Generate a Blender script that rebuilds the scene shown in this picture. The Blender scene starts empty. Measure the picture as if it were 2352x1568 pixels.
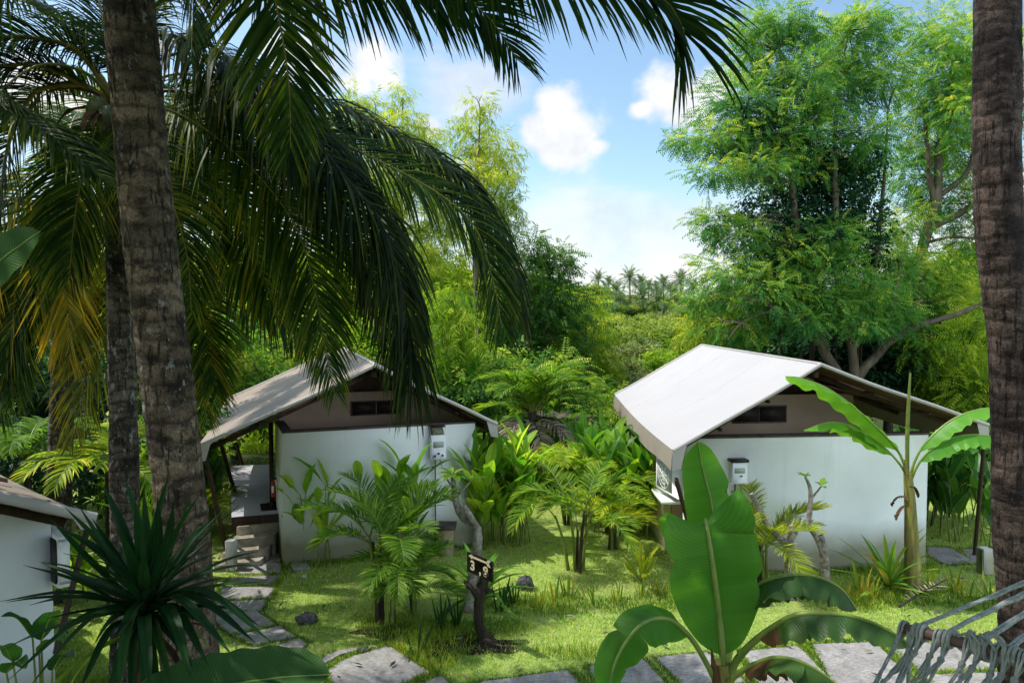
import bpy, math, random
import numpy as np
from mathutils import Vector, Matrix

SC = bpy.context.scene
COL = SC.collection
RNG = np.random.default_rng(7)
random.seed(7)

# ------------------------------------------------------------------ camera model
CAM_H = 4.1
FOC = 1568.0            # focal length in the 2352-wide measuring grid (24 mm on 36 mm)
PITCH = math.atan(64 / FOC)
FWD = np.array([0, math.cos(PITCH), -math.sin(PITCH)])
UPV = np.array([0, math.sin(PITCH), math.cos(PITCH)])
RGT = np.array([1.0, 0, 0])
EYE = np.array([0, 0, CAM_H])

def ray(x, y):
    return FWD + RGT * ((x - 1176) / FOC) + UPV * ((784 - y) / FOC)

def P(x, y, d):
    """world point seen at (x, y) of the measuring grid, d metres in front of the lens"""
    return EYE + ray(x, y) * d

def G(x, y, z=0.0):
    """ground point seen at (x, y)"""
    r = ray(x, y)
    return EYE + r * ((z - CAM_H) / r[2])

def A(*v):
    return np.array(v, float)

# ------------------------------------------------------------------ object helpers
def setp(o, label=None, cat=None, group=None, kind=None):
    if label: o['label'] = label
    if cat: o['category'] = cat
    if group: o['group'] = group
    if kind: o['kind'] = kind
    return o

def thing(name, label, cat, loc, group=None):
    o = bpy.data.objects.new(name, None)
    o.empty_display_size = 0.2
    COL.objects.link(o)
    o.location = [float(v) for v in loc]
    return setp(o, label, cat, group)

def root_loc(o):
    v = np.zeros(3)
    while o is not None:
        v += np.array(o.location[:])
        o = o.parent
    return v

class MB:
    """mesh builder: numpy chunks -> one mesh object"""
    def __init__(s):
        s.v = []; s.f = []; s.t = []; s.m = []; s.u = []; s.n = 0
    def add(s, v, f, tint=0.5, mat=0, u=None):
        v = np.asarray(v, np.float32).reshape(-1, 3)
        f = np.asarray(f, np.int64)
        if f.ndim == 1: f = f.reshape(1, -1)
        s.v.append(v)
        s.u.append(np.zeros(len(v), np.float32) if u is None else np.broadcast_to(np.asarray(u, np.float32), (len(v),)).copy())
        s.f.append(f + s.n)
        s.t.append(np.broadcast_to(np.asarray(tint, np.float32), (len(f),)).copy())
        s.m.append(np.full(len(f), mat, np.int32))
        s.n += len(v)
    def build(s, name, mats, parent=None, smooth=False, off=None):
        me = bpy.data.meshes.new(name)
        if s.n:
            v = np.concatenate(s.v)
            o = root_loc(parent) if off is None else np.asarray(off)
            v = v - o.astype(np.float32)
            tot = np.concatenate([np.full(len(f), f.shape[1], np.int32) for f in s.f])
            idx = np.concatenate([f.ravel() for f in s.f]).astype(np.int32)
            st = np.concatenate([[0], np.cumsum(tot)[:-1]]).astype(np.int32)
            me.vertices.add(len(v)); me.vertices.foreach_set('co', v.ravel().astype(np.float32))
            me.loops.add(len(idx)); me.loops.foreach_set('vertex_index', idx)
            me.polygons.add(len(tot)); me.polygons.foreach_set('loop_start', st)
            me.polygons.foreach_set('loop_total', tot)
            me.polygons.foreach_set('material_index', np.concatenate(s.m))
            if smooth: me.polygons.foreach_set('use_smooth', np.ones(len(tot), bool))
            me.update(calc_edges=True)
            a = me.attributes.new('tint', 'FLOAT', 'FACE'); a.data.foreach_set('value', np.concatenate(s.t))
            a = me.attributes.new('along', 'FLOAT', 'POINT'); a.data.foreach_set('value', np.concatenate(s.u))
        if not isinstance(mats, (list, tuple)): mats = [mats]
        for m in mats: me.materials.append(m)
        ob = bpy.data.objects.new(name, me)
        COL.objects.link(ob)
        if parent is not None: ob.parent = parent
        return ob

def norm(v):
    v = np.asarray(v, float)
    return v / np.maximum(np.linalg.norm(v, axis=-1, keepdims=True), 1e-9)

def spline(pts, n):
    """Catmull-Rom through pts, resampled to n points evenly by length"""
    p = np.asarray(pts, float)
    if len(p) == 2:
        t = np.linspace(0, 1, n)[:, None]
        return p[0] * (1 - t) + p[1] * t
    q = np.vstack([2 * p[0] - p[1], p, 2 * p[-1] - p[-2]])
    out = []
    for i in range(1, len(q) - 2):
        t = np.linspace(0, 1, 24, endpoint=(i == len(q) - 3))[:, None]
        a, b, c, d = q[i - 1], q[i], q[i + 1], q[i + 2]
        out.append(.5 * ((2 * b) + (-a + c) * t + (2 * a - 5 * b + 4 * c - d) * t ** 2 + (-a + 3 * b - 3 * c + d) * t ** 3))
    o = np.vstack(out)
    s = np.concatenate([[0], np.cumsum(np.linalg.norm(np.diff(o[:, :3], axis=0), axis=1))])
    u = np.linspace(0, s[-1], n)
    return np.stack([np.interp(u, s, o[:, k]) for k in range(o.shape[1])], 1)

def tangents(p):
    t = np.gradient(p, axis=0)
    return norm(t)

def frames(p, ref=(0, 0, 1)):
    T = tangents(p)
    ref = np.broadcast_to(np.asarray(ref, float), T.shape).copy()
    bad = np.abs((T * norm(ref)).sum(1)) > .97
    ref[bad] = ref[bad] + A(.3, .35, 0)
    S = norm(np.cross(T, ref))
    for i in range(1, len(S)):
        if (S[i] * S[i - 1]).sum() < 0: S[i] = -S[i]
    N = np.cross(S, T)
    return T, S, N

def tube(mb, pts, r, sides=8, mat=0, tint=.5, caps=True, ref=(0.13, 0.17, 1), n=None, jit=0):
    p = np.asarray(pts, float)
    if n: p = spline(p, n)
    k = len(p)
    r = np.asarray(r, float)
    if r.ndim == 0: r = np.full(k, float(r))
    elif len(r) != k: r = np.interp(np.linspace(0, 1, k), np.linspace(0, 1, len(r)), r)
    T, S, N = frames(p, ref)
    a = np.linspace(0, 2 * math.pi, sides, endpoint=False)
    rr = r[:, None, None] * np.ones((1, sides, 1))
    if jit: rr = rr * (1 + RNG.normal(0, jit, (k, sides, 1)))
    v = p[:, None] + rr * (np.cos(a)[None, :, None] * S[:, None] + np.sin(a)[None, :, None] * N[:, None])
    i, j = np.meshgrid(np.arange(k - 1), np.arange(sides), indexing='ij')
    f = np.stack([i * sides + j, i * sides + (j + 1) % sides, (i + 1) * sides + (j + 1) % sides, (i + 1) * sides + j], -1).reshape(-1, 4)
    u = np.repeat(np.linspace(0, 1, k), sides)
    b0 = mb.n
    mb.add(v.reshape(-1, 3), f, tint, mat, u)
    if caps:
        vv = v.reshape(-1, 3)
        mb.add(vv[:sides], np.arange(sides)[::-1], tint, mat)
        mb.add(vv[-sides:], np.arange(sides), tint, mat)

def box(mb, c, x, y, z, mat=0, tint=.5, bev=0.0):
    """box centred at c with half-vectors x, y, z; bev chamfers the edges"""
    c, x, y, z = [np.asarray(q, float) for q in (c, x, y, z)]
    if bev <= 0:
        v = [c + sx * x + sy * y + sz * z for sz in (-1, 1) for sy in (-1, 1) for sx in (-1, 1)]
        f = [[0, 2, 3, 1], [4, 5, 7, 6], [0, 1, 5, 4], [2, 6, 7, 3], [0, 4, 6, 2], [1, 3, 7, 5]]
        mb.add(v, f, tint, mat); return
    L = [np.linalg.norm(q) for q in (x, y, z)]
    e = [q / l for q, l in zip((x, y, z), L)]
    vs = {}; V = []
    for sx in (-1, 1):
        for sy in (-1, 1):
            for sz in (-1, 1):
                for ax in range(3):
                    h = [L[0] - bev, L[1] - bev, L[2] - bev]; h[ax] = L[ax]
                    vs[(sx, sy, sz, ax)] = len(V)
                    V.append(c + sx * h[0] * e[0] + sy * h[1] * e[1] + sz * h[2] * e[2])
    F4 = []; F3 = []
    for s in (-1, 1):
        F4.append([vs[(s, a, b, 0)] for a, b in ((-1, -1), (1, -1), (1, 1), (-1, 1))][::s])
        F4.append([vs[(a, s, b, 1)] for a, b in ((-1, -1), (-1, 1), (1, 1), (1, -1))][::s])
        F4.append([vs[(a, b, s, 2)] for a, b in ((-1, -1), (1, -1), (1, 1), (-1, 1))][::s])
    for a in (-1, 1):
        for b in (-1, 1):
            F4.append([vs[(a, b, -1, 0)], vs[(a, b, 1, 0)], vs[(a, b, 1, 1)], vs[(a, b, -1, 1)]])
            F4.append([vs[(a, -1, b, 0)], vs[(a, 1, b, 0)], vs[(a, 1, b, 2)], vs[(a, -1, b, 2)]])
            F4.append([vs[(-1, a, b, 1)], vs[(1, a, b, 1)], vs[(1, a, b, 2)], vs[(-1, a, b, 2)]])
            for d in (-1, 1):
                F3.append([vs[(a, b, d, 0)], vs[(a, b, d, 1)], vs[(a, b, d, 2)]])
    b0 = mb.n
    mb.add(V, F4, tint, mat)
    V2 = np.asarray(V, np.float32)
    mb.add(V2, F3, tint, mat)

def poly_prism(mb, pts, top, mat=0, tint=.5):
    """extrude polygon pts (k,3) by vector top"""
    p = np.asarray(pts, float); k = len(p); q = p + np.asarray(top, float)
    mb.add(np.vstack([p, q]), [[i, (i + 1) % k, k + (i + 1) % k, k + i] for i in range(k)], tint, mat)
    mb.add(q, np.arange(k), tint, mat)
    mb.add(p, np.arange(k)[::-1], tint, mat)

def grid(mb, V, mat=0, tint=.5, u=None):
    V = np.asarray(V, float); a, b = V.shape[:2]
    i, j = np.meshgrid(np.arange(a - 1), np.arange(b - 1), indexing='ij')
    f = np.stack([i * b + j, i * b + j + 1, (i + 1) * b + j + 1, (i + 1) * b + j], -1).reshape(-1, 4)
    mb.add(V.reshape(-1, 3), f, tint, mat, u)

# ------------------------------------------------------------------ materials
class NT:
    def __init__(s, name):
        s.m = bpy.data.materials.new(name); s.m.use_nodes = True
        s.t = s.m.node_tree; s.t.nodes.clear()
        s.out = s.t.nodes.new('ShaderNodeOutputMaterial')
    def n(s, typ, **kw):
        nd = s.t.nodes.new(typ)
        for k, v in kw.items():
            if k in nd.inputs.keys() if isinstance(k, str) else False:
                nd.inputs[k].default_value = v
            else:
                setattr(nd, k, v)
        return nd
    def l(s, a, b): s.t.links.new(a, b)
    def noise(s, scale, detail=3, rough=.55, coord='Object', vec=None, stretch=None):
        nz = s.t.nodes.new('ShaderNodeTexNoise')
        nz.inputs['Scale'].default_value = scale; nz.inputs['Detail'].default_value = detail
        nz.inputs['Roughness'].default_value = rough
        tc = s.t.nodes.new('ShaderNodeTexCoord')
        src = tc.outputs[coord] if vec is None else vec
        if stretch:
            mp = s.t.nodes.new('ShaderNodeMapping'); mp.inputs['Scale'].default_value = stretch
            s.l(src, mp.inputs['Vector']); src = mp.outputs[0]
        s.l(src, nz.inputs['Vector'])
        return nz.outputs['Fac']
    def ramp(s, fac, stops, interp='LINEAR'):
        r = s.t.nodes.new('ShaderNodeValToRGB'); r.color_ramp.interpolation = interp
        e = r.color_ramp.elements
        while len(e) < len(stops): e.new(.5)
        for el, (p, c) in zip(e, stops):
            el.position = p; el.color = (*c, 1) if len(c) == 3 else c
        s.l(fac, r.inputs[0])
        return r.outputs[0]
    def math(s, op, a, b=None, clamp=False):
        nd = s.t.nodes.new('ShaderNodeMath'); nd.operation = op; nd.use_clamp = clamp
        for i, q in enumerate((a, b)):
            if q is None: continue
            if isinstance(q, (int, float)): nd.inputs[i].default_value = q
            else: s.l(q, nd.inputs[i])
        return nd.outputs[0]
    def mix(s, fac, a, b, blend='MIX'):
        nd = s.t.nodes.new('ShaderNodeMix'); nd.data_type = 'RGBA'; nd.blend_type = blend
        for i, q in ((0, fac), (6, a), (7, b)):
            if isinstance(q, (int, float)): nd.inputs[i].default_value = q
            elif isinstance(q, tuple): nd.inputs[i].default_value = (*q, 1)
            else: s.l(q, nd.inputs[i])
        return nd.outputs[2]
    def attr(s, name):
        a = s.t.nodes.new('ShaderNodeAttribute'); a.attribute_name = name
        return a.outputs['Fac']
    def bump(s, h, strength=.4, dist=.02):
        b = s.t.nodes.new('ShaderNodeBump'); b.inputs['Strength'].default_value = strength
        b.inputs['Distance'].default_value = dist; s.l(h, b.inputs['Height'])
        return b.outputs[0]
    def pbr(s, col, rough=.7, spec=.3, normal=None, metal=0):
        p = s.t.nodes.new('ShaderNodeBsdfPrincipled')
        if isinstance(col, tuple): p.inputs['Base Color'].default_value = (*col, 1)
        else: s.l(col, p.inputs['Base Color'])
        if isinstance(rough, (int, float)): p.inputs['Roughness'].default_value = rough
        else: s.l(rough, p.inputs['Roughness'])
        p.inputs['Specular IOR Level'].default_value = spec
        p.inputs['Metallic'].default_value = metal
        if normal is not None: s.l(normal, p.inputs['Normal'])
        return p
    def finish(s, sh):
        s.l(sh.outputs[0] if hasattr(sh, 'outputs') else sh, s.out.inputs[0]); return s.m

def leaf_mat(name, stops, trans=.42, rough=.42, spec=.35, gain=1.5, nscale=3.0, namp=.35, veins=0, warm=1.0, boost=1.35):
    """leaf: colour from the per-leaf tint plus a slow noise, half translucent"""
    m = NT(name)
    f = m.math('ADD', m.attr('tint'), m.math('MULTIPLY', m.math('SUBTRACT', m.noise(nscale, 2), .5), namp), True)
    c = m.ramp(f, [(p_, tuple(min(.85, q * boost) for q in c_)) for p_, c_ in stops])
    nrm = None
    if veins:
        w = m.math('SINE', m.math('MULTIPLY', m.attr('along'), veins))
        c = m.mix(m.math('MULTIPLY', m.math('ADD', w, 1.0), .045), c, (.35, .5, .08))
        nrm = m.bump(w, .2, .002)
    if veins:
        sp = m.ramp(m.noise(7, 6, .75), [(.66, (0, 0, 0)), (.72, (1, 1, 1))]); c = m.mix(m.math('MULTIPLY', sp, .75), c, (.16, .13, .03))
        c = m.mix(m.math('MULTIPLY', m.noise(1.8, 3), .35), c, (.10, .22, .03))
    p = m.pbr(c, rough, spec * .42, nrm)
    tr = m.n('ShaderNodeBsdfTranslucent')
    g = m.mix(1.0, c, (gain * warm, gain, gain * .45), 'MULTIPLY')
    m.l(g, tr.inputs[0])
    mx = m.n('ShaderNodeMixShader'); mx.inputs[0].default_value = trans
    m.l(p.outputs[0], mx.inputs[1]); m.l(tr.outputs[0], mx.inputs[2])
    return m.finish(mx)

M = {}
def make_materials():
    M['coco'] = leaf_mat('coconut_leaf', [(0, (.007, .022, .008)), (.4, (.018, .056, .010)), (.68, (.055, .11, .012)), (.84, (.15, .20, .018)), (1, (.30, .24, .02))], .42, .45, .25, 1.6, warm=1.08, boost=1.0)
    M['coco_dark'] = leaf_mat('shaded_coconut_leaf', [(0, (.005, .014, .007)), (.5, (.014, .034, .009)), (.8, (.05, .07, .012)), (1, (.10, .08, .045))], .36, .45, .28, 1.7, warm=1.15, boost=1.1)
    M['coco_yellow'] = leaf_mat('yellowing_coconut_leaf', [(0, (.025, .055, .010)), (.4, (.09, .11, .016)), (.7, (.22, .22, .02)), (1, (.46, .30, .015))], .42, .42, .35, 1.5, warm=1.15)
    M['dry_frond'] = leaf_mat('dry_frond', [(0, (.03, .025, .02)), (.5, (.12, .10, .075)), (1, (.30, .26, .20))], .2, .6, .2, 1.1)
    M['areca'] = leaf_mat('areca_leaf', [(0, (.02, .06, .010)), (.45, (.07, .14, .014)), (.8, (.22, .27, .02)), (1, (.42, .38, .03))], .48, .45, .28, 1.7, boost=1.9)
    M['areca_yellow'] = leaf_mat('yellow_areca_leaf', [(0, (.08, .14, .015)), (.45, (.26, .32, .02)), (.8, (.46, .44, .03)), (1, (.55, .35, .05))], .42, .35, .4, 1.3)
    M['banana'] = leaf_mat('banana_leaf', [(0, (.016, .06, .012)), (.4, (.035, .14, .018)), (.75, (.10, .24, .03)), (.9, (.24, .3, .04)), (1, (.20, .10, .04))], .45, .36, .35, 1.8, 2, .45, 620, boost=1.6)
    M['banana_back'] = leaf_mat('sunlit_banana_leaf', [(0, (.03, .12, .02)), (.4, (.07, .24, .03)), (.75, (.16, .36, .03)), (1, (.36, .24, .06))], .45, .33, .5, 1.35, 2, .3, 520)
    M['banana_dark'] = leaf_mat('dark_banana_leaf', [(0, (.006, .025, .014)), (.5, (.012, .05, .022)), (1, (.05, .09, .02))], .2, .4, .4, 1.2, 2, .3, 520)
    M['strap'] = leaf_mat('strap_leaf', [(0, (.008, .035, .012)), (.5, (.02, .075, .02)), (1, (.06, .13, .02))], .18, .4, .3, 1.3, boost=.8)
    M['crinum'] = leaf_mat('lily_leaf', [(0, (.03, .10, .015)), (.5, (.08, .2, .02)), (.85, (.24, .34, .04)), (1, (.45, .28, .06))], .35, .35, .4, 1.4)
    M['heli'] = leaf_mat('paddle_leaf', [(0, (.02, .085, .012)), (.45, (.075, .19, .016)), (.8, (.22, .34, .025)), (1, (.38, .44, .05))], .5, .36, .4, 1.7, 4, .25, boost=1.5)
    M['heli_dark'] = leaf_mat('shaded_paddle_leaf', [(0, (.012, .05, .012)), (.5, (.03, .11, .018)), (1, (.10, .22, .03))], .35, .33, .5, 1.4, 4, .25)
    M['feather'] = leaf_mat('feathery_leaf', [(0, (.02, .07, .022)), (.4, (.045, .13, .03)), (.75, (.13, .21, .028)), (1, (.30, .31, .05))], .46, .5, .22, 1.7, .6, .5, boost=1.9)
    M['willow'] = leaf_mat('narrow_leaf', [(0, (.04, .085, .012)), (.4, (.11, .18, .018)), (.75, (.24, .29, .025)), (1, (.36, .36, .05))], .48, .5, .22, 1.6, .6, .5, boost=1.6)
    M['bush'] = leaf_mat('bush_leaf', [(0, (.014, .045, .012)), (.4, (.04, .105, .018)), (.75, (.11, .19, .025)), (1, (.26, .3, .05))], .44, .42, .35, 1.7, .7, .5, boost=1.75)
    M['bush_bright'] = leaf_mat('bright_bush_leaf', [(0, (.035, .085, .012)), (.4, (.10, .19, .018)), (.75, (.2, .29, .02)), (1, (.32, .36, .04))], .48, .45, .25, 1.6, .7, .5, boost=1.45)
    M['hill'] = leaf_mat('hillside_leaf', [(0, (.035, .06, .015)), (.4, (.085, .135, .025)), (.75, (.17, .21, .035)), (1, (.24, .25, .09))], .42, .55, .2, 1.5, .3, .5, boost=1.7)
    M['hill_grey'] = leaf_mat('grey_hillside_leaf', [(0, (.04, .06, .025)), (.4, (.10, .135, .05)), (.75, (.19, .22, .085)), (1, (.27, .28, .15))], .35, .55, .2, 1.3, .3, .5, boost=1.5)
    M['ivy'] = leaf_mat('ivy_leaf', [(0, (.005, .022, .012)), (.5, (.012, .05, .022)), (1, (.045, .11, .03))], .25, .4, .4, 1.3, .7, .4)
    M['farpalm'] = leaf_mat('far_palm_leaf', [(0, (.03, .06, .03)), (.5, (.07, .115, .05)), (1, (.16, .2, .09))], .3, .5, .2, 1.2, boost=1.8)  # distance haze put into the paler leaf colour
    M['grass'] = leaf_mat('grass_blade', [(0, (.07, .13, .022)), (.4, (.19, .31, .055)), (.75, (.34, .42, .10)), (1, (.48, .45, .2))], .42, .6, .12, 1.5, 1.2, .5, boost=1.65)
    M['weed'] = leaf_mat('weed_blade', [(0, (.03, .07, .012)), (.45, (.08, .17, .02)), (.75, (.27, .33, .03)), (1, (.5, .30, .05))], .4, .5, .2, 1.4, 2, .4)
    M['red'] = leaf_mat('red_bract', [(0, (.4, .01, .008)), (1, (.7, .06, .02))], .2, .4, .4, 1.2)

    # rachis / stalks
    m = NT('green_stalk'); M['stalk'] = m.finish(m.pbr(m.ramp(m.noise(8), [(.3, (.07, .12, .02)), (.7, (.20, .22, .04))]), .45, .4))
    m = NT('yellow_stalk'); M['ystalk'] = m.finish(m.pbr(m.ramp(m.noise(6), [(.3, (.10, .10, .02)), (.7, (.26, .20, .03))]), .45, .4))
    m = NT('dark_stalk'); M['dstalk'] = m.finish(m.pbr(m.ramp(m.noise(6), [(.3, (.018, .014, .012)), (.7, (.05, .04, .025))]), .6, .3))
    m = NT('banana_midrib'); M['midrib'] = m.finish(m.pbr(m.ramp(m.noise(6), [(.3, (.12, .22, .04)), (.7, (.28, .34, .08))]), .4, .4))
    m = NT('dry_brown_leaf'); c = m.ramp(m.noise(9, 4), [(.25, (.02, .012, .008)), (.55, (.11, .055, .02)), (.8, (.2, .12, .05))]); M['brownleaf'] = m.finish(m.pbr(c, .6, .3))

    # palm bark : leaf-scar rings, cracks, lichen
    def bark(name, dark, mid, lite, ring=7.5, lich=.55, lichcol=(.30, .31, .29), patch=.5, bandw=.4):
        m = NT(name)
        tc = m.n('ShaderNodeTexCoord')
        sx = m.n('ShaderNodeSeparateXYZ'); m.l(tc.outputs['Object'], sx.inputs[0])
        wob = m.math('MULTIPLY', m.math('SUBTRACT', m.noise(2.2, 3), .5), .32)
        z = m.math('ADD', sx.outputs['Z'], wob)
        saw = m.math('FRACT', m.math('MULTIPLY', z, ring))
        band = m.ramp(saw, [(0, (0, 0, 0)), (.10, (.15, .15, .15)), (.3, (.8, .8, .8)), (.8, (1, 1, 1)), (1, (.35, .35, .35))])
        cr = m.noise(30, 3, .7, stretch=(1, 1, .12))
        crack = m.ramp(cr, [(.36, (0, 0, 0)), (.46, (1, 1, 1))])
        fine = m.noise(60, 4, .7)
        big = m.noise(2.6, 4, .65)
        base = m.ramp(big, [(.5 - patch * .30, dark), (.5, mid), (.64, lite)])
        soot = m.ramp(m.noise(5, 6, .75, stretch=(1, 1, 1.6)), [(.5, (0, 0, 0)), (.6, (1, 1, 1))])
        base = m.mix(m.math('MULTIPLY', soot, .75), base, tuple(q * .35 for q in dark))
        base = m.mix(.8, base, m.ramp(fine, [(.2, (.0, .0, .0)), (.8, (1, 1, 1))]), 'OVERLAY')
        base = m.mix(m.math('MULTIPLY', m.math('SUBTRACT', 1.0, band), bandw), base, tuple(q * .45 for q in dark))
        base = m.mix(m.math('MULTIPLY', m.math('SUBTRACT', 1.0, crack), .85), base, tuple(q * .35 for q in dark))
        li = m.ramp(m.noise(14, 5, .7, stretch=(1, 1, .55)), [(lich, (0, 0, 0)), (lich + .05, (1, 1, 1))])
        base = m.mix(m.math('MULTIPLY', li, .8), base, lichcol)
        h = m.math('ADD', m.math('MULTIPLY', band, .45), m.math('ADD', m.math('MULTIPLY', crack, .35), m.math('MULTIPLY', fine, .4)))
        return m.finish(m.pbr(base, .9, .15, m.bump(h, .9, .03)))
    M['barkA'] = bark('coconut_bark', (.045, .036, .030), (.14, .104, .076), (.28, .205, .145), 7.2, .61, bandw=.6)
    M['barkB'] = bark('grey_coconut_bark', (.04, .036, .032), (.12, .095, .075), (.20, .17, .14), 9.5, .57, bandw=.6)
    M['barkC'] = bark('brown_coconut_bark', (.03, .023, .022), (.075, .054, .047), (.14, .102, .086), 7.0, .7, (.22, .20, .19), .3)
    m = NT('tree_bark'); n1 = m.noise(5, 5, .65, stretch=(1, 1, .3))
    M['bark'] = m.finish(m.pbr(m.ramp(n1, [(.3, (.04, .032, .024)), (.6, (.13, .105, .075)), (.8, (.22, .185, .14))]), .85, .2, m.bump(n1, .6, .05)))
    m = NT('dark_tree_bark'); n1 = m.noise(5, 5, .65, stretch=(1, 1, .3))
    M['dbark'] = m.finish(m.pbr(m.ramp(n1, [(.3, (.03, .024, .018)), (.7, (.10, .08, .055))]), .85, .2, m.bump(n1, .6, .05)))
    m = NT('plumeria_bark'); n1 = m.noise(26, 5, .7); n2 = m.noise(7, 4, .6)
    c = m.mix(m.ramp(n2, [(.4, (0, 0, 0)), (.6, (1, 1, 1))]), m.ramp(n1, [(.25, (.10, .09, .075)), (.6, (.36, .34, .30)), (.8, (.5, .48, .44))]), m.ramp(n1, [(.3, (.06, .05, .04)), (.7, (.24, .2, .17))]))
    M['plum'] = m.finish(m.pbr(c, .8, .25, m.bump(n1, .8, .01)))
    m = NT('driftwood'); n1 = m.noise(14, 5, .7, stretch=(1, 1, .25))
    M['drift'] = m.finish(m.pbr(m.ramp(n1, [(.3, (.012, .010, .008)), (.6, (.05, .038, .028)), (.85, (.13, .11, .085))]), .9, .15, m.bump(n1, 1, .02)))

    # hut
    m = NT('white_render'); n1 = m.noise(1.3, 5, .6); n2 = m.noise(70, 3, .6)
    tc = m.n('ShaderNodeTexCoord'); sx = m.n('ShaderNodeSeparateXYZ'); m.l(tc.outputs['Object'], sx.inputs[0])
    c = m.ramp(n1, [(.3, (.74, .77, .82)), (.6, (.82, .84, .89)), (.8, (.85, .865, .91))])
    streak = m.ramp(m.noise(3, 5, .7, stretch=(2.2, 2.2, .12)), [(.56, (0, 0, 0)), (.78, (1, 1, 1))])
    c = m.mix(m.math('MULTIPLY', streak, .30), c, (.47, .49, .44))
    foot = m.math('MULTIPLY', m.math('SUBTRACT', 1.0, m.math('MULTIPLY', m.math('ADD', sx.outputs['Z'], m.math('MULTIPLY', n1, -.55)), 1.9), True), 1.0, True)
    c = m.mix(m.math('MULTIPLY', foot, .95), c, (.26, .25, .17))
    M['wall'] = m.finish(m.pbr(c, .75, .25, m.bump(n2, .15, .005)))
    m = NT('wall_capping'); M['cap'] = m.finish(m.pbr(m.ramp(m.noise(8, 4), [(.3, (.05, .038, .036)), (.7, (.11, .085, .08))]), .8, .2))
    def canvas(name, a, b, streaks=.3):
        m = NT(name); n1 = m.noise(1.1, 5, .6); n2 = m.noise(160, 2, .5)
        c = m.ramp(n1, [(.3, a), (.7, b)])
        s = m.ramp(m.noise(3.2, 5, .65, stretch=(.45, 3, 1)), [(.5, (0, 0, 0)), (.8, (1, 1, 1))])
        c = m.mix(m.math('MULTIPLY', s, streaks), c, tuple(q * .55 for q in a))
        h = m.math('ADD', m.math('MULTIPLY', n2, .1), m.math('MULTIPLY', m.noise(2.2, 2), 1.0))
        return m.finish(m.pbr(c, .6, .3, m.bump(h, .25, .05)))
    M['roof'] = canvas('roof_canvas', (.40, .385, .395), (.43, .415, .425), .10)
    M['roof_tan'] = canvas('shaded_roof_canvas', (.25, .20, .16), (.32, .265, .22))  # darker copy of the roof canvas, its dappled shade put into the colour
    M['hem'] = canvas('canvas_hem', (.36, .335, .33), (.44, .415, .41), .2)
    M['valance'] = canvas('shaded_canvas_valance', (.25, .215, .18), (.32, .28, .235), .3)  # shade of the hanging edge put into a darker canvas colour
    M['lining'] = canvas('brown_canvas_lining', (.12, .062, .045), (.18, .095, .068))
    M['inner'] = canvas('taupe_tent_canvas', (.30, .205, .15), (.38, .27, .205))
    M['side'] = canvas('beige_side_canvas', (.40, .34, .20), (.48, .41, .26))
    m = NT('dark_timber'); n1 = m.noise(9, 4, .6, stretch=(1, 1, .15)); M['timber'] = m.finish(m.pbr(m.ramp(n1, [(.3, (.022, .013, .010)), (.7, (.07, .04, .028))]), .7, .25, m.bump(n1, .4, .01)))
    m = NT('window_mesh'); n1 = m.noise(20, 3); M['mesh'] = m.finish(m.pbr(m.ramp(n1, [(.3, (.010, .006, .006)), (.7, (.03, .018, .017))]), .6, .3))
    m = NT('deck_boards'); tc = m.n('ShaderNodeTexCoord'); w = m.n('ShaderNodeTexWave'); w.bands_direction = 'Y'; w.inputs['Scale'].default_value = 5.5; w.inputs['Distortion'].default_value = .15
    m.l(tc.outputs['Object'], w.inputs['Vector'])
    n1 = m.noise(5, 4, .6, stretch=(.3, 6, 1))
    c = m.mix(m.ramp(w.outputs['Fac'], [(0, (1, 1, 1)), (.12, (0, 0, 0))]), m.ramp(n1, [(.3, (.40, .40, .45)), (.7, (.62, .62, .67))]), (.03, .03, .03))
    M['deck'] = m.finish(m.pbr(c, .55, .35))
    m = NT('stained_concrete'); n1 = m.noise(5, 5, .65); n2 = m.noise(60, 4, .6)
    c = m.ramp(n1, [(.25, (.10, .085, .065)), (.5, (.28, .25, .20)), (.75, (.42, .39, .33))])
    M['steps'] = m.finish(m.pbr(m.mix(.4, c, m.ramp(n2, [(.2, (0, 0, 0)), (.8, (1, 1, 1))]), 'OVERLAY'), .85, .2, m.bump(n2, .3, .01)))
    m = NT('paving_stone'); n1 = m.noise(3, 5, .65); n2 = m.noise(55, 5, .75, stretch=(.35, 1.2, 1)); n3 = m.noise(9, 4)
    c = m.ramp(n1, [(.25, (.20, .19, .185)), (.55, (.31, .295, .29)), (.8, (.40, .385, .375))])
    c = m.mix(.75, c, m.ramp(n2, [(.25, (.08, .08, .08)), (.75, (.95, .95, .95))]), 'OVERLAY')
    c = m.mix(m.math('MULTIPLY', m.ramp(n3, [(.52, (0, 0, 0)), (.7, (1, 1, 1))]), .5), c, (.11, .11, .08))
    M['slab'] = m.finish(m.pbr(c, .85, .2, m.bump(n2, .6, .012)))
    m = NT('white_metal'); n1 = m.noise(5, 4); M['white'] = m.finish(m.pbr(m.ramp(n1, [(.3, (.72, .74, .75)), (.7, (.82, .83, .84))]), .4, .4))
    m = NT('grey_plastic'); M['greyp'] = m.finish(m.pbr(m.ramp(m.noise(6), [(.3, (.36, .38, .37)), (.7, (.44, .46, .45))]), .5, .3))
    m = NT('black_plastic'); M['black'] = m.finish(m.pbr(m.ramp(m.noise(12), [(.3, (.008, .008, .009)), (.7, (.025, .025, .028))]), .5, .4))
    m = NT('sooty_steel'); M['steel'] = m.finish(m.pbr(m.ramp(m.noise(7, 3), [(.35, (.03, .03, .035)), (.55, (.16, .16, .13)), (.75, (.33, .32, .24))]), .3, .5, None, .7))
    m = NT('red_enamel'); M['redp'] = m.finish(m.pbr(m.ramp(m.noise(9), [(.3, (.32, .012, .012)), (.7, (.42, .02, .02))]), .35, .5))
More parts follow.
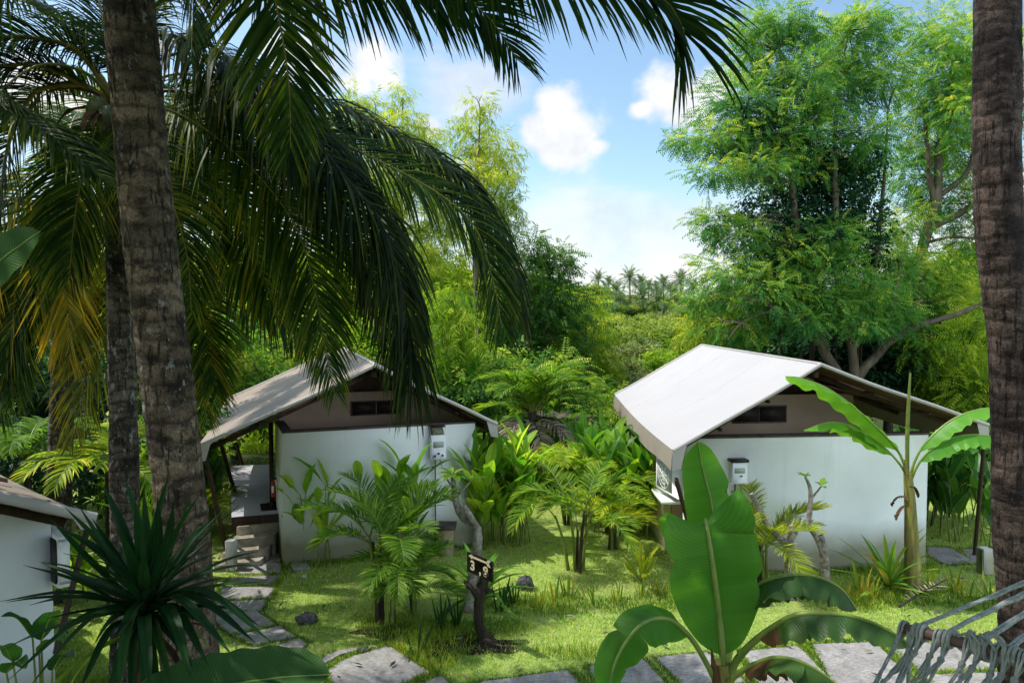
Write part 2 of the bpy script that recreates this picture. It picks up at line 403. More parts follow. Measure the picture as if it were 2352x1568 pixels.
    m = NT('doormat_fibre'); n1 = m.noise(90, 3); M['mat'] = m.finish(m.pbr(m.ramp(n1, [(.3, (.012, .007, .007)), (.7, (.05, .03, .028))]), .95, .1, m.bump(n1, .8, .01)))
    m = NT('sign_board'); n1 = m.noise(12, 4, .6, stretch=(.3, 1, 3)); M['sign'] = m.finish(m.pbr(m.ramp(n1, [(.3, (.010, .008, .008)), (.7, (.035, .028, .024))]), .7, .25, m.bump(n1, .5, .006)))
    m = NT('cream_paint'); M['cream'] = m.finish(m.pbr(m.ramp(m.noise(20, 4), [(.3, (.50, .44, .28)), (.7, (.66, .60, .42))]), .7, .2))
    m = NT('volcanic_rock'); n1 = m.noise(18, 5, .7); M['rock'] = m.finish(m.pbr(m.ramp(n1, [(.3, (.02, .02, .022)), (.7, (.13, .13, .135))]), .9, .2, m.bump(n1, 1, .03)))
    m = NT('pale_stone'); n1 = m.noise(18, 5, .7); M['pale'] = m.finish(m.pbr(m.ramp(n1, [(.3, (.34, .33, .29)), (.7, (.6, .58, .53))]), .85, .2, m.bump(n1, .6, .02)))
    m = NT('sandstone_pot'); n1 = m.noise(11, 5, .65); M['pot'] = m.finish(m.pbr(m.ramp(n1, [(.3, (.20, .16, .10)), (.7, (.38, .32, .22))]), .85, .2, m.bump(n1, .4, .02)))
    m = NT('soil'); n1 = m.noise(20, 5, .7); M['soil'] = m.finish(m.pbr(m.ramp(n1, [(.3, (.012, .009, .006)), (.7, (.06, .045, .03))]), .95, .1, m.bump(n1, 1, .03)))
    m = NT('hammock_bar_wood'); n1 = m.noise(12, 5, .6, stretch=(.3, 2, 2)); M['bar'] = m.finish(m.pbr(m.ramp(n1, [(.3, (.08, .045, .042)), (.6, (.18, .11, .10)), (.85, (.28, .19, .18))]), .5, .35, m.bump(n1, .4, .006)))
    m = NT('cotton_rope')
    tw = m.math('SINE', m.math('ADD', m.math('MULTIPLY', m.attr('along'), 340.0), m.math('MULTIPLY', m.noise(30), 3.0)))
    c = m.ramp(m.noise(40, 4), [(.3, (.33, .36, .35)), (.7, (.54, .57, .55))])
    M['rope'] = m.finish(m.pbr(c, .95, .1, m.bump(m.math('ADD', tw, m.noise(300, 2)), .6, .003)))
    m = NT('coconut_husk'); M['husk'] = m.finish(m.pbr(m.ramp(m.noise(5, 3), [(.3, (.05, .07, .02)), (.7, (.13, .14, .04))]), .45, .4))
    m = NT('pseudostem'); n1 = m.noise(8, 4, .6, stretch=(1, 1, .15)); M['pseudo'] = m.finish(m.pbr(m.ramp(n1, [(.28, (.05, .03, .015)), (.5, (.22, .20, .05)), (.75, (.36, .34, .09))]), .55, .35, m.bump(n1, .4, .02)))

    # lawn / ground
    m = NT('ground')
    tc = m.n('ShaderNodeTexCoord'); sx = m.n('ShaderNodeSeparateXYZ'); m.l(tc.outputs['Object'], sx.inputs[0])
    n1 = m.noise(.55, 5, .6); n2 = m.noise(7, 5, .7); n3 = m.noise(60, 4, .75)
    c = m.ramp(n2, [(.28, (.16, .25, .055)), (.5, (.34, .46, .11)), (.72, (.50, .54, .2))])
    c = m.mix(m.ramp(n1, [(.5, (0, 0, 0)), (.72, (.7, .7, .7))]), c, (.33, .29, .13))
    c = m.mix(.6, c, m.ramp(n3, [(.2, (.05, .05, .05)), (.8, (.95, .95, .95))]), 'OVERLAY')
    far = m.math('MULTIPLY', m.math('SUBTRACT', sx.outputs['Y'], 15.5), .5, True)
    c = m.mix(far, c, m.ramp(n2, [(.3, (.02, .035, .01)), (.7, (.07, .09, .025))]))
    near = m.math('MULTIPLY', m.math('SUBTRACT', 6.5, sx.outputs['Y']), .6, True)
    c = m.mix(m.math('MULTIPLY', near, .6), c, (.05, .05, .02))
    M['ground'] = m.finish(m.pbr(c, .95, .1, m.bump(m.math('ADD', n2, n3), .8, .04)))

make_materials()
# ------------------------------------------------------------------ plant generators
def rodr(v, axis, ang):
    """rotate rows of v about rows of axis by ang (rows)"""
    c = np.cos(ang)[:, None]; s = np.sin(ang)[:, None]
    return v * c + np.cross(axis, v) * s + axis * (axis * v).sum(1)[:, None] * (1 - c)

def frond(mb, pts, L=.8, w=.035, n=60, droop=1.0, ang=(68, 28), start=.15, rr=(.022, .004), seg=4, up=(0, 0, 1),
          lift=.25, tint=(.15, .75), tiptint=.15, rng=None, matl=0, matr=1, mess=.08, tipL=.35, baseL=.55, split=0.0, gap=0.0, sides=(1, -1)):
    """pinnate palm frond along a rachis through pts; leaflets droop under gravity"""
    rng = rng or RNG
    C = spline(pts, 48)
    T, S, N = frames(C, up)
    if N[:, 2].mean() < 0 and abs(N[:, 2].mean()) > .2: S, N = -S, -N
    tt = np.linspace(0, 1, 48)
    tube(mb, C, np.interp(tt, [0, .25, 1], [rr[0], rr[0] * .6, rr[1]]), 6, matr, .5)
    Wv, Fv, Tn, Uv = [], [], [], []
    for sd in sides:
        t = np.linspace(start, 1, n) + rng.normal(0, .25 / n, n)
        t = np.clip(t, start, 1)
        if gap: t = t[rng.random(n) > gap]
        k = len(t)
        ix = t * 47; i0 = np.clip(ix.astype(int), 0, 46); fr = (ix - i0)[:, None]
        lp = lambda X: X[i0] * (1 - fr) + X[i0 + 1] * fr
        p, Tt, St, Nt = lp(C), norm(lp(T)), norm(lp(S)), norm(lp(N))
        a = np.radians(np.interp(t, [start, .5, 1], [ang[0], (ang[0] * .6 + ang[1] * .4), ang[1]])) + rng.normal(0, mess, k)
        x = (t - start) / (1 - start)
        ln = L * np.interp(x, [0, .12, .4, .7, 1], [baseL, .85, 1, .82, tipL]) * rng.uniform(.88, 1.08, k)
        d = Tt * np.cos(a)[:, None] + St * (sd * np.sin(a))[:, None] + Nt * (lift + rng.normal(0, mess, k))[:, None]
        d = norm(d)
        dr = droop * rng.uniform(.75, 1.25, k)
        pos = p.copy(); rows = []
        side0 = norm(Tt - (Tt * d).sum(1)[:, None] * d)
        tw = rng.normal(0, .35, k)
        prof = np.interp(np.linspace(0, 1, seg + 1), [0, .15, .5, .8, 1], [.55, 1, .9, .55, .06])
        for j in range(seg + 1):
            f = j / seg
            dj = norm(d + np.array([0, 0, -1.0]) * (dr * f ** 1.3)[:, None])
            sj = norm(side0 - (side0 * dj).sum(1)[:, None] * dj)
            sj = rodr(sj, dj, tw * (.4 + f))
            ww = (w * prof[j] * .5) * np.minimum(1, ln / L * 1.3)
            rows.append(np.stack([pos - sj * ww[:, None], pos + sj * ww[:, None]], 1))
            pos = pos + dj * (ln / seg)[:, None]
        V = np.stack(rows, 1)                      # k, seg+1, 2, 3
        base = np.arange(k)[:, None] * (2 * (seg + 1)) + (np.arange(seg) * 2)[None]
        F = np.stack([base, base + 1, base + 3, base + 2], -1).reshape(-1, 4)
        tn = rng.uniform(tint[0], tint[1], k)[:, None] + tiptint * np.linspace(0, 1, seg)[None] ** 2
        mb.add(V.reshape(-1, 3), F, np.clip(tn, 0, 1).ravel(), matl, 0)

def arc(base, az, el, length, droop=1.0, n=9, side=0.0):
    """curve that leaves base at azimuth/elevation and bends down"""
    p = np.array(base, float); out = [p.copy()]
    h = np.array([math.cos(az), math.sin(az), 0]); sdv = np.array([-h[1], h[0], 0])
    for i in range(n - 1):
        e = el - droop * ((i + .5) / (n - 1)) ** 1.2
        d = h * math.cos(e) + np.array([0, 0, 1]) * math.sin(e) + sdv * side * i / n
        p = p + d / np.linalg.norm(d) * length / (n - 1); out.append(p.copy())
    return np.array(out)

def blade(mb, pts, W, n=44, cross=5, fold=(-.3, -.3), ripple=.0, rfreq=9, tears=(), up=(0, 0, 1), prof='banana', tint=.4,
          rng=None, mat=0, mrib=1, rr=(.012, .003), petiole=0.0, droopedge=.0, tearamp=.35, brown=None, flip=False):
    """broad leaf: midrib through pts, petiole fraction bare, two half blades; fold<0 hangs, >0 is a V"""
    rng = rng or RNG
    C = spline(pts, n); T, S, N = frames(C, up)
    if flip: S, N = -S, -N
    tt = np.linspace(0, 1, n)
    tube(mb, C, np.interp(tt, [0, petiole + 1e-3, 1], [rr[0], rr[0] * .8, rr[1]]), 7, mrib, .5)
    i0 = int(petiole * (n - 1))
    x = np.clip((tt - petiole) / (1 - petiole), 0, 1)
    if prof == 'banana': hw = W * np.clip(1 - np.abs(2 * x - 1) ** 3.2, 0, 1) ** .62
    elif prof == 'paddle': hw = W * np.clip(np.sin(math.pi * np.clip(x, 0, 1) ** .8), 0, 1) ** .75
    elif prof == 'strap': hw = W * np.interp(x, [0, .1, .45, .8, 1], [.55, .7, 1, .6, .02])
    hw = np.maximum(hw, W * .01)
    for si, sd in enumerate((1, -1)):
        cuts = sorted([i0] + [int(i0 + q * (n - 1 - i0)) for q in (tears[si] if len(tears) and not np.isscalar(tears[0]) else tears)] + [n - 1])
        ph = rng.uniform(0, 6)
        for a, b in zip(cuts[:-1], cuts[1:]):
            if b - a < 1: continue
            idx = np.arange(a, b + 1)
            extra = rng.normal(0, tearamp) if len(cuts) > 2 else 0
            rows = []
            for j in range(cross + 1):
                u = j / cross
                fa = fold[si] + extra * u + droopedge * u
                h = hw[idx] * u
                if len(cuts) > 2:      # notch at the tear
                    e = np.minimum(idx - a, b - idx) / max(1, (b - a))
                    h = h * (1 - .24 * (u ** 2) * np.clip(1 - e / .12, 0, 1) * rng.uniform(.3, 1.6))
                rip = ripple * u ** 1.5 * np.sin(rfreq * x[idx] * 2 * math.pi + ph) * np.minimum(1, hw[idx] / W)
                rows.append(C[idx] + S[idx] * (sd * h * math.cos(fa))[:, None] + N[idx] * (h * math.sin(fa) + rip)[:, None])
            V = np.stack(rows, 1)
            nf = (len(idx) - 1) * cross
            tn = tint + rng.normal(0, .03)
            mm = mat
            u_at = (tt[idx][:, None] - np.linspace(0, .06, cross + 1)[None]) .ravel()
            if brown and brown[0] <= x[idx].mean() <= brown[1] and (brown[2] == 0 or brown[2] == sd):
                mm = 2
            tg = np.full((len(idx) - 1, cross), tn) + rng.normal(0, .02, (len(idx) - 1, 1))
            if prof == 'banana':
                tg = tg + .10 * np.linspace(0, 1, cross)[None] ** 3
            grid(mb, V, mm, np.clip(tg, 0, 1).ravel(), u_at)

def stem_tube(mb, pts, r, sides=7, mat=0, n=None):
    tube(mb, pts, r, sides, mat, .5, n=n)

# -------- sprays for tree crowns : template verts (x outward, z up), quads, tint
def rhomb(p, d, s, l, w, drop=0.0):
    d = norm(d); s = norm(s)
    a = p + d * l * .45 + np.array([0, 0, -drop * .25]); b = p + d * l + np.array([0, 0, -drop])
    return [p, a + s * w, b, a - s * w]

def spray_pinnate(k=7, ll=.30, lw=.045, rng=RNG):
    V = []
    for i in range(k):
        t = (i + 1) / k
        p = A(t, 0, -.25 * t * t)
        for sd in (1, -1):
            l = ll * (1.05 - .5 * t)
            V += rhomb(p, A(.45, sd, -.1 + rng.normal(0, .15)), A(1, -.4 * sd, rng.normal(0, .4)), l, lw, .10)
    return np.array(V), len(V) // 4

def spray_narrow(k=12, ll=.45, lw=.028, rng=RNG):
    V = []
    for i in range(k):
        t = (i + .5) / k
        p = A(t * .9, 0, -.35 * t * t)
        az = rng.uniform(-1.4, 1.4)
        V += rhomb(p, A(math.cos(az) * .8, math.sin(az), -.35 + rng.normal(0, .3)), A(-math.sin(az), math.cos(az), rng.normal(0, .5)), ll * rng.uniform(.7, 1.2), lw, .22)
    return np.array(V), len(V) // 4

def spray_broad(k=11, ll=.34, lw=.085, rng=RNG):
    V = []
    for i in range(k):
        p = A(rng.uniform(0, .9), rng.normal(0, .22), rng.normal(0, .16))
        az = rng.uniform(-1.7, 1.7)
        V += rhomb(p, A(math.cos(az), math.sin(az), rng.normal(0, .35)), A(-math.sin(az), math.cos(az), rng.normal(0, .5)), ll * rng.uniform(.7, 1.25), lw, .08)
    return np.array(V), len(V) // 4

def spray_round(k=12, ll=.3, lw=.12, rng=RNG):
    V = []
    for i in range(k):
        u = norm(rng.normal(0, 1, 3)) * .45
        V += rhomb(u, A(u[0] + .3, u[1], u[2]) + rng.normal(0, .4, 3), rng.normal(0, 1, 3), ll * rng.uniform(.7, 1.2), lw, .04)
    return np.array(V), len(V) // 4

TEMPL = {}
for nm, fn in (('pinnate', spray_pinnate), ('narrow', spray_narrow), ('broad', spray_broad), ('round', spray_round)):
    TEMPL[nm] = [fn() for _ in range(4)]

def scatter(mb, kind, pos, dirs, scale, tint, rng=RNG, mat=0, roll=.6):
    pos = np.asarray(pos); dirs = norm(dirs); N = len(pos)
    which = rng.integers(0, 4, N)
    for q in range(4):
        sel = np.where(which == q)[0]
        if not len(sel): continue
        Vt, nf = TEMPL[kind][q]
        X = dirs[sel]; up = np.tile(A(0, 0, 1.0), (len(sel), 1)) + rng.normal(0, .25, (len(sel), 3))
        Y = norm(np.cross(up, X)); Z = np.cross(X, Y)
        Y = rodr(Y, X, rng.normal(0, roll, len(sel))); Z = np.cross(X, Y)
        R = np.stack([X, Y, Z], 1)                     # rows are axes
        V = np.einsum('vk,nkc->nvc', Vt, R) * np.asarray(scale)[sel][:, None, None] + pos[sel][:, None]
        F = (np.arange(len(sel))[:, None, None] * (nf * 4) + np.arange(nf * 4).reshape(1, nf, 4)).reshape(-1, 4)
        tn = np.clip(np.repeat(np.asarray(tint)[sel], nf) + rng.normal(0, .08, len(sel) * nf), 0, 1)
        mb.add(V.reshape(-1, 3), F, tn, mat)

def blob_points(c, r, n, rng, flat=0.0, shell=.45):
    u = norm(rng.normal(0, 1, (n, 3)))
    rad = rng.random(n) ** shell
    rad = rad * (1 + .25 * np.sin(u[:, 0] * 5 + c[0]) * np.sin(u[:, 2] * 6 + c[2]) + .12 * rng.normal(0, 1, n))
    off = u * rad[:, None] * np.asarray(r)
    return np.asarray(c) + off, u

def crown(mb, blobs, kind, scale, rng, droop=.25, tb=(0.15, .75), lit=.35):
    """blobs: (centre, radii, n[, tint offset])"""
    for b in blobs:
        c, r, n = b[:3]; to = b[3] if len(b) > 3 else 0
        p, u = blob_points(c, r, int(n), rng)
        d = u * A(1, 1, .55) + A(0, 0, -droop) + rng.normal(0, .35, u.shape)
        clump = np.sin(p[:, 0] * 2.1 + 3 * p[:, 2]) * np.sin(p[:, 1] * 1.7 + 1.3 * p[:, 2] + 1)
        tn = rng.uniform(tb[0], tb[1], len(p)) + lit * (u[:, 2] * .5) + to + .12 * clump  # tint rises with height: crown shading put into the leaf colour
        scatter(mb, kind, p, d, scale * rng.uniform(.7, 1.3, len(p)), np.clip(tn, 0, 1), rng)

def twigs(mb, anchors, blobs, rng, r=.02, per=2, mat=0):
    an = np.asarray(anchors)
    for b in blobs:
        c, rad = np.asarray(b[0]), np.asarray(b[1])
        i = np.argmin(((an - c) ** 2).sum(1) + 2 * np.maximum(0, an[:, 2] - c[2]) ** 2)
        a = an[i]
        for q in range(per):
            e = c + rng.normal(0, .45, 3) * rad
            m1 = a * .5 + e * .5 + rng.normal(0, .12, 3) * np.linalg.norm(e - a) + A(0, 0, -.05 * np.linalg.norm(e - a))
            tube(mb, [a, m1, e], [r * 1.6, r, r * .35], 5, mat, .5, False, n=9)

def tree(name, label, cat, base, limbs, blobs, kind, scale, lm, bm, rng, group=None, droop=.25, tb=(.15, .75), lit=.35, twr=.02, per=2):
    root = thing(name, label, cat, base, group)
    tb_ = MB(); an = []
    for pts, rads in limbs:
        tube(tb_, pts, rads, 9, 0, .5, n=22, jit=.02)
        an.append(spline(pts, 14))
    twigs(tb_, np.vstack(an), blobs, rng, twr, per)
    tb_.build('trunk', bm, root, True)
    cb = MB(); crown(cb, blobs, kind, scale, rng, droop, tb, lit)
    cb.build('crown', lm, root)
    return root

def copy_tree(o, loc, rz, s, label=None, group=None):
    r = o.copy(); COL.objects.link(r)
    r.location = [float(v) for v in loc]; r.rotation_euler = (0, 0, rz); r.scale = (s, s, s)
    if label: r['label'] = label
    if group: r['group'] = group
    for ch in o.children:
        c = ch.copy(); COL.objects.link(c); c.parent = r
        for g in ch.children:
            d = g.copy(); COL.objects.link(d); d.parent = c
    return r

# -------- garden plants
def areca(label, base, height, nst, nfr, spread, seed, mat='areca', fl=.9, L=.32, lean=.25, tint=(.2, .75), group='areca palms in the garden', stems=('dstalk', 'stalk'), droop=1.25, az0=0, name='areca_palm', frl=None, cat='palm', gapf=0, elr=(.75, 1.35), fan=1.0):
    rng = np.random.default_rng(seed)
    root = thing(name, label, cat, base, group)
    tops = []
    for i in range(nst):
        az = rng.uniform(0, 6.28); l = rng.uniform(.2, 1) * lean
        h = height * rng.uniform(.32, .55)
        b = np.array(base) + A(math.cos(az), math.sin(az), 0) * rng.uniform(.02, .14) * spread
        t = b + A(math.cos(az) * l * h, math.sin(az) * l * h, h)
        mb = MB(); stem_tube(mb, [b - A(0, 0, .05), b * .5 + t * .5 - A(math.cos(az), math.sin(az), 0) * .03, t], [.032, .024, .017], 8, 0, 10)
        # leaf-scar rings
        mb.build('stem', M[stems[0]] if i % 3 else M[stems[1]], root, True)
        tops.append((t, az))
    for k in range(nfr):
        t, saz = tops[k % nst]
        az = az0 + k * 2.4 + rng.uniform(-.4, .4)
        el = rng.uniform(*elr)
        ln = fl * rng.uniform(.8, 1.15)
        mb = MB()
        c = arc(t - A(0, 0, .05), az, el, ln, droop * rng.uniform(.7, 1.2), 9, rng.normal(0, .1))
        frond(mb, c, L * rng.uniform(.85, 1.1), .019 * fan, 44, .55, (62, 25), .22, (.011, .003), 3, lift=.3, tint=tint, tiptint=.15, rng=rng, gap=gapf)
        mb.build('frond', [M[mat], M['stalk']], root)
    return root

def paddle_clump(name, label, cat, base, n, h, spread, seed, mat='heli', group=None, lw=.075, ll=.48, nl=4, flowers=0, tint=(.2, .8), squash=1.0):
    """clump of leafy canes: stalk > foliage"""
    rng = np.random.default_rng(seed)
    root = thing(name, label, cat, base, group)
    for i in range(n):
        a = rng.uniform(0, 6.28); r = spread * math.sqrt(rng.random())
        b = np.array(base) + A(math.cos(a) * r, math.sin(a) * r * squash, 0)
        hh = h * rng.uniform(.65, 1.05); la = rng.uniform(0, 6.28); le = rng.uniform(.02, .16) * hh
        t = b + A(math.cos(la) * le, math.sin(la) * le, hh * .72)
        mb = MB(); c = spline([b, b * .45 + t * .55 + rng.normal(0, .02, 3) * A(1, 1, 0), t], 12)
        tube(mb, c, [.013, .006], 6, 0, .5)
        st = mb.build('stalk', M['stalk'], root, True)
        lb = MB()
        a0 = rng.uniform(0, 3.14)
        for q in range(nl):
            f = (q + 1) / nl
            p = c[min(11, int(2 + 9 * f))]
            az = a0 + math.pi * q + rng.normal(0, .35)
            el = rng.uniform(.85, 1.48)
            l = ll * rng.uniform(.8, 1.35)
            blade(lb, arc(p, az, el, l, rng.uniform(.1, .75), 8, rng.normal(0, .12)), lw * rng.uniform(.8, 1.2), 12, 2, (.35, .35), .006, 2, (), prof='paddle',
                  tint=rng.uniform(*tint), rng=rng, mat=0, mrib=1, rr=(.005, .0015), petiole=.16)
        lb.build('foliage', [M[mat], M['midrib']], st, True)
        if i < flowers:
            fb = MB()
            for q in range(6):
                p = t + A(.02, -.03, -.10 - .028 * q); az = math.pi * q + rng.normal(0, .3)
                blade(fb, arc(p, az, .5, .09, .3, 5), .012, 6, 1, (.5, .5), prof='paddle', tint=rng.random(), rng=rng, mrib=0, rr=(.003, .001))
            fb.build('flower', M['red'], st)
    return root

def strap_rosette(name, label, cat, base, n, length, width, seed, mat='crinum', el=(.2, 1.4), droop=(.4, 1.3), group=None, tint=(.2, .8), fold=.35, single=False, stem=None):
    rng = np.random.default_rng(seed)
    root = thing(name, label, cat, base, group)
    if stem:
        mb = MB(); tube(mb, stem[0], stem[1], 9, 0, .5, n=10); mb.build('stem', M['dstalk'], root, True)
    for i in range(n):
        f = (i + .5) / n
        az = i * 2.399 + rng.normal(0, .2)
        e = el[1] + (el[0] - el[1]) * f + rng.normal(0, .08)
        p = np.array(stem[0][-1] if stem else base) + A(0, 0, .02) - A(0, 0, .18 if stem else 0) * f
        mb = MB()
        blade(mb, arc(p, az, e, length * rng.uniform(.75, 1.12), rng.uniform(*droop), 9, rng.normal(0, .12)), width * rng.uniform(.8, 1.15), 16, 2, (fold, fold), 0, 1, (), prof='strap', tint=rng.uniform(*tint), rng=rng, mrib=0, rr=(.004, .001))
        mb.build('leaf', M[mat], root, True)
    return root

def spear_plant(label, base, n, h, seed, mat='weed', w=.02, group='spear-leaved plants along the lawn edge', lean=.3):
    rng = np.random.default_rng(seed)
    root = thing('snake_plant', label, 'plant', base, group)
    for i in range(n):
        a = rng.uniform(0, 6.28); b = np.array(base) + A(math.cos(a), math.sin(a), 0) * rng.uniform(0, .10)
        mb = MB()
        l = rng.uniform(.1, 1) * lean
        blade(mb, arc(b, a, 1.5 - l, h * rng.uniform(.5, 1.1), l * .6, 6), w * rng.uniform(.7, 1.2), 9, 1, (.4, .4), prof='strap', tint=rng.uniform(.35, 1), rng=rng, mrib=0, rr=(.003, .001))
        mb.build('leaf', M[mat], root, True)
    return root
# ------------------------------------------------------------------ camera, world, sun
cam_d = bpy.data.cameras.new('camera'); cam_d.sensor_width = 36; cam_d.lens = 24
cam_d.clip_start = .05; cam_d.clip_end = 2000
cam = bpy.data.objects.new('camera', cam_d); COL.objects.link(cam)
cam.location = EYE; cam.rotation_euler = (math.pi / 2 - PITCH, 0, 0)
SC.camera = cam

SUN_EL = math.radians(58); SUN_AZ = math.radians(-80)      # azimuth from +Y towards +X
to_sun = Vector((math.sin(SUN_AZ) * math.cos(SUN_EL), math.cos(SUN_AZ) * math.cos(SUN_EL), math.sin(SUN_EL)))
sd = bpy.data.lights.new('sun', 'SUN'); sd.energy = 5.0; sd.angle = math.radians(.5); sd.color = (1, .955, .87)
so = bpy.data.objects.new('sun', sd); COL.objects.link(so)
so.rotation_euler = to_sun.to_track_quat('Z', 'Y').to_euler(); so.location = (-10, 12, 20)

W = bpy.data.worlds.new('World'); SC.world = W; W.use_nodes = True
nt = W.node_tree; nt.nodes.clear()
wn = lambda t: nt.nodes.new(t)
wl = lambda a, b: nt.links.new(a, b)
def wm(op, a, b=None, c=None, clamp=False):
    nd = wn('ShaderNodeMath'); nd.operation = op; nd.use_clamp = clamp
    for i, q in enumerate((a, b, c)):
        if q is None: continue
        if isinstance(q, (int, float)): nd.inputs[i].default_value = q
        else: wl(q, nd.inputs[i])
    return nd.outputs[0]
wout = wn('ShaderNodeOutputWorld')
sky = wn('ShaderNodeTexSky'); sky.sky_type = 'NISHITA'; sky.sun_disc = False
sky.sun_elevation = SUN_EL; sky.sun_rotation = SUN_AZ; sky.air_density = 1.0; sky.dust_density = 1.2; sky.ozone_density = 1.0
tc = wn('ShaderNodeTexCoord'); gen = tc.outputs['Generated']
def wnoise(scale, det, rough, stretch=None):
    n = wn('ShaderNodeTexNoise'); n.inputs['Scale'].default_value = scale; n.inputs['Detail'].default_value = det; n.inputs['Roughness'].default_value = rough
    mp = wn('ShaderNodeMapping'); wl(gen, mp.inputs[0])
    if stretch: mp.inputs['Scale'].default_value = stretch
    wl(mp.outputs[0], n.inputs['Vector']); return n.outputs['Fac']
n_f = wnoise(9, 8, .58); n_l = wnoise(5, 7, .6, (1, 1, 3.2)); n_s = wnoise(14, 5, .55)
sepd = wn('ShaderNodeSeparateXYZ'); wl(gen, sepd.inputs[0])
def blobmask(x, y, rx, ry):
    d = norm(ray(x, y))
    a = wm('MULTIPLY', wm('SUBTRACT', sepd.outputs[0], float(d[0])), FOC / rx)
    b = wm('MULTIPLY', wm('SUBTRACT', sepd.outputs[2], float(d[2])), FOC / ry)
    r = wm('SQRT', wm('ADD', wm('MULTIPLY', a, a), wm('MULTIPLY', b, b)))
    front = wm('GREATER_THAN', sepd.outputs[1], 0.0)
    return wm('MULTIPLY', wm('SUBTRACT', 1.0, r), front)
def fold(lst):
    o = lst[0]
    for q in lst[1:]:
        nd = wn('ShaderNodeMath'); nd.operation = 'SMOOTH_MAX'; nd.inputs[2].default_value = .18
        wl(o, nd.inputs[0]); wl(q, nd.inputs[1]); o = nd.outputs[0]
    return o
CUM = [(1275, 265, 75, 60), (1255, 310, 85, 55), (1325, 310, 90, 70), (1300, 350, 85, 35), (1370, 335, 45, 30), (1225, 290, 45, 45),
       (860, 150, 90, 75), (820, 190, 70, 45), (900, 185, 60, 40), (985, 285, 40, 30), (1545, 215, 85, 70), (1640, 190, 70, 50), (1580, 265, 70, 35), (1480, 250, 40, 25),
       (1365, 630, 45, 40), (1430, 640, 60, 30), (1560, 610, 70, 45), (1590, 640, 90, 40), (690, 130, 120, 90), (380, 330, 160, 90), (90, 260, 150, 100), (-700, 300, 400, 160), (3100, 420, 500, 150)]
LAY = [(1340, 505, 230, 75), (1480, 545, 300, 80), (1330, 560, 200, 70), (1560, 600, 260, 75), (1250, 600, 260, 80), (600, 480, 500, 120), (2300, 560, 700, 110), (1050, 200, 120, 60)]
cm = fold([blobmask(*b) for b in CUM]); lm_ = fold([blobmask(*b) for b in LAY])
cf = wm('ADD', cm, wm('MULTIPLY', wm('SUBTRACT', n_f, .5), 2.7))
mr = wn('ShaderNodeMapRange'); mr.interpolation_type = 'SMOOTHSTEP'; mr.inputs[1].default_value = .06; mr.inputs[2].default_value = .72; wl(cf, mr.inputs[0])
lf = wm('ADD', lm_, wm('MULTIPLY', wm('SUBTRACT', n_l, .5), 2.4))
mr2 = wn('ShaderNodeMapRange'); mr2.interpolation_type = 'SMOOTHSTEP'; mr2.inputs[1].default_value = -.35; mr2.inputs[2].default_value = .7; wl(lf, mr2.inputs[0])
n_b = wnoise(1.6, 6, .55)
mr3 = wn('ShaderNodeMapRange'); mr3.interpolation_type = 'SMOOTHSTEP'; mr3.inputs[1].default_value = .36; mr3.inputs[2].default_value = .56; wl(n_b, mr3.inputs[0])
back = wm('MULTIPLY', mr3.outputs[0], wm('MULTIPLY', wm('SUBTRACT', -.12, sepd.outputs[1]), 4.0, None, True))      # unseen bluish-white clouds added behind the viewer as fill light
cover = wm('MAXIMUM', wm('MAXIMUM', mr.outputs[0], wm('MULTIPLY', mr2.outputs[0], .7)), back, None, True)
# cloud colour: brilliant tops, faint blue-grey folds
cr = wn('ShaderNodeValToRGB'); wl(n_s, cr.inputs[0])
cr.color_ramp.elements[0].position = .32; cr.color_ramp.elements[0].color = (.80, .86, .95, 1)
cr.color_ramp.elements[1].position = .55; cr.color_ramp.elements[1].color = (1.04, 1.04, 1.04, 1)
bg1 = wn('ShaderNodeBackground'); bg1.inputs[1].default_value = .15
tint = wn('ShaderNodeMix'); tint.data_type = 'RGBA'; tint.blend_type = 'MULTIPLY'; tint.inputs[0].default_value = 1; tint.inputs[7].default_value = (1.45, 1.58, 1.52, 1)
wl(sky.outputs[0], tint.inputs[6]); wl(tint.outputs[2], bg1.inputs[0])
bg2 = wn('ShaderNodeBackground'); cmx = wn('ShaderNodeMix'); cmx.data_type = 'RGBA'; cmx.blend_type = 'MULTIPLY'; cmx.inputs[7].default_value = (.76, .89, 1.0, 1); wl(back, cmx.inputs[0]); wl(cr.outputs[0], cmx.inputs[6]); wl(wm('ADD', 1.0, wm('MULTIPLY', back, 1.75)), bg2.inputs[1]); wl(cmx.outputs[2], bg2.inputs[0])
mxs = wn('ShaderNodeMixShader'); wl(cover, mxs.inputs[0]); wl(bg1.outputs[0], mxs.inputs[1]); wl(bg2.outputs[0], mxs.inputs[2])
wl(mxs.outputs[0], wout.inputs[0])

SC.view_settings.view_transform = 'Standard'; SC.view_settings.look = 'None'; SC.view_settings.exposure = 0
cy = SC.cycles
cy.max_bounces = 7; cy.diffuse_bounces = 4; cy.glossy_bounces = 2; cy.transmission_bounces = 5; cy.transparent_max_bounces = 4
cy.use_denoising = True; cy.caustics_reflective = False; cy.caustics_refractive = False
cy.sample_clamp_indirect = 6

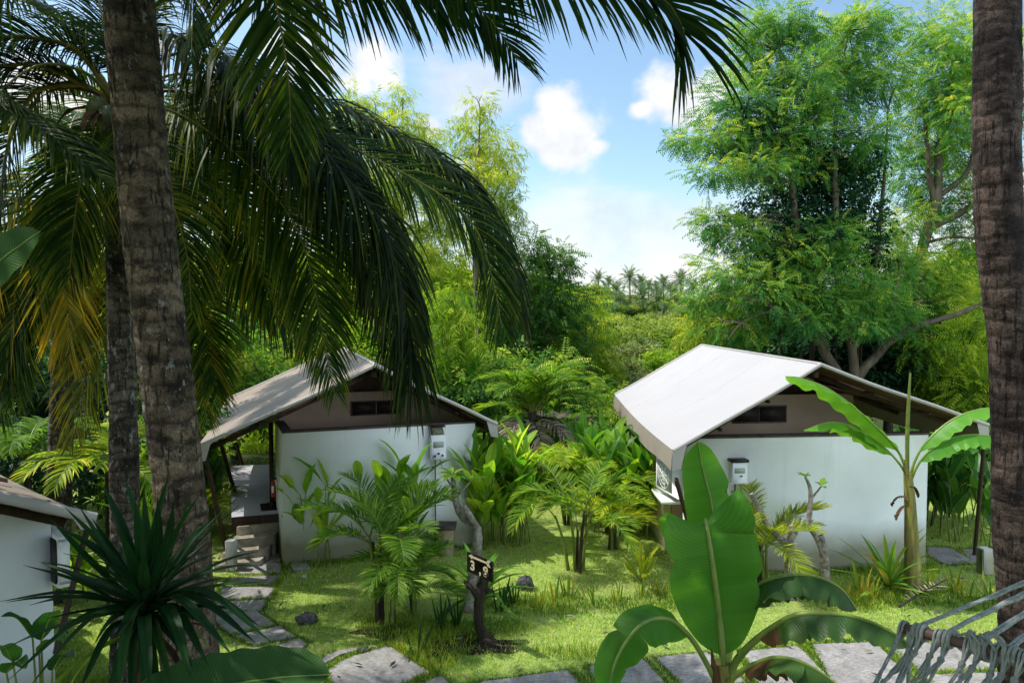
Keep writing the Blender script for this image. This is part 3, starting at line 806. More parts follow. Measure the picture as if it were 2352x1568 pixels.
# ------------------------------------------------------------------ ground
def hgt(x, y):
    x = np.asarray(x, float); y = np.asarray(y, float)
    s = lambda a, b, v: (lambda t: t * t * (3 - 2 * t))(np.clip((v - a) / (b - a), 0, 1))
    z = -4.0 * s(19, 34, y) + 4.5 * s(48, 95, y) + 2.2 * s(95, 140, y) - 3 * s(150, 400, y)
    z = z + .8 * np.sin(x * .11 + 1) * s(24, 40, y)
    return z
xs = np.concatenate([np.linspace(-600, -40, 15)[:-1], np.linspace(-40, 40, 81), np.linspace(40, 600, 15)[1:]])
ys = np.concatenate([np.linspace(-12, 40, 105), np.linspace(40, 160, 61)[1:], np.linspace(160, 1200, 27)[1:]])
XX, YY = np.meshgrid(xs, ys, indexing='ij')
gv = np.stack([XX, YY, hgt(XX, YY) + np.where((YY < 19), .02 * np.sin(XX * 1.3) * np.sin(YY * 1.1), 0)], -1)
mb = MB(); grid(mb, gv); g = mb.build('ground', M['ground'], None, True); setp(g, 'short sunlit lawn sloping off into the wooded valley', 'ground', kind='structure')

def on_slab(x, y): return np.zeros(len(x), bool)
SLABS = []     # ground polygons (world xy) kept free of grass
# ------------------------------------------------------------------ paving slabs
def slab(label, px, thick=.045, z=.017, grp='grey stepping slabs of the garden path', mat='slab'):
    pts = np.array([G(x, y) for x, y in px])
    SLABS.append(pts[:, :2])
    c = pts.mean(0)
    root_c = A(c[0], c[1], 0); z = z + .0031 * (len(SLABS) % 5)
    n = len(pts)
    # worn outline: subdivide edges and jitter, small chamfer
    ring = []
    for i in range(n):
        a, b = pts[i], pts[(i + 1) % n]
        for t in np.linspace(0, 1, 9)[:-1]:
            q = a * (1 - t) + b * t
            if t == 0: q = q + (c - q) * .02
            ring.append(q + np.append(RNG.normal(0, .006, 2), 0))
    ring = np.array(ring); k = len(ring)
    lo = ring.copy(); lo[:, 2] = -.03
    mid = ring.copy(); mid[:, 2] = z - .012
    inn = ring + (c - ring) * (.018 / np.maximum(np.linalg.norm(c - ring, axis=1), .1))[:, None]; inn[:, 2] = z
    mb = MB()
    for a, b in ((lo, mid), (mid, inn)):
        mb.add(np.vstack([a, b]), [[i, (i + 1) % k, k + (i + 1) % k, k + i] for i in range(k)])
    mb.add(inn, np.arange(k))
    o = mb.build('paving_slab', M[mat], None, False, off=root_c)
    o.location = root_c
    setp(o, label, 'paving slab', grp)
    return o
def z7(*p): return [(x * .3336, 1045 + y * .3336) for x, y in p]
def z8(*p): return [(784.6 + x * .3336, 1045 + y * .3336) for x, y in p]
def z9(*p): return [(1568 + x * .3336, 1045 + y * .3336) for x, y in p]

slab('slab right at the foot of the concrete steps', z7((1630, 712), (1925, 680), (1932, 742), (1640, 768)))
slab('second slab out from the concrete steps, beside the white post', z7((1628, 775), (1940, 745), (1947, 815), (1640, 822)))
slab('third slab out from the steps, under the pointed dracaena leaf', z7((1590, 850), (1945, 833), (1895, 890), (1545, 905)))
slab('fourth slab out from the steps, with a dappled sunlit face', z7((1525, 922), (1900, 910), (1862, 988), (1505, 1000)))
slab('fifth slab out from the steps, narrow and fully sunlit', z7((1500, 1010), (1842, 998), (1802, 1072), (1470, 1090)))
slab('slab at the bend of the path, partly behind dracaena tips', z7((1430, 1110), (1755, 1070), (1908, 1168), (1590, 1240)))
slab('squarish sunlit slab below the bend, left of the black rock', z7((1610, 1250), (1932, 1180), (2040, 1255), (1750, 1315)))
slab('thin edge of slab showing just above the dark banana leaf', z7((1700, 1345), (1930, 1312), (2062, 1265), (2115, 1300), (2010, 1420), (1760, 1440)))
slab('small broken slab left of the largest shaded slab', z8((-200, 1432), (-30, 1352), (228, 1318), (245, 1326), (-14, 1384), (-150, 1462)))
slab('largest slab, purple-grey and shaded, beside the dark banana leaf', z8((-100, 1490), (2, 1410), (322, 1310), (622, 1500), (330, 1620), (-60, 1660)))
slab('slab corner at the bottom edge between two larger slabs', z8((560, 1568), (690, 1520), (760, 1590), (640, 1660)))
slab('wide pale slab cut by the bottom edge below the sign', z8((860, 1590), (1000, 1560), (1562, 1485), (1660, 1590), (1500, 1700), (900, 1700)))
slab('pale slab behind the torn drooping banana leaf', z8((1690, 1465), (2080, 1410), (2240, 1580), (1770, 1610)))
slab('pale slab directly behind the banana stalks', z9((-180, 1400), (170, 1365), (450, 1580), (10, 1610)))
slab('pale slab under the browned lowest banana leaf', z9((410, 1352), (800, 1313), (1045, 1575), (520, 1600)))
slab('large pale slab left of the hammock net', z9((885, 1302), (1330, 1290), (1530, 1500), (1600, 1600), (1050, 1600)))
slab('slab half hidden behind the hammock bar', z9((1390, 1300), (1900, 1290), (2200, 1480), (1640, 1500)))
slab('slab beyond the hammock seen through its net', z9((1660, 1520), (2220, 1500), (2500, 1660), (1800, 1700)))
slab('shaded slab at the right corner of the right hut', z9((1670, 640), (1830, 642), (2042, 748), (1800, 757), (1690, 700)))
slab('slab behind the short white post at right', z9((1910, 650), (2180, 640), (2330, 740), (2010, 752)))

# ------------------------------------------------------------------ huts
def roof_sheet(mb, a0, a1, b0, b1, sag, nu=20, nv=16, mat=0, off=0.0, wrink=.0, rng=RNG, vmin=0):
    """a0-a1: near edge (eave -> ridge), b0-b1: far edge"""
    u = np.linspace(0, 1, nu)[:, None, None]; v = np.linspace(0, 1, nv)[None, :, None]
    V = (a0 * (1 - u) + a1 * u) * (1 - v) + (b0 * (1 - u) + b1 * u) * v
    s = sag * np.sin(math.pi * v) * (1 - u) ** .6 * 1.0 + sag * .5 * np.sin(math.pi * u) * np.sin(math.pi * np.clip(v, 0.02, .98)) ** .3
    w = wrink * np.sin(v * 23 + 6 * u) * np.sin(math.pi * u)
    V = V + np.array([0, 0, 1.0]) * (-s + w + off)
    grid(mb, V, mat)
    return V

def hut(label, WL, WR, zt, near, far, ret, inner_back, win, seed, roofmat, gable_y, left=True, right=True, val=.24, band_top=2.62, rafters=True, group='safari tent huts in the garden', gx=(None, None), posts=(), hemr=.03):
    """WL, WR wall foot corners; near/far: eave L, apex, eave R (world); ret: return wall offset at left end"""
    w = norm(WR - WL); d = A(-w[1], w[0], 0); up = A(0, 0, 1)
    c = (WL + WR) / 2
    root = thing('tent_hut', label, 'hut', c, group)
    # front wall, one solid slab with a dark capping
    mb = MB(); th = .14
    poly_prism(mb, [WL, WR, WR + d * th, WL + d * th], up * (zt - .03) )
    if ret is not None:
        e = WL + ret
        rn = norm(A(-ret[1], ret[0], 0)) * th
        poly_prism(mb, [WL + ret * .004, WL + ret, WL + ret - rn, WL - rn + ret * .004], up * (zt - .032))
    mb.build('white_wall', M['wall'], root)
    mb = MB(); z0 = up * (zt - .028); o = .012
    poly_prism(mb, [WL - w * o - d * o + z0, WR + w * o - d * o + z0, WR + w * o + d * (th + o) + z0, WL - w * o + d * (th + o) + z0], up * .034)
    if ret is not None:
        poly_prism(mb, [WL + d * (th + o + .003) + z0, WL + ret + z0, WL + ret - rn + z0, WL + d * (th + o + .003) - rn + z0], up * .032)
    mb.build('wall_capping', M['cap'], root)
    # roof
    eL, ap, eR = near; fL, fa, fR = far
    mb = MB(); Vl = roof_sheet(mb, eL, ap, fL, fa, .075, wrink=.013); Vr = roof_sheet(mb, eR, ap, fR, fa, .075, wrink=.013)
    for (a, b) in ((Vl, -1), (Vr, 1)):
        ed = a[0]                                       # eave line
        k = len(ed); t = np.linspace(0, 1, k)
        out = w * (b * .03)
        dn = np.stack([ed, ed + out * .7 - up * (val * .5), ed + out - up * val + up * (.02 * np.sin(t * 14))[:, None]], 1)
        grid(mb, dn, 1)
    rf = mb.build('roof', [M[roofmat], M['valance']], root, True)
    mb = MB()
    roof_sheet(mb, eL, ap, fL, fa, .075, off=-.035, wrink=.013); roof_sheet(mb, eR, ap, fR, fa, .075, off=-.035, wrink=.013)
    mb.build('roof_lining', M['lining'], rf, True)
    mb = MB()
    for V in (Vl, Vr):
        tube(mb, V[:, 0] + up * -.005, hemr, 8); tube(mb, V[:, -1], hemr, 8)
    tube(mb, (Vl[-1] + up * .004), .022, 8)
    for V in (Vl, Vr):
        for j in (5, 10): tube(mb, V[:, j] - up * .002, .006, 5)
    for V, s in ((Vl, -1), (Vr, 1)):                     # corner flaps
        q = V[0, 0]
        poly_prism(mb, [q - up * .02, q + w * (-s) * .2 - up * (.02 - .2 * abs((V[-1, 0] - q)[2]) / np.linalg.norm((V[-1, 0] - q)[:2])), q + w * (-s) * .12 - up * val * .9, q + w * s * .02 - up * val], -d * .01)
    mb.build('roof_hem', M['hem'], rf, True)
    # inner tent: gable end with a flat top band, side walls
    gl, gr = gx
    iL = WL + d * gable_y + w * gl; iR = WL + d * gable_y + w * gr
    def roofz(p):
        k1 = ((p - ap) @ w)
        if k1 < 0: s = (ap[2] - eL[2]) / max(.1, -((eL - ap) @ w)); return ap[2] + k1 * s - .19
        s = (ap[2] - eR[2]) / max(.1, ((eR - ap) @ w)); return ap[2] - k1 * s - .19
    top = []
    for t in np.linspace(1, 0, 25):
        p = iL * (1 - t) + iR * t
        top.append(p + up * min(band_top, roofz(p)))
    mb = MB(); poly_prism(mb, [iL + up * .6, iR + up * .6] + top, d * .03)
    gb = mb.build('tent_gable', M['inner'], root)
    mb = MB()
    top2 = [p + up * 0 for p in top]
    ap2 = ap + d * (gable_y + .45)
    g2 = [WL + d * (gable_y + .6) + w * gl * 1 + up * 2.0, WL + d * (gable_y + .6) + w * gr + up * 2.0]
    tri = []
    for t in np.linspace(1, 0, 25):
        p = (WL + d * (gable_y + .6)) + w * (gl * (1 - t) + gr * t)
        tri.append(p + up * (roofz(p) - .02))
    poly_prism(mb, g2 + tri, d * .02)
    mb.build('gable_lining', M['lining'], root)
    # window in the gable
    if win:
        a, b, z0, z1 = win
        q = WL + d * (gable_y - .02)
        mb = MB(); mid = (a + b) / 2
        for (s, e) in ((a, mid - .012), (mid + .012, b)):
            box(mb, q + w * ((s + e) / 2) + up * ((z0 + z1) / 2), w * (e - s) / 2, d * .012, up * (z1 - z0) / 2)
        wd = mb.build('gable_window', M['mesh'], root)
        mb = MB(); fr = .022
        for (cx, cz, hx, hz) in ((mid, z0 - fr / 2, (b - a) / 2 + fr, fr / 2), (mid, z1 + fr / 2, (b - a) / 2 + fr, fr / 2), (a - fr / 2, (z0 + z1) / 2, fr / 2, (z1 - z0) / 2), (b + fr / 2, (z0 + z1) / 2, fr / 2, (z1 - z0) / 2)):
            box(mb, q + w * cx + up * cz - d * .004, w * hx, d * .014, up * hz)
        mb.build('window_frame', M['cap'], wd)
    # side walls of the inner tent
    L = np.linalg.norm((fa - ap)[:2]) - gable_y - .8
    for nm, q, sgn in (('tent_side', iL, -1), ('tent_side', iR, 1)):
        mb = MB(); zt2 = min(band_top, roofz(q)) - .05
        fd = norm((fa - ap) * A(1, 1, 0)); poly_prism(mb, [q + d * .04, q + fd * L, q + fd * L + w * sgn * .03, q + d * .04 + w * sgn * .03], up * (zt2 if sgn > 0 else min(zt2, 2.12)))
        mb.build(nm, M['inner'] if sgn < 0 and ret is not None else M['side'], root)
    # ridge beam, rafters
    fdir = norm((fa - ap)); Lr = np.linalg.norm(fa - ap)
    mb = MB(); box(mb, ap + fdir * (Lr / 2) - up * .17, fdir * (Lr / 2 - .15), norm(np.cross(fdir, up)) * .04, up * .05); mb.build('ridge_beam', M['timber'], root)
    for (e, f) in ((eL, fL), (eR, fR)):
        for t in (.07, .35, .65, .93):
            a = e * (1 - t) + f * t; b = ap * (1 - t) + fa * t
            x = norm(b - a); ln = np.linalg.norm(b - a)
            mb = MB(); box(mb, (a + b) / 2 - up * .165 - x * .02, x * (ln / 2 - .16), fdir * .028, norm(np.cross(x, fdir)) * .04); mb.build('rafter', M['timber'], root)
        for tz in (.33, .66):
            a = e * (1 - tz) + ap * tz; b = f * (1 - tz) + fa * tz
            x = norm(b - a); ln = np.linalg.norm(b - a)
            mb = MB(); box(mb, (a + b) / 2 - up * .15, x * (ln / 2 - .1), norm(np.cross(x, up)) * .02, up * .022); mb.build('purlin', M['timber'], root)
    for a, b, r in posts:
        mb = MB(); tube(mb, [a, b], r, 8); mb.build('post', M['timber'], root, True)
    return root, w, d

up = A(0, 0, 1)
# ---- left hut
WL = G(653, 1300); WR = G(1092, 1250)
zt = 2.2
eL = P(452, 1026, 10.35); ap = P(862, 838, 11.2); eR = P(1142, 973, 12.0)
w = norm(WR - WL); d = A(-w[1], w[0], 0)
rd = norm(A(-.324, .946, 0))
far = (eL + rd * 6.1, ap + rd * 6.1, eR + rd * 6.1)
ret = A(-.50, 1.1, 0)
dk0 = G(535, 1185, .65)      # deck front-left corner
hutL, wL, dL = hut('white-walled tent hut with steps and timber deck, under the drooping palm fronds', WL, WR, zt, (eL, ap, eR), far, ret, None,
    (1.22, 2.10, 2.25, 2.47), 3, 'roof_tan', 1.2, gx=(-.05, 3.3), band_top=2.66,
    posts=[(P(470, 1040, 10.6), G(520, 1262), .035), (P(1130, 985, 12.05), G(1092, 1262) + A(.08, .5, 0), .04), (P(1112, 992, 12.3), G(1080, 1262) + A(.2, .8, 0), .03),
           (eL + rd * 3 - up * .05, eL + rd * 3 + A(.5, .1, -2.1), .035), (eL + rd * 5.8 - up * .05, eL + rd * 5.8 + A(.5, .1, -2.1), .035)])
# dark opening frame of the side wall, deck, steps as parts
LDECK = .65
F0 = G(532, 1187, LDECK); F1 = G(641, 1178, LDECK); B0 = G(528, 1070, LDECK); B1 = G(612, 1066, LDECK)
mb = MB(); dd = np.array([F0, F1 + A(.06, 0, 0), B1 + A(.1, 0, 0), B0]); poly_prism(mb, dd - up * .05, up * .05); deck = mb.build('deck', M['deck'], hutL)
mb = MB(); poly_prism(mb, [F0 - up * .24 + A(.0, -.006, 0), F1 - up * .24 + A(.05, -.006, 0), F1 - up * .002 + A(.05, -.006, 0), F0 - up * .002 + A(0, -.006, 0)], A(0, .045, 0)); mb.build('fascia_board', M['timber'], deck)
mb = MB(); poly_prism(mb, [F0 - up * .65 + A(.05, .3, 0), F1 - up * .65 + A(.05, .3, 0), B1 - up * .65, B0 - up * .65 + A(.05, 0, 0)], up * .59); mb.build('deck_plinth', M['steps'], deck)
sdir = norm(F0 - F1); fw = A(-.1, -1, 0); fw = fw / np.linalg.norm(fw)
for i, (zz, dep) in enumerate(((.50, .12), (.36, .36), (.22, .60), (.10, .84))):
    mb = MB(); a = A(F0[0], F0[1], 0) + A(.12, .05, 0); b = A(F1[0], F1[1], 0) + A(.02, .05, 0)
    poly_prism(mb, [a + fw * dep, b + fw * dep, b + fw * (dep - .26), a + fw * (dep - .26)], up * zz)
    mb.build('step', M['steps'], hutL)
# dark timber door frame on the tent side above the deck
q = WL + ret
mb = MB()
for k, s in enumerate((.06, 1.0, 1.9)):
    box(mb, q + rd * s + up * 1.45 - wL * .08, rd * .045, wL * .03, up * .82)
box(mb, q + rd * 1.0 + up * .70 - wL * .08, rd * 1.0, wL * .026, up * .04)
mb.build('door_frame', M['timber'], hutL)
mb = MB(); box(mb, q + rd * .53 + up * 1.5 - wL * .065, rd * .42, wL * .012, up * .7); box(mb, q + rd * 1.45 + up * 1.5 - wL * .065, rd * .40, wL * .012, up * .7); mb.build('door_panel', M['mesh'], hutL)
mb = MB(); box(mb, WL + ret * .55 - wL * .075 + up * 1.45 + A(-.02, 0, 0), norm(ret) * .05, wL * .012, up * .09); mb.build('number_plate', M['black'], hutL)

# ---- right hut
WLr = A(2.72, 10.56, 0); WRr = G(2125, 1300)
eLr = P(1546, 1034, 9.95); apr = P(1885, 836, 10.35); eRr = P(2270, 975, 10.75)
farr = (P(1412, 906, 16.3), P(1612, 792, 16.55), P(1612, 792, 16.55) + A(2.6, .2, -1.0))
hutR, wR, dR = hut('white-walled tent hut on the right under a bright pale canvas roof', WLr, WRr, 2.18, (eLr, apr, eRr), farr, None, None,
    (1.12, 2.02, 2.27, 2.52), 5, 'roof', .85, gx=(.06, 3.25), val=.30, band_top=2.72,
    posts=[(P(1553, 1100, 10.1), P(1590, 1235, 10.9), .035), (P(1425, 945, 15.4), P(1450, 1015, 15.0), .05), (P(1447, 960, 14.6), P(1465, 1020, 14.2), .05),
           (P(2262, 1000, 10.9), G(2238, 1275), .03), (P(2170, 1040, 13.0), G(2140, 1205), .03)])
mb = MB(); box(mb, P(1545, 1139, 11.6), A(.28, 0, 0), A(0, .4, 0), up * .03); mb.build('shelf', M['white'], hutR)

# ---- hut at the lower left
W3R = A(-4.62, 6.76, 0); dir3 = A(math.cos(math.radians(40)), math.sin(math.radians(40)), 0); W3L = W3R - dir3 * 3.6
d3 = A(-dir3[1], dir3[0], 0)
e3R = P(219, 1188, 6.45); a3 = e3R - dir3 * 2.5 + up * 1.15 - d3 * .0; e3L = a3 - dir3 * 2.5 - up * 1.15
r3 = norm(A(-math.sin(math.radians(50)), math.cos(math.radians(50)), 0))
far3 = tuple(q + r3 * 6.0 for q in (e3L, a3, e3R))
hut3, w3, d3 = hut('shaded tent hut cut off by the left edge, behind the dracaena', W3L, W3R, 2.2, (e3L, a3, e3R), far3, None, None, None, 7, 'roof_tan', .9, gx=(.1, 3.35), val=.1, hemr=.05,
    posts=[(P(205, 1195, 6.7), P(128, 1500, 6.1), .026)])
# ------------------------------------------------------------------ things on and around the huts
def heater(label, wl, w, d, s, zb, h, wd, hood, grp='gas water heaters on hut walls'):
    q = wl + w * s + A(0, 0, zb) - d * .003
    root = thing('water_heater', label, 'water heater', q, grp)
    up = A(0, 0, 1)
    mb = MB(); box(mb, q + up * h / 2 - d * .075, w * wd / 2, d * .072, up * h / 2, bev=.012); mb.build('casing', M['white'], root)
    mb = MB(); box(mb, q + up * h * .62 - d * .150, w * wd * .33, d * .002, up * h * .12); mb.build('label_panel', M['greyp'], root)
    for kx, kz in ((-.25, .16), (0, .26), (.25, .17)) if hood else ((.08, .38),):
        mb = MB(); p = q + w * wd * kx + up * h * kz - d * .148; tube(mb, [p, p - d * .03], .017 if hood else .012, 12); mb.build('knob', M['black'], root)
    mb = MB()
    if hood:
        poly_prism(mb, [q + w * (-wd * .38) + up * (h + .004) - d * .02, q + w * (wd * .38) + up * (h + .004) - d * .02, q + w * wd * .30 + up * (h + .12) - d * .02, q - w * wd * .42 + up * (h + .13) - d * .02], -d * .11)
        fl = mb.build('flue_cowl', M['steel'], root)
        mb = MB(); box(mb, q + up * (h + .145) - d * .07, w * wd * .46, d * .075, up * .012); mb.build('cowl_rim', M['black'], fl)
    else:
        box(mb, q + up * (h + .02) - d * .08, w * wd * .55, d * .09, up * .02); mb.build('flue_cowl', M['black'], root)
    mb = MB(); tube(mb, [q - d * .06 + w * wd * -.15, q - d * .05 + w * wd * -.15 - up * zb * .9], .011, 8); mb.build('pipe', M['black'], root)
    mb = MB(); tube(mb, [q - d * .06 + w * wd * .15, q - d * .09 + w * wd * .18 - up * .07, q - d * .06 + w * wd * .3 - up * .15], .007, 6, n=8)
    tube(mb, [q - d * .06 - w * wd * .15 - up * .13, q - d * .07 - w * wd * .4 - up * .14], .012, 6); mb.build('valve', M['steel'], root)
hs = ((1012 - 653) / (1092 - 653))
heater('white heater with three knobs and a sooty open cowl, on the left hut', WL, wL, dL, 2.53, 1.60, .42, .27, True)
heater('white heater with a flat black top and sticker, on the right hut', WLr, wR, dR, .80, 1.46, .34, .25, False)

# fire extinguisher hung by the deck door
p = P(628, 1112, 11.9)
ex = thing('fire_extinguisher', 'small red fire extinguisher hung on the hut side above the deck', 'fire extinguisher', p)
mb = MB(); tube(mb, [p + up * -.22, p + up * -.21, p + up * .02, p + up * .06, p + up * .075], [.032, .038, .038, .026, .014], 14); mb.build('cylinder', M['redp'], ex, True)
mb = MB(); box(mb, p + up * .10, A(.05, 0, 0), A(0, .012, 0), up * .02); tube(mb, [p + A(.02, 0, .1), p + A(.08, 0, .04), p + A(.07, 0, -.12)], .008, 6, n=8); mb.build('valve_handle', M['black'], ex)
mb = MB(); box(mb, p + A(0, -.0395, -.08), A(.02, 0, 0), A(0, .002, 0), up * .06); mb.build('label_panel', M['white'], ex)
# doormat
q0 = [G(597, 1158, LDECK + .004), G(641, 1153, LDECK + .004), G(641, 1170, LDECK + .004), G(600, 1173, LDECK + .004)]
mb = MB(); poly_prism(mb, q0, up * .015); o = mb.build('doormat', M['mat'], None, off=q0[0]); o.location = q0[0]; setp(o, 'dark brown doormat lying at the front of the deck', 'doormat')

# air conditioners
def aircon(label, c, x, y, h, grp):
    """c centre of the front face, x half-vector along the front, y half-vector to the back"""
    root = thing('air_conditioner', label, 'air conditioner', c, grp)
    mb = MB(); box(mb, c + y, x, y, up * h, bev=.012); mb.build('casing', M['white'], root)
    n = -norm(y)
    mb = MB(); box(mb, c + n * .004 - x * .18, x * .66, norm(y) * .004, up * h * .8); gr = mb.build('fan_opening', M['greyp'], root)
    mb = MB()
    for r in (.25, .5, .75):
        t = np.linspace(0, 2 * math.pi, 25)
        tube(mb, c + n * .014 - x * .18 + np.cos(t)[:, None] * norm(x) * h * r + np.sin(t)[:, None] * up * h * r, .006, 5, caps=False)
    for k in range(4):
        t = k * math.pi / 4 + .3; v = math.cos(t) * norm(x) * h * .78 + math.sin(t) * up * h * .78
        tube(mb, [c + n * .018 - x * .18 - v, c + n * .018 - x * .18 + v], .006, 5)
    mb.build('fan_guard', M['white'], gr)
aircon('white outdoor air conditioner on a shelf beside the right hut', P(1531, 1095, 11.3), A(.09, -.42, 0), A(.14, .02, 0), .27, 'air conditioners beside huts')

# louvred window on the flank of the lower-left hut
q = P(122, 1272, 7.0)
mb = MB()
xx = r3 * .30; 
root = thing('louvred_vent', 'white slatted ventilation box behind the corner of the lower-left hut', 'vent', q)
for s in (-1, 1): box(mb, q + xx * s, r3 * .03, w3 * .05, up * .23)
for s in (-1, 1): box(mb, q + up * .23 * s, xx + r3 * .03, w3 * .052, up * .03)
for s in (-.1, .1): box(mb, q + up * s, xx, w3 * .03, up * .012)
box(mb, q, r3 * .015, w3 * .045, up * .23)
mb.build('frame', M['white'], root)
mb = MB(); box(mb, q - w3 * .06, xx, w3 * .01, up * .22); mb.build('louvre', M['black'], root)

# short white posts
def post(label, px, h, r):
    b = G(*px)
    mb = MB(); box(mb, b + up * (h / 2), A(r, 0, 0), A(0, r, 0), up * h / 2, bev=.012)
    o = mb.build('white_post', M['wall'], None, off=b); o.location = b; setp(o, label, 'post', 'short white garden posts')
post('short square white post left of the concrete steps', (532, 1309), .50, .072)
post('short square white post at the far right beside the palm trunk', (2261, 1316), .41, .085)

# inspection cover, stones
mb = MB(); q = [G(*v) for v in z7((2000, 765), (2110, 752), (2135, 790), (2015, 808))]
mb = MB(); poly_prism(mb, [v + up * -.02 for v in q], up * .07); o = mb.build('drain_cover', M['slab'], None, off=q[0]); o.location = q[0]; setp(o, 'small square stone drain cover at the white wall corner', 'drain cover')
def rock(label, px, r, mat, seed, sq=.6, grp=None, name='rock'):
    rng = np.random.default_rng(seed); b = G(*px)
    nu, nv = 12, 8; V = np.zeros((nv + 1, nu + 1, 3))
    ph = rng.uniform(0, 6, 6)
    for i in range(nv + 1):
        th = math.pi * i / nv
        for j in range(nu + 1):
            a = 2 * math.pi * (j % nu) / nu
            k = 1 + .22 * math.sin(3 * a + ph[0]) * math.sin(2 * th + ph[1]) + .13 * math.sin(5 * a + ph[2] + 3 * th) + .08 * math.sin(9 * a + 4 * th + ph[3])
            V[i, j] = b + A(math.sin(th) * math.cos(a) * r * k * 1.15, math.sin(th) * math.sin(a) * r * k * .9, math.cos(th) * r * sq * k + r * sq * .6)
    mb = MB(); grid(mb, V); o = mb.build(name, M[mat], None, False, off=b); o.location = b; setp(o, label, 'rock', grp)
rock('black volcanic rock on the lawn beside the path', (706, 1428), .13, 'rock', 1)
rock('dark lump of rock on the lawn right of the sign', (1208, 1352), .11, 'rock', 2, 1.1)
rock('small pale stone near the drain cover', (697, 1326), .045, 'pale', 3)
rock('flat pale stone on the lawn before the tall paddle leaves', (1405, 1256), .12, 'pale', 4, .25)
rock('grey rock half buried under the front left areca palm', (835, 1494), .07, 'rock', 5, .5)

# pot by the wall
b = G(1027, 1273)
pot = thing('stone_pot', 'tan stone planter standing against the wall of the left hut', 'planter', b)
mb = MB(); tube(mb, [b, b + up * .02, b + up * .44, b + up * .46], [.15, .155, .185, .18], 4, ref=(1, 1, 0)); mb.build('pot_body', M['pot'], pot)
mb = MB(); tube(mb, [b + up * .462, b + up * .53], [.215, .22], 4, ref=(1, 1, 0)); mb.build('rim', M['cap'], pot)

# garden spotlight
b = G(1785, 1468)
sp = thing('garden_spotlight', 'small black garden spotlight standing on the lawn near the slabs', 'spotlight', b)
mb = MB(); tube(mb, [b, b + up * .06], .012, 8); mb.build('spike', M['black'], sp)
c = b + up * .10; ax = norm(A(.3, -.5, .55))
mb = MB(); tube(mb, [c - ax * .06, c - ax * .05, c + ax * .03, c + ax * .05], [.03, .042, .045, .05], 14); hd = mb.build('lamp_head', M['black'], sp, True)
mb = MB(); tube(mb, [c + ax * .051, c + ax * .054], .04, 14); mb.build('lens', M['greyp'], hd)

# ------------------------------------------------------------------ sign on its driftwood stump
b = G(1117, 1478)
sg = thing('direction_sign', 'black board with cream arrow and numbers on a gnarled driftwood stump', 'sign', b)
D8 = 8.55
mb = MB()
tube(mb, [b - up * .06, P(1112, 1462, D8), P(1100, 1430, D8), P(1099, 1390, D8), P(1105, 1356, D8), P(1110, 1335, D8 + .04), P(1112, 1315, D8 + .05)], [.11, .075, .062, .058, .066, .074, .06], 11, n=26, jit=.05)
tube(mb, [P(1099, 1372, D8 - .02), P(1083, 1350, D8 - .05), P(1070, 1338, D8 - .03), P(1068, 1333, D8)], [.045, .036, .034, .02], 8, n=10, jit=.05)
tube(mb, [P(1112, 1354, D8), P(1124, 1355, D8 - .05), P(1130, 1357, D8)], [.05, .03, .015], 7, n=8, jit=.05)
for k in range(7):
    a = k * .9; tube(mb, [b + up * .05, b + A(math.cos(a) * .1, math.sin(a) * .1, .03), b + A(math.cos(a) * .19, math.sin(a) * .19, -.03)], [.04, .028, .01], 6, n=7)
mb.build('stump', M['drift'], sg, True)
yaw = math.radians(48); bw, bh = .245, .125
bx = A(math.cos(yaw), -math.sin(yaw), 0); bn = A(-math.sin(yaw), -math.cos(yaw), 0); bn = bn / np.linalg.norm(bn)
bc = P(1102.5, 1300.5, 8.38)
mb = MB(); box(mb, bc, bx * bw, bn * .014, up * bh, bev=.004); bd = mb.build('board', M['sign'], sg)
def text_mesh(txt, size, pos, xdir, ydir, mat, parent, name, sx=1):
    cu = bpy.data.curves.new(name, 'FONT'); cu.body = txt; cu.size = size; cu.extrude = .0025; cu.align_x = 'CENTER'; cu.offset = .004
    ob = bpy.data.objects.new(name, cu); COL.objects.link(ob)
    dg = bpy.context.evaluated_depsgraph_get(); me = bpy.data.meshes.new_from_object(ob.evaluated_get(dg))
    COL.objects.unlink(ob); bpy.data.objects.remove(ob)
    zd = np.cross(xdir, ydir); rl = root_loc(parent)
    for v in me.vertices:
        q = pos + xdir * (v.co[0] * sx) + ydir * v.co[1] + zd * v.co[2] - rl
        v.co = q
    me.materials.clear(); me.materials.append(mat)
    o = bpy.data.objects.new(name, me); COL.objects.link(o); o.parent = parent
    return o
f0 = bc + bn * .0165
text_mesh('3', .165, f0 + bx * -.125 + up * -.075, bx, up, M['cream'], bd, 'number', 1.2)
text_mesh(',', .165, f0 + bx * .02 + up * -.085, bx, up, M['cream'], bd, 'number', 1.2)
text_mesh('8', .165, f0 + bx * .125 + up * -.080, bx, up, M['cream'], bd, 'number', 1.2)
mb = MB(); ay = up * .090
poly_prism(mb, [f0 + bx * -.13 + ay - up * .012, f0 + bx * .15 + ay - up * .012, f0 + bx * .15 + ay + up * .012, f0 + bx * -.13 + ay + up * .012], bn * .003)
poly_prism(mb, [f0 + bx * -.205 + ay, f0 + bx * -.13 + ay - up * .032, f0 + bx * -.133 + ay + up * .032], bn * .003)
for s in (-1, 1):
    for k in range(2):
        x0 = .15 + .03 * k
        poly_prism(mb, [f0 + bx * (x0 - .012) + ay + up * .012 * s * .3, f0 + bx * (x0 + .012) + ay + up * .012 * s * .3, f0 + bx * (x0 + .045) + ay + up * .042 * s, f0 + bx * (x0 + .02) + ay + up * .042 * s][::s], bn * (.003 + .0004 * k))
mb.build('arrow', M['cream'], bd)

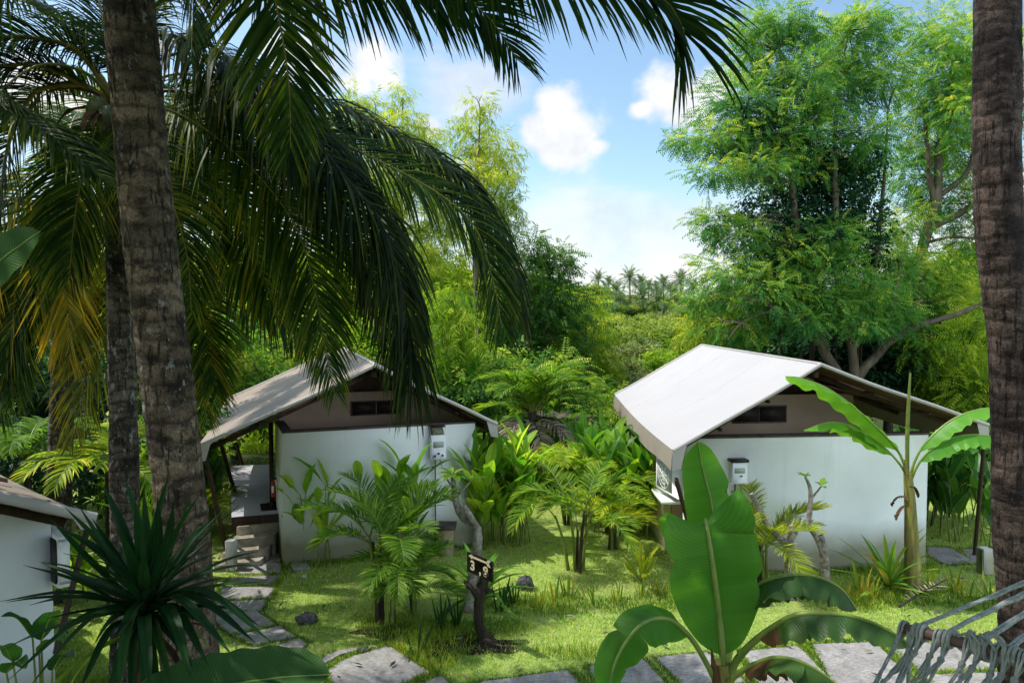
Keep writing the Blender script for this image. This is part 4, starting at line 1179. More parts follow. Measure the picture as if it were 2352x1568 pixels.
# ------------------------------------------------------------------ hammock
hm = thing('hammock', 'rope hammock with a wooden spreader bar, at the lower right', 'hammock', A(2.0, 2.4, 0))
B0_ = P(2070, 1440, 2.55); B1_ = P(2420, 1528, 2.15)
mb = MB(); k = 26; c = spline([B0_, B1_], k); tube(mb, c, [.0185, .020, .0205, .0205, .020], 14, jit=.008); mb.build('spreader_bar', M['bar'], hm, True)
tie = P(2700, 1195, 2.75)
bar = lambda t: B0_ * (1 - t) + B1_ * t
bd_ = norm(B1_ - B0_)
def wob(a, b, n=14, amp=.0015, sag=0):
    p = spline([a, b], n); t = np.linspace(0, 1, n)
    return p + RNG.normal(0, amp, p.shape) - up * (sag * np.sin(math.pi * t))[:, None]
for t, r in ((.13, .0085), (.32, .0105), (.56, .010), (.74, .010), (.95, .009)):
    a = bar(t) + up * .02
    mb = MB()
    for q in range(2):
        off = norm(np.cross(tie - a, up)) * (.0045 * (q * 2 - 1))
        tube(mb, wob(a + off, tie + off, 22), r * .62, 7, n=40)
    tb2 = np.linspace(0, 2 * math.pi, 13)                                       # hitch round the bar
    for q in (-.008, .008, .022):
        tube(mb, bar(t) + bd_ * q + np.cos(tb2)[:, None] * up * .026 + np.sin(tb2)[:, None] * norm(np.cross(bd_, up)) * .026, .007, 7)
    mb.build('support_rope', M['rope'], hm, True)
# bundle knot of spare rope
mb = MB(); kc = bar(.50) + up * .012 - A(0, .02, 0)
for q in range(9):
    t = np.linspace(.1, 5.9, 22); ra = .022 + .003 * q
    tube(mb, kc + bd_ * (-.03 + .008 * q) + np.cos(t)[:, None] * up * ra + np.sin(t)[:, None] * A(.2, -.9, .1) * ra * .9 + bd_ * (.035 * np.sin(t * .5 + q))[:, None], .0052, 6)
t = np.linspace(0, 3.3, 18); tube(mb, kc + bd_ * .05 + up * .02 + np.cos(t)[:, None] * bd_ * .03 + np.sin(t)[:, None] * up * .035, .0042, 6)
mb.build('knot', M['rope'], hm, True)
# net: bundles of cords from loops on the bar running down and left towards the viewer
loops = [.02, .115, .165, .28, .345, .49, .57, .67, .74, .83, .92, .99]
flow = A(-.70, -.42, -.50); flow = flow / np.linalg.norm(flow)
rows = 5; step = .17
K = {}
for i, t in enumerate(loops):
    for r in range(rows):
        sh = ((i + r) % 2 - .5) * .5 * (r > 0)
        tt = np.clip(t + sh * .085, 0, 1.05)
        K[i, r] = bar(tt) + flow * (.065 + step * r) * (1 + .03 * ((i * 7 + r * 3) % 5 - 2)) - up * .02 - up * .08 * (r * step) ** 1.5 + bd_ * .004 * ((i * 5 + r) % 3)
side = norm(np.cross(flow, bd_))
for i, t in enumerate(loops):
    mb = MB()
    c0 = bar(t); pr = norm(np.cross(bd_, up))
    a = np.linspace(-2.3, 1.6, 10)
    for q in (0, 1):
        arc_ = c0 + bd_ * (.006 * (q * 2 - 1)) + np.cos(a)[:, None] * up * .0245 + np.sin(a)[:, None] * pr * .0245
        tube(mb, np.vstack([K[i, 0], K[i, 0] * .5 + arc_[0] * .5, arc_, arc_[-1] * .55 + K[i, 0] * .45, K[i, 0]]), .0046, 6, n=26)
    tube(mb, [K[i, 0] - side * .006, K[i, 0] + side * .002, K[i, 0] + flow * .018], [.009, .012, .008], 8, n=6)
    mb.build('bar_loop', M['rope'], hm, True)
    mb = MB()
    for r in range(rows - 1):
        for j in (i, i + (1 if (i + r) % 2 else -1)):
            if (j, r + 1) not in K: continue
            for q in range(3):
                o = bd_ * (.0052 * (q - 1)) + side * (.003 * ((q + r) % 2))
                tube(mb, wob(K[i, r] + o * .6, K[j, r + 1] + o, 10, .0012, .01 * (q % 2)), .0032, 5, caps=False)
        tube(mb, [K[i, r + 1] - flow * .012, K[i, r + 1], K[i, r + 1] + flow * .014], [.006, .0095, .006], 7, n=5)
    mb.build('net_cord', M['rope'], hm, True)
# twisted side cord hanging from the bar end
mb = MB(); tube(mb, [B0_ + bd_ * .02 - A(0, .025, 0), B0_ + bd_ * .015 - A(0, .03, .04), B0_ + bd_ * .012 - A(0.005, .04, .16), B0_ - A(.01, .05, .3)], [.013, .008, .0055, .0055], 8, n=24); mb.build('side_cord', M['rope'], hm, True)
# ------------------------------------------------------------------ coconut palms
def PP(lst, d0, d1=None):
    d1 = d0 if d1 is None else d1
    n = len(lst)
    return np.array([P(x, y, d0 + (d1 - d0) * i / max(1, n - 1)) for i, (x, y) in enumerate(lst)])

def palm_trunk(root, pts, radii, mat, seed, ring=.16, sides=22):
    rng = np.random.default_rng(seed)
    n = 150
    c = spline(pts, n); r = np.interp(np.linspace(0, 1, n), np.linspace(0, 1, len(radii)), radii)
    s = np.concatenate([[0], np.cumsum(np.linalg.norm(np.diff(c, axis=0), axis=1))])
    saw = (s / ring + .25 * np.sin(s * 3.1)) % 1.0
    r = r * (1 + .035 * (1 - saw) + .018 * np.sin(s * 5.3 + 1))
    mb = MB(); tube(mb, c, r, sides, 0, jit=.012)
    return mb.build('trunk', M[mat], root, True)

def add_frond(root, pts, mat='coco', stalk='ystalk', **k):
    mb = MB(); frond(mb, pts, **k)
    return mb.build('frond', [M[mat], M[stalk]], root)

rg = np.random.default_rng(21)
# --- A : big foreground trunk, crown above the frame
A_pts = [P(470, 2060, 5.0), P(440, 1560, 5.0), P(430, 1400, 5.0), P(415, 1150, 5.0), P(398, 1000, 5.0), P(375, 800, 5.0), P(350, 600, 5.0), P(330, 400, 5.0), P(313, 200, 5.0), P(297, 0, 5.0), P(285, -250, 5.0), P(275, -480, 5.0)]
A_pts[0][2] = -.05
bA = A_pts[0].copy(); bA[2] = 0
palmA = thing('coconut_palm', 'thick ringed coconut palm trunk in the foreground, its crown above the picture', 'palm tree', bA)
palm_trunk(palmA, A_pts, [0.246, 0.215, 0.201, 0.184, 0.172, 0.175, 0.176, 0.176, 0.174, 0.168, 0.164, 0.156], 'barkA', 31)
ca = A_pts[-1]
add_frond(palmA, [P(295, -470, 5.0), P(450, -420, 4.9), P(585, -200, 4.7), P(632, 0, 4.6), P(663, 187, 4.6), P(668, 340, 4.7)], L=.82, w=0.0271, n=146, droop=.5, up=(0, -1, .5), tint=(.15, .8), rng=rg, lift=.1)
add_frond(palmA, [P(295, -500, 5.0), P(450, -280, 5.0), P(640, -120, 5.0), P(800, -70, 5.0), P(940, -45, 5.0), P(1070, 0, 5.0), P(1136, 58, 5.0), P(1186, 135, 5.0)], L=.78, w=0.0250, n=193, droop=.75, ang=(80, 26), up=(0, -1, .2), tint=(.05, .6), rng=rg, lift=.1, tipL=.42)
add_frond(palmA, [P(300, -560, 4.8), P(600, -420, 4.6), P(900, -230, 4.5), P(1200, -110, 4.4), P(1400, -60, 4.4), P(1515, -10, 4.4), P(1556, 40, 4.4), P(1572, 76, 4.4)], L=.86, w=0.0261, n=231, droop=1.15, ang=(80, 26), up=(0, -1, .2), tint=(.05, .55), rng=rg, lift=.15, tipL=.75)
add_frond(palmA, [P(280, -480, 5.2), P(180, -420, 5.2), P(60, -280, 5.2), P(-20, -60, 5.2), P(-60, 150, 5.2)], L=.85, w=0.0234, n=126, droop=1.2, tint=(.05, .5), rng=rg)
add_frond(palmA, [P(290, -480, 5.2), P(360, -420, 5.6), P(430, -250, 5.9), P(445, -60, 6.0), P(440, 130, 6.0)], L=.7, w=0.0234, n=126, droop=1.2, tint=(0, .5), rng=rg)
add_frond(palmA, [P(300, -520, 5.0), P(560, -480, 5.2), P(800, -330, 5.3), P(960, -120, 5.3), P(1040, 60, 5.3)], L=.7, w=0.0234, n=168, droop=1.1, tint=(.2, .9), rng=rg)
for az, el, ln in ((1.9, .9, 3.6), (2.7, .5, 3.6), (3.5, .7, 3.4), (4.3, .8, 3.4), (5.0, .5, 3.6), (5.7, .9, 3.4), (.9, .9, 3.6), (.3, .5, 3.8)):
    add_frond(palmA, arc(ca, az, el, ln, 1.5), L=.8, w=0.0234, n=112, droop=1.1, rng=rg)

# --- B : thinner trunk behind, whose fronds droop over the left hut
dB = 7.4
B_pts = [P(292, 1560, dB), P(288, 1250, dB), P(284, 1000, dB), P(280, 800, dB), P(273, 600, dB), P(268, 420, dB), P(262, 240, dB)]
B_pts[0] = A(B_pts[0][0], B_pts[0][1], -.05)
palmB = thing('coconut_palm', 'slim grey coconut palm whose long dark fronds droop over the left hut', 'palm tree', (B_pts[0][0], B_pts[0][1], 0))
palm_trunk(palmB, B_pts, [0.176, 0.150, 0.144, 0.138, 0.129, 0.120, 0.112], 'barkB', 32, .12)
cB = B_pts[-1]
K_ = dict(rng=rg)
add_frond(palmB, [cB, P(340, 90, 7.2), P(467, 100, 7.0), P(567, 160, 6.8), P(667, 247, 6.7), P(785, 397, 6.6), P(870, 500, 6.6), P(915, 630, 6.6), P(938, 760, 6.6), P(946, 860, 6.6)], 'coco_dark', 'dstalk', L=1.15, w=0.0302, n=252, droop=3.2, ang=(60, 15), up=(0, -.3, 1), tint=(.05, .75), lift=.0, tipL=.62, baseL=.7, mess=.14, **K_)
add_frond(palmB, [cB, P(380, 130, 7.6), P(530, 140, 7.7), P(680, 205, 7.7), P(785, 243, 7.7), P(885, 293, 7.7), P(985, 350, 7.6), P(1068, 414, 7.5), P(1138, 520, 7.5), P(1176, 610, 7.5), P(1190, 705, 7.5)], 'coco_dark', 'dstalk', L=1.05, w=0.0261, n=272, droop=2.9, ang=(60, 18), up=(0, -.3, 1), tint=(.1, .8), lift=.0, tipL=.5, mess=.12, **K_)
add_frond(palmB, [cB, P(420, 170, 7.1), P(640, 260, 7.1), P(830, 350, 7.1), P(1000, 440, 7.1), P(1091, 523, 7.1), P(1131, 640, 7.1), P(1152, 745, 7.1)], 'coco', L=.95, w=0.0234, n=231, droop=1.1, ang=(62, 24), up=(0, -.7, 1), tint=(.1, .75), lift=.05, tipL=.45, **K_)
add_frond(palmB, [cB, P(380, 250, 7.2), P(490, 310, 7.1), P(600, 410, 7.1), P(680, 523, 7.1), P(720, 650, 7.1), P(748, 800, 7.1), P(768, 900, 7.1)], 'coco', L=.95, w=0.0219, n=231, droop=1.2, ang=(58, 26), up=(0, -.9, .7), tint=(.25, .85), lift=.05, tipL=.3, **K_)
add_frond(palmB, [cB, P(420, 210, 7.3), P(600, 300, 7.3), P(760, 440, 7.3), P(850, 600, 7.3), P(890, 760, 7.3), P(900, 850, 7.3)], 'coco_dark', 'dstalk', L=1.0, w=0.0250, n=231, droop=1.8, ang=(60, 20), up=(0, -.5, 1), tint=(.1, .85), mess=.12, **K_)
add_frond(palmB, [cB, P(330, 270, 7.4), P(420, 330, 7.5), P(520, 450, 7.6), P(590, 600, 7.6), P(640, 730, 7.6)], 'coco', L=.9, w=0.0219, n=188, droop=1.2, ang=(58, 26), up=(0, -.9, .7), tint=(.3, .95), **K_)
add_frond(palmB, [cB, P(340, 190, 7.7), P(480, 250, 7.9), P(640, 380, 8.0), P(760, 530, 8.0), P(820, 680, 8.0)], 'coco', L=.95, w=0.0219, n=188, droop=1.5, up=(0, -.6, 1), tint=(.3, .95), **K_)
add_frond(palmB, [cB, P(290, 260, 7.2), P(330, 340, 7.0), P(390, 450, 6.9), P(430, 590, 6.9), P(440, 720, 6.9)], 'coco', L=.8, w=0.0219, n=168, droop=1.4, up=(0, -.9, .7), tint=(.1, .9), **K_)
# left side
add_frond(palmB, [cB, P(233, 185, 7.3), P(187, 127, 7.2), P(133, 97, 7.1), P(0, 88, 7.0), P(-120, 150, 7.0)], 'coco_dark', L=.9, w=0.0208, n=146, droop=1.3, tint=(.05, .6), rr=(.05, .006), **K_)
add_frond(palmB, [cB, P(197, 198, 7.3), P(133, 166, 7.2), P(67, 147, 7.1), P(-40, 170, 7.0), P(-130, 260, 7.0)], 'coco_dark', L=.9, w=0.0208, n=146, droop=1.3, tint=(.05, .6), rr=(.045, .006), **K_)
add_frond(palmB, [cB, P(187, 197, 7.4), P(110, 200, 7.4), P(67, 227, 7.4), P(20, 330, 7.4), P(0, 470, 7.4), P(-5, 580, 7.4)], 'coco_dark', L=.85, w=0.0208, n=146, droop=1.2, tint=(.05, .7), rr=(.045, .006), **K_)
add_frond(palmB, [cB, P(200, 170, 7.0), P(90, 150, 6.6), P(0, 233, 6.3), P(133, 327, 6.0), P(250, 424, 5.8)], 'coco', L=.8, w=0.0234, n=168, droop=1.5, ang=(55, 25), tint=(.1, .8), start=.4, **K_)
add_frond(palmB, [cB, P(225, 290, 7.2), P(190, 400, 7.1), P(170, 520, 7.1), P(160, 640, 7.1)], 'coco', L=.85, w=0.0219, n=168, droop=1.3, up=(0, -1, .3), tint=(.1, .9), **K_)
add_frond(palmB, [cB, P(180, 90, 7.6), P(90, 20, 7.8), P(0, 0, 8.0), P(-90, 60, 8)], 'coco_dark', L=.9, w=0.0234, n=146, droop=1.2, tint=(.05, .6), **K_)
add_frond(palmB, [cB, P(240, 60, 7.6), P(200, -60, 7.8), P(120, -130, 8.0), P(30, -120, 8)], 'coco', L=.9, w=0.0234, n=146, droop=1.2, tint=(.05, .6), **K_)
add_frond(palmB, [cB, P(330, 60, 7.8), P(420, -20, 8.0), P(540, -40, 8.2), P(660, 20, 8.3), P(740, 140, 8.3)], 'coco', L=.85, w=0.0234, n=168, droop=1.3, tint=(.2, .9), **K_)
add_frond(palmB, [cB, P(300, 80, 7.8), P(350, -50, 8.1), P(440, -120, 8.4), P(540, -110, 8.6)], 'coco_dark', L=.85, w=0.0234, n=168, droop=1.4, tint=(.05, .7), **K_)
# dry sheath, hanging dead frond and nuts
mb = MB()
for q in range(14):
    a = rg.uniform(0, 6.28); p = cB + A(math.cos(a) * .14, math.sin(a) * .14, rg.uniform(-.3, .1))
    blade(mb, arc(p, a, .2, rg.uniform(.4, .9), 1.7, 7), .05, 10, 1, (.2, .2), .01, 3, (), prof='strap', tint=.5, rng=rg, mrib=0)
mb.build('dry_sheath', M['brownleaf'], palmB, True)
for (x, y, dd_) in ((455, 84, 6.9), (330, 250, 7.2), (225, 255, 7.2), (250, 275, 7.1)):
    mb = MB(); c = P(x, y, dd_); u = np.linspace(0, math.pi, 9)
    tube(mb, c + np.cos(u)[:, None] * A(.03, 0, .15), np.maximum(.006, .115 * np.sin(u)), 12); mb.build('coconut', M['husk'], palmB, True)

# --- C : right trunk
C_pts = [P(2372, 1760, 5.6), P(2345, 1430, 5.6), P(2330, 1200, 5.6), P(2327, 1000, 5.6), P(2322, 800, 5.6), P(2300, 600, 5.6), P(2290, 380, 5.6), P(2290, 200, 5.6), P(2291, 0, 5.6), P(2298, -300, 5.6), P(2310, -560, 5.6)]
C_pts[0][2] = -.05
palmC = thing('coconut_palm', 'dark brown coconut palm trunk crossing the right edge of the picture', 'palm tree', (C_pts[0][0], C_pts[0][1], 0))
palm_trunk(palmC, C_pts, [0.224, 0.185, 0.155, 0.153, 0.153, 0.160, 0.169, 0.167, 0.169, 0.163, 0.155], 'barkC', 33, .12)
for az in (.4, 1.6, 2.2, 3.3, 3.9, 4.4, 5.1, 5.8):
    add_frond(palmC, arc(C_pts[-1], az, .9, 3.2, 1.3), L=.75, w=0.0261, n=96, droop=.9, rng=rg)

# --- D : yellowing palm at the far left, E : palm half hidden behind the big trunk
cD = P(150, 360, 9.2)
D_pts = [A(cD[0] - .5, cD[1] + .3, -.05), cD * .5 + A(cD[0] - .45, cD[1] + .3, 0) * .5, cD]
palmD = thing('coconut_palm', 'yellowing coconut palm with hanging golden fronds at the left', 'palm tree', (D_pts[0][0], D_pts[0][1], 0))
palm_trunk(palmD, D_pts, [.17, .14, .12], 'barkB', 34, .12)
for pts, mt, tn in (
    ([(140, 430), (138, 523), (143, 606), (157, 710), (160, 823)], 'coco_yellow', (.3, .95)),
    ([(170, 420), (100, 520), (73, 610), (20, 773), (-10, 840)], 'coco', (.3, .9)),
    ([(230, 520), (262, 640), (238, 750), (200, 843), (180, 957), (160, 1023)], 'coco_yellow', (.05, .65)),
    ([(110, 430), (60, 500), (40, 620), (30, 760), (35, 900)], 'coco', (.1, .7)),
    ([(60, 420), (-20, 520), (-60, 660), (-70, 800)], 'coco_yellow', (.1, .8)),
    ([(210, 380), (300, 430), (350, 540), (360, 680)], 'coco_yellow', (.2, .8)),
    ([(170, 480), (60, 640), (20, 800), (0, 960)], 'coco', (.1, .6))):
    add_frond(palmD, np.vstack([cD, PP(pts, 9.0, 8.8)]), mt, 'ystalk', L=1.05, w=0.0293, n=127, droop=.95, ang=(48, 22), up=(0, -1, .3), tint=tn, tiptint=.25, lift=.05, rng=rg, mess=.1, gap=.22)
for az in (.3, 1.2, 2.0, 2.8, 3.6):
    add_frond(palmD, arc(cD, az, .9, 3.0, 1.3), 'coco', L=.8, w=0.0293, n=83, droop=1, rng=rg)
cE = P(425, 560, 10.2)
palmE = thing('coconut_palm', 'coconut palm mostly hidden behind the thick trunk, one blue-green frond pointing right', 'palm tree', (cE[0] - .2, cE[1] + .2, 0))
palm_trunk(palmE, [A(cE[0] - .2, cE[1] + .2, -.05), A(cE[0] - .15, cE[1] + .15, cE[2] * .5), cE], [.16, .14, .11], 'barkB', 35, .12)
for pts, mt, tn in (
    ([(444, 576), (534, 630), (600, 690), (654, 737), (700, 800)], 'coco', (.0, .5)),
    ([(450, 520), (520, 500), (600, 540), (650, 640)], 'coco', (.3, .9)),
    ([(440, 640), (470, 720), (490, 820), (500, 900)], 'coco', (.3, .9)),
    ([(410, 650), (430, 760), (460, 860), (475, 960)], 'coco', (.3, .95)),
    ([(400, 500), (350, 520), (320, 620), (310, 760)], 'coco', (.2, .9)),
    ([(410, 460), (400, 380), (430, 320), (480, 320)], 'coco', (.2, .9))):
    add_frond(palmE, np.vstack([cE, PP(pts, 10.1, 9.8)]), mt, 'ystalk', L=.95, w=0.0293, n=107, droop=.9, ang=(55, 24), up=(0, -.8, .7), tint=tn, tiptint=.2, rng=rg, mess=.1)

cG = P(365, 385, 14.0)
palmG = thing('coconut_palm', 'tall coconut palm hidden behind the thick trunk, shading the left hut roof', 'palm tree', (cG[0] + .3, cG[1], 0))
palm_trunk(palmG, [A(cG[0] + .3, cG[1], -.05), A(cG[0] + .2, cG[1], cG[2] * .5), cG], [.18, .15, .12], 'barkB', 36, .12)
for k in range(20):
    add_frond(palmG, arc(cG, k * 2.4, rg.uniform(-.2, 1.2), rg.uniform(2.7, 3.5), 1.25), 'coco', 'ystalk', L=.85, w=0.0370, n=87, droop=1.0, rng=rg, tint=(.15, .9))

# --- F : palms behind the lower-left hut, dark
for i, (x, y, dd_, lab, tn) in enumerate(((60, 1050, 10.5, 'small dark palm behind the roof of the lower-left hut', (0, .5)), (250, 1085, 9.4, 'young areca palm with pale arching fronds between lower-left hut and slim trunk', (.3, .9)))):
    c = P(x, y, dd_); rng = np.random.default_rng(50 + i)
    rt = thing('areca_palm', lab, 'palm', (c[0], c[1], 0))
    mb = MB(); tube(mb, [A(c[0], c[1], -.05), c], [.07, .05], 9); mb.build('stem', M['dstalk'], rt, True)
    for k in range(11):
        add_frond(rt, arc(c, k * 2.4, rng.uniform(.4, 1.3), rng.uniform(1.0, 1.5), 1.7), 'areca', 'stalk', L=.42, w=.03, n=40, droop=.9, rng=rng, tint=tn)

# ------------------------------------------------------------------ garden planting
areca('dense areca palm clump in front of the left hut wall, left of the sign', G(880, 1432), 2.25, 8, 24, 1.4, 101, fl=1.05, L=.36, tint=(.0, .55), lean=.22, elr=(.5, 1.35), fan=1.0)
areca('sunlit areca palm standing alone in the middle of the lawn', G(1325, 1306), 2.0, 8, 15, 1.0, 102, fl=1.3, L=.32, tint=(.1, .7), lean=.42, elr=(.75, 1.4), droop=1.7, stems=('stalk', 'dstalk'))
areca('bright yellow-green areca frond clump between the two paddle leaf beds', G(1300, 1205), 2.5, 4, 11, .7, 103, fl=1.2, L=.40, tint=(.3, .8), lean=.25, elr=(.8, 1.4), droop=1.7)
areca('areca palm leaning over the paddle leaf bed beside the right hut', G(1400, 1225), 2.0, 5, 12, .8, 104, fl=1.3, L=.34, tint=(.2, .75), lean=.3, elr=(.7, 1.35), droop=1.7)
areca('golden areca palm against the right hut wall behind the bare plumerias', A(3.80, 10.05, 0), 1.75, 5, 14, .8, 105, mat='areca_yellow', fl=1.0, L=.36, tint=(.0, .65), lean=.3, elr=(.2, 1.4))
areca('small young areca with feathery leaves behind the left hut steps', G(478, 1225), 1.3, 3, 8, .4, 106, fl=.75, L=.34, tint=(.3, .9), elr=(.5, 1.2))

areca('young areca fanning out in front of the tall paddle leaf bed', G(1410, 1262), 1.3, 4, 10, .6, 107, fl=.95, L=.34, tint=(.4, .95), elr=(.4, 1.3))
areca('low areca shoots at the right foot of the dense areca clump', G(960, 1405), 1.1, 4, 10, .8, 109, fl=.75, L=.3, tint=(.0, .5), elr=(.3, 1.2))
# larger palm in the gap between the huts, skirt of dead fronds
c = P(1222, 955, 15.6); rng = np.random.default_rng(61)
rt = thing('bushy_palm', 'bushy palm between the huts with a skirt of grey dead fronds', 'palm tree', (c[0], c[1], 0))
mb = MB(); tube(mb, [A(c[0], c[1], -.05), c + up * .1], [.12, .09], 10); mb.build('trunk', M['dstalk'], rt, True)
for k in range(15):
    add_frond(rt, arc(c, k * 2.4, rng.uniform(.5, 1.5), rng.uniform(1.5, 2.0), 1.6), 'areca', 'stalk', L=.55, w=.034, n=60, droop=.7, ang=(55, 25), rng=rng, tint=(.0, .6))
for k in range(11):
    add_frond(rt, arc(c - up * .1, k * 2.4 + .7, rng.uniform(-.3, .7), rng.uniform(1.3, 1.9), 1.6), 'dry_frond' if k % 3 else 'coco', 'dstalk', L=.45, w=.03, n=40, droop=1.4, rng=rng, tint=(.2, .9))
for k, (x, y, dd_) in enumerate(((1150, 1010, 17.5), (1270, 1000, 17.0))):
    c2 = P(x, y, dd_)
    rt = thing('bushy_palm', ('dark green palm close behind the right eave of the left hut', 'low palm with browned leaflets right of the bushy palm')[k], 'palm tree', (c2[0], c2[1], 0))
    mb = MB(); tube(mb, [A(c2[0], c2[1], -.05), c2], [.1, .08], 9); mb.build('trunk', M['dstalk'], rt, True)
    for q in range(12):
        add_frond(rt, arc(c2, q * 2.4, rng.uniform(.2, 1.3), rng.uniform(1.0, 1.5), 1.5), 'dry_frond' if (k and q % 2) else 'areca', 'stalk', L=.45, w=.035, n=36, droop=1, rng=rng, tint=(.0, .6))

HG = 'beds of tall paddle-leaved plants'
paddle_clump('paddle_leaf_plant', 'sunlit paddle leaf bed with red flowers at the right end of the left hut', 'plant', G(1142, 1243), 42, 2.15, .6, 201, group=HG, flowers=5, tint=(.3, 1), nl=5, lw=.10, ll=.62, squash=.8)
paddle_clump('paddle_leaf_plant', 'tall paddle leaf bed under the left eave of the right hut', 'plant', G(1448, 1213), 50, 1.95, .95, 202, group=HG, flowers=4, tint=(.1, .8), nl=5, lw=.10, ll=.68, squash=.8)
paddle_clump('paddle_leaf_plant', 'tall paddle leaves left of the right hut bed, beside the leaning areca', 'plant', G(1392, 1180), 26, 1.95, .55, 203, group=HG, flowers=2, tint=(.1, .7), nl=5, lw=.09, ll=.62)
paddle_clump('paddle_leaf_plant', 'few slender paddle leaf canes at the left corner of the left hut wall', 'plant', G(722, 1292), 9, 1.75, .3, 204, group=HG, tint=(.3, .9), nl=4, lw=.085, ll=.58)
paddle_clump('paddle_leaf_plant', 'paddle leaf canes rising behind the dense areca clump', 'plant', G(905, 1283), 18, 1.9, .6, 205, group=HG, tint=(.25, .85), nl=4, lw=.085, ll=.58)
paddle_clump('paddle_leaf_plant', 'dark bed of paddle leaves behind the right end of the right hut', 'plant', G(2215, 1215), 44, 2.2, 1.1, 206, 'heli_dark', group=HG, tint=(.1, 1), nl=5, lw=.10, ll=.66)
paddle_clump('paddle_leaf_plant', 'sunlit broad leaves on the lawn beyond the lower-left hut', 'plant', G(175, 1400), 8, 1.0, .45, 207, group=HG, tint=(.5, 1), nl=4, lw=.08, ll=.42)
paddle_clump('paddle_leaf_plant', 'bright upright leaves glimpsed between the two palm trunks', 'plant', A(-4.75, 8.9, 0), 8, 2.6, .22, 208, group=HG, tint=(.6, 1), nl=6, lw=.075, ll=.5)
paddle_clump('paddle_leaf_plant', 'dark leafy canes beside the deck of the left hut', 'plant', G(462, 1212), 10, 1.8, .25, 209, 'heli_dark', group=HG, tint=(.0, .6), nl=5, lw=.07, ll=.5)
paddle_clump('paddle_leaf_plant', 'banana-like leaves showing above the right eave of the left hut', 'plant', A(-1.3, 19.0, 0), 12, 3.0, .7, 210, group=HG, tint=(.1, .6), nl=4, lw=.13, ll=1.0)

strap_rosette('spider_lily', 'large strap-leaved lily growing right behind the sign', 'plant', A(*G(1100, 1378)), 24, .95, .045, 301, tint=(.05, .75), el=(.15, 1.35), droop=(.5, 1.3))
strap_rosette('spider_lily', 'bright strap-leaved lily beside the banana stem at the right hut', 'plant', A(*G(2040, 1350)), 22, .95, .05, 302, tint=(.35, 1), el=(.2, 1.4), droop=(.2, .9))
# sprouting coconut
b = G(1473, 1340); rt = thing('coconut_sprout', 'young coconut sprout with pleated yellow-green leaves on the lawn', 'plant', b); rng = np.random.default_rng(71)
for k in range(9):
    mb = MB(); az = k * 2.4 + .5; el = rng.uniform(1.05, 1.45) if k < 6 else rng.uniform(.5, .8)
    blade(mb, arc(b + up * .03, az, el, rng.uniform(.5, .72), .35, 8), .062, 18, 3, (.45, .45), .012, 6, ((.7,), (.6, .85)), prof='paddle', tint=rng.uniform(.2, .7), rng=rng, rr=(.008, .003), petiole=.22, tearamp=.15)
    mb.build('leaf', [M['areca_yellow'], M['stalk']], rt)

for i, (x, y, n, h, wd) in enumerate(((1276, 1380, 3, .42, .022), (1307, 1366, 8, .30, .02), (1366, 1392, 5, .38, .02), (1416, 1380, 7, .26, .014), (1474, 1370, 8, .27, .016), (1514, 1368, 6, .26, .018), (1235, 1392, 8, .3, .016),
        (1015, 1448, 9, .46, .026), (1048, 1440, 9, .42, .022), (1150, 1400, 8, .40, .02), (1180, 1388, 8, .36, .018), (960, 1500, 5, .36, .024),
        (1978, 1366, 7, .46, .028), (1995, 1372, 6, .36, .02), (2130, 1358, 5, .40, .022), (2188, 1362, 8, .36, .02), (2210, 1372, 6, .32, .02), (2275, 1378, 7, .36, .02), (1945, 1372, 7, .3, .018))):
    lab = ['lone orange-tipped spear leaves right of the sign', 'low tuft of yellow spears beside the orange-tipped spears', 'cut-topped spear leaves in line with the lawn areca', 'thin grassy spears left of the coconut sprout', 'spear leaves just in front of the coconut sprout', 'spear leaves against the edge of the big banana leaf', 'dark grassy spears below the rock right of the sign',
           'dark upright spears at the left of the sign stump', 'dark spears touching the sign stump', 'dark spears under the lily right of the sign', 'dark spears between lily and rock', 'leaning blue-green spears near the shaded slab corner',
           'tall yellow spears left of the bright lily', 'short spears at the foot of the bright lily', 'green spears just right of the banana stem', 'pointed spears between banana stem and palm trunk', 'yellow-tipped spears left of the short white post', 'spears at the foot of the right palm trunk', 'small spears behind the drooping banana leaf'][i]
    spear_plant(lab, G(x, y), n, h * 1.1, 400 + i, 'weed' if i not in (7, 8, 9, 10, 11) else 'strap', wd)

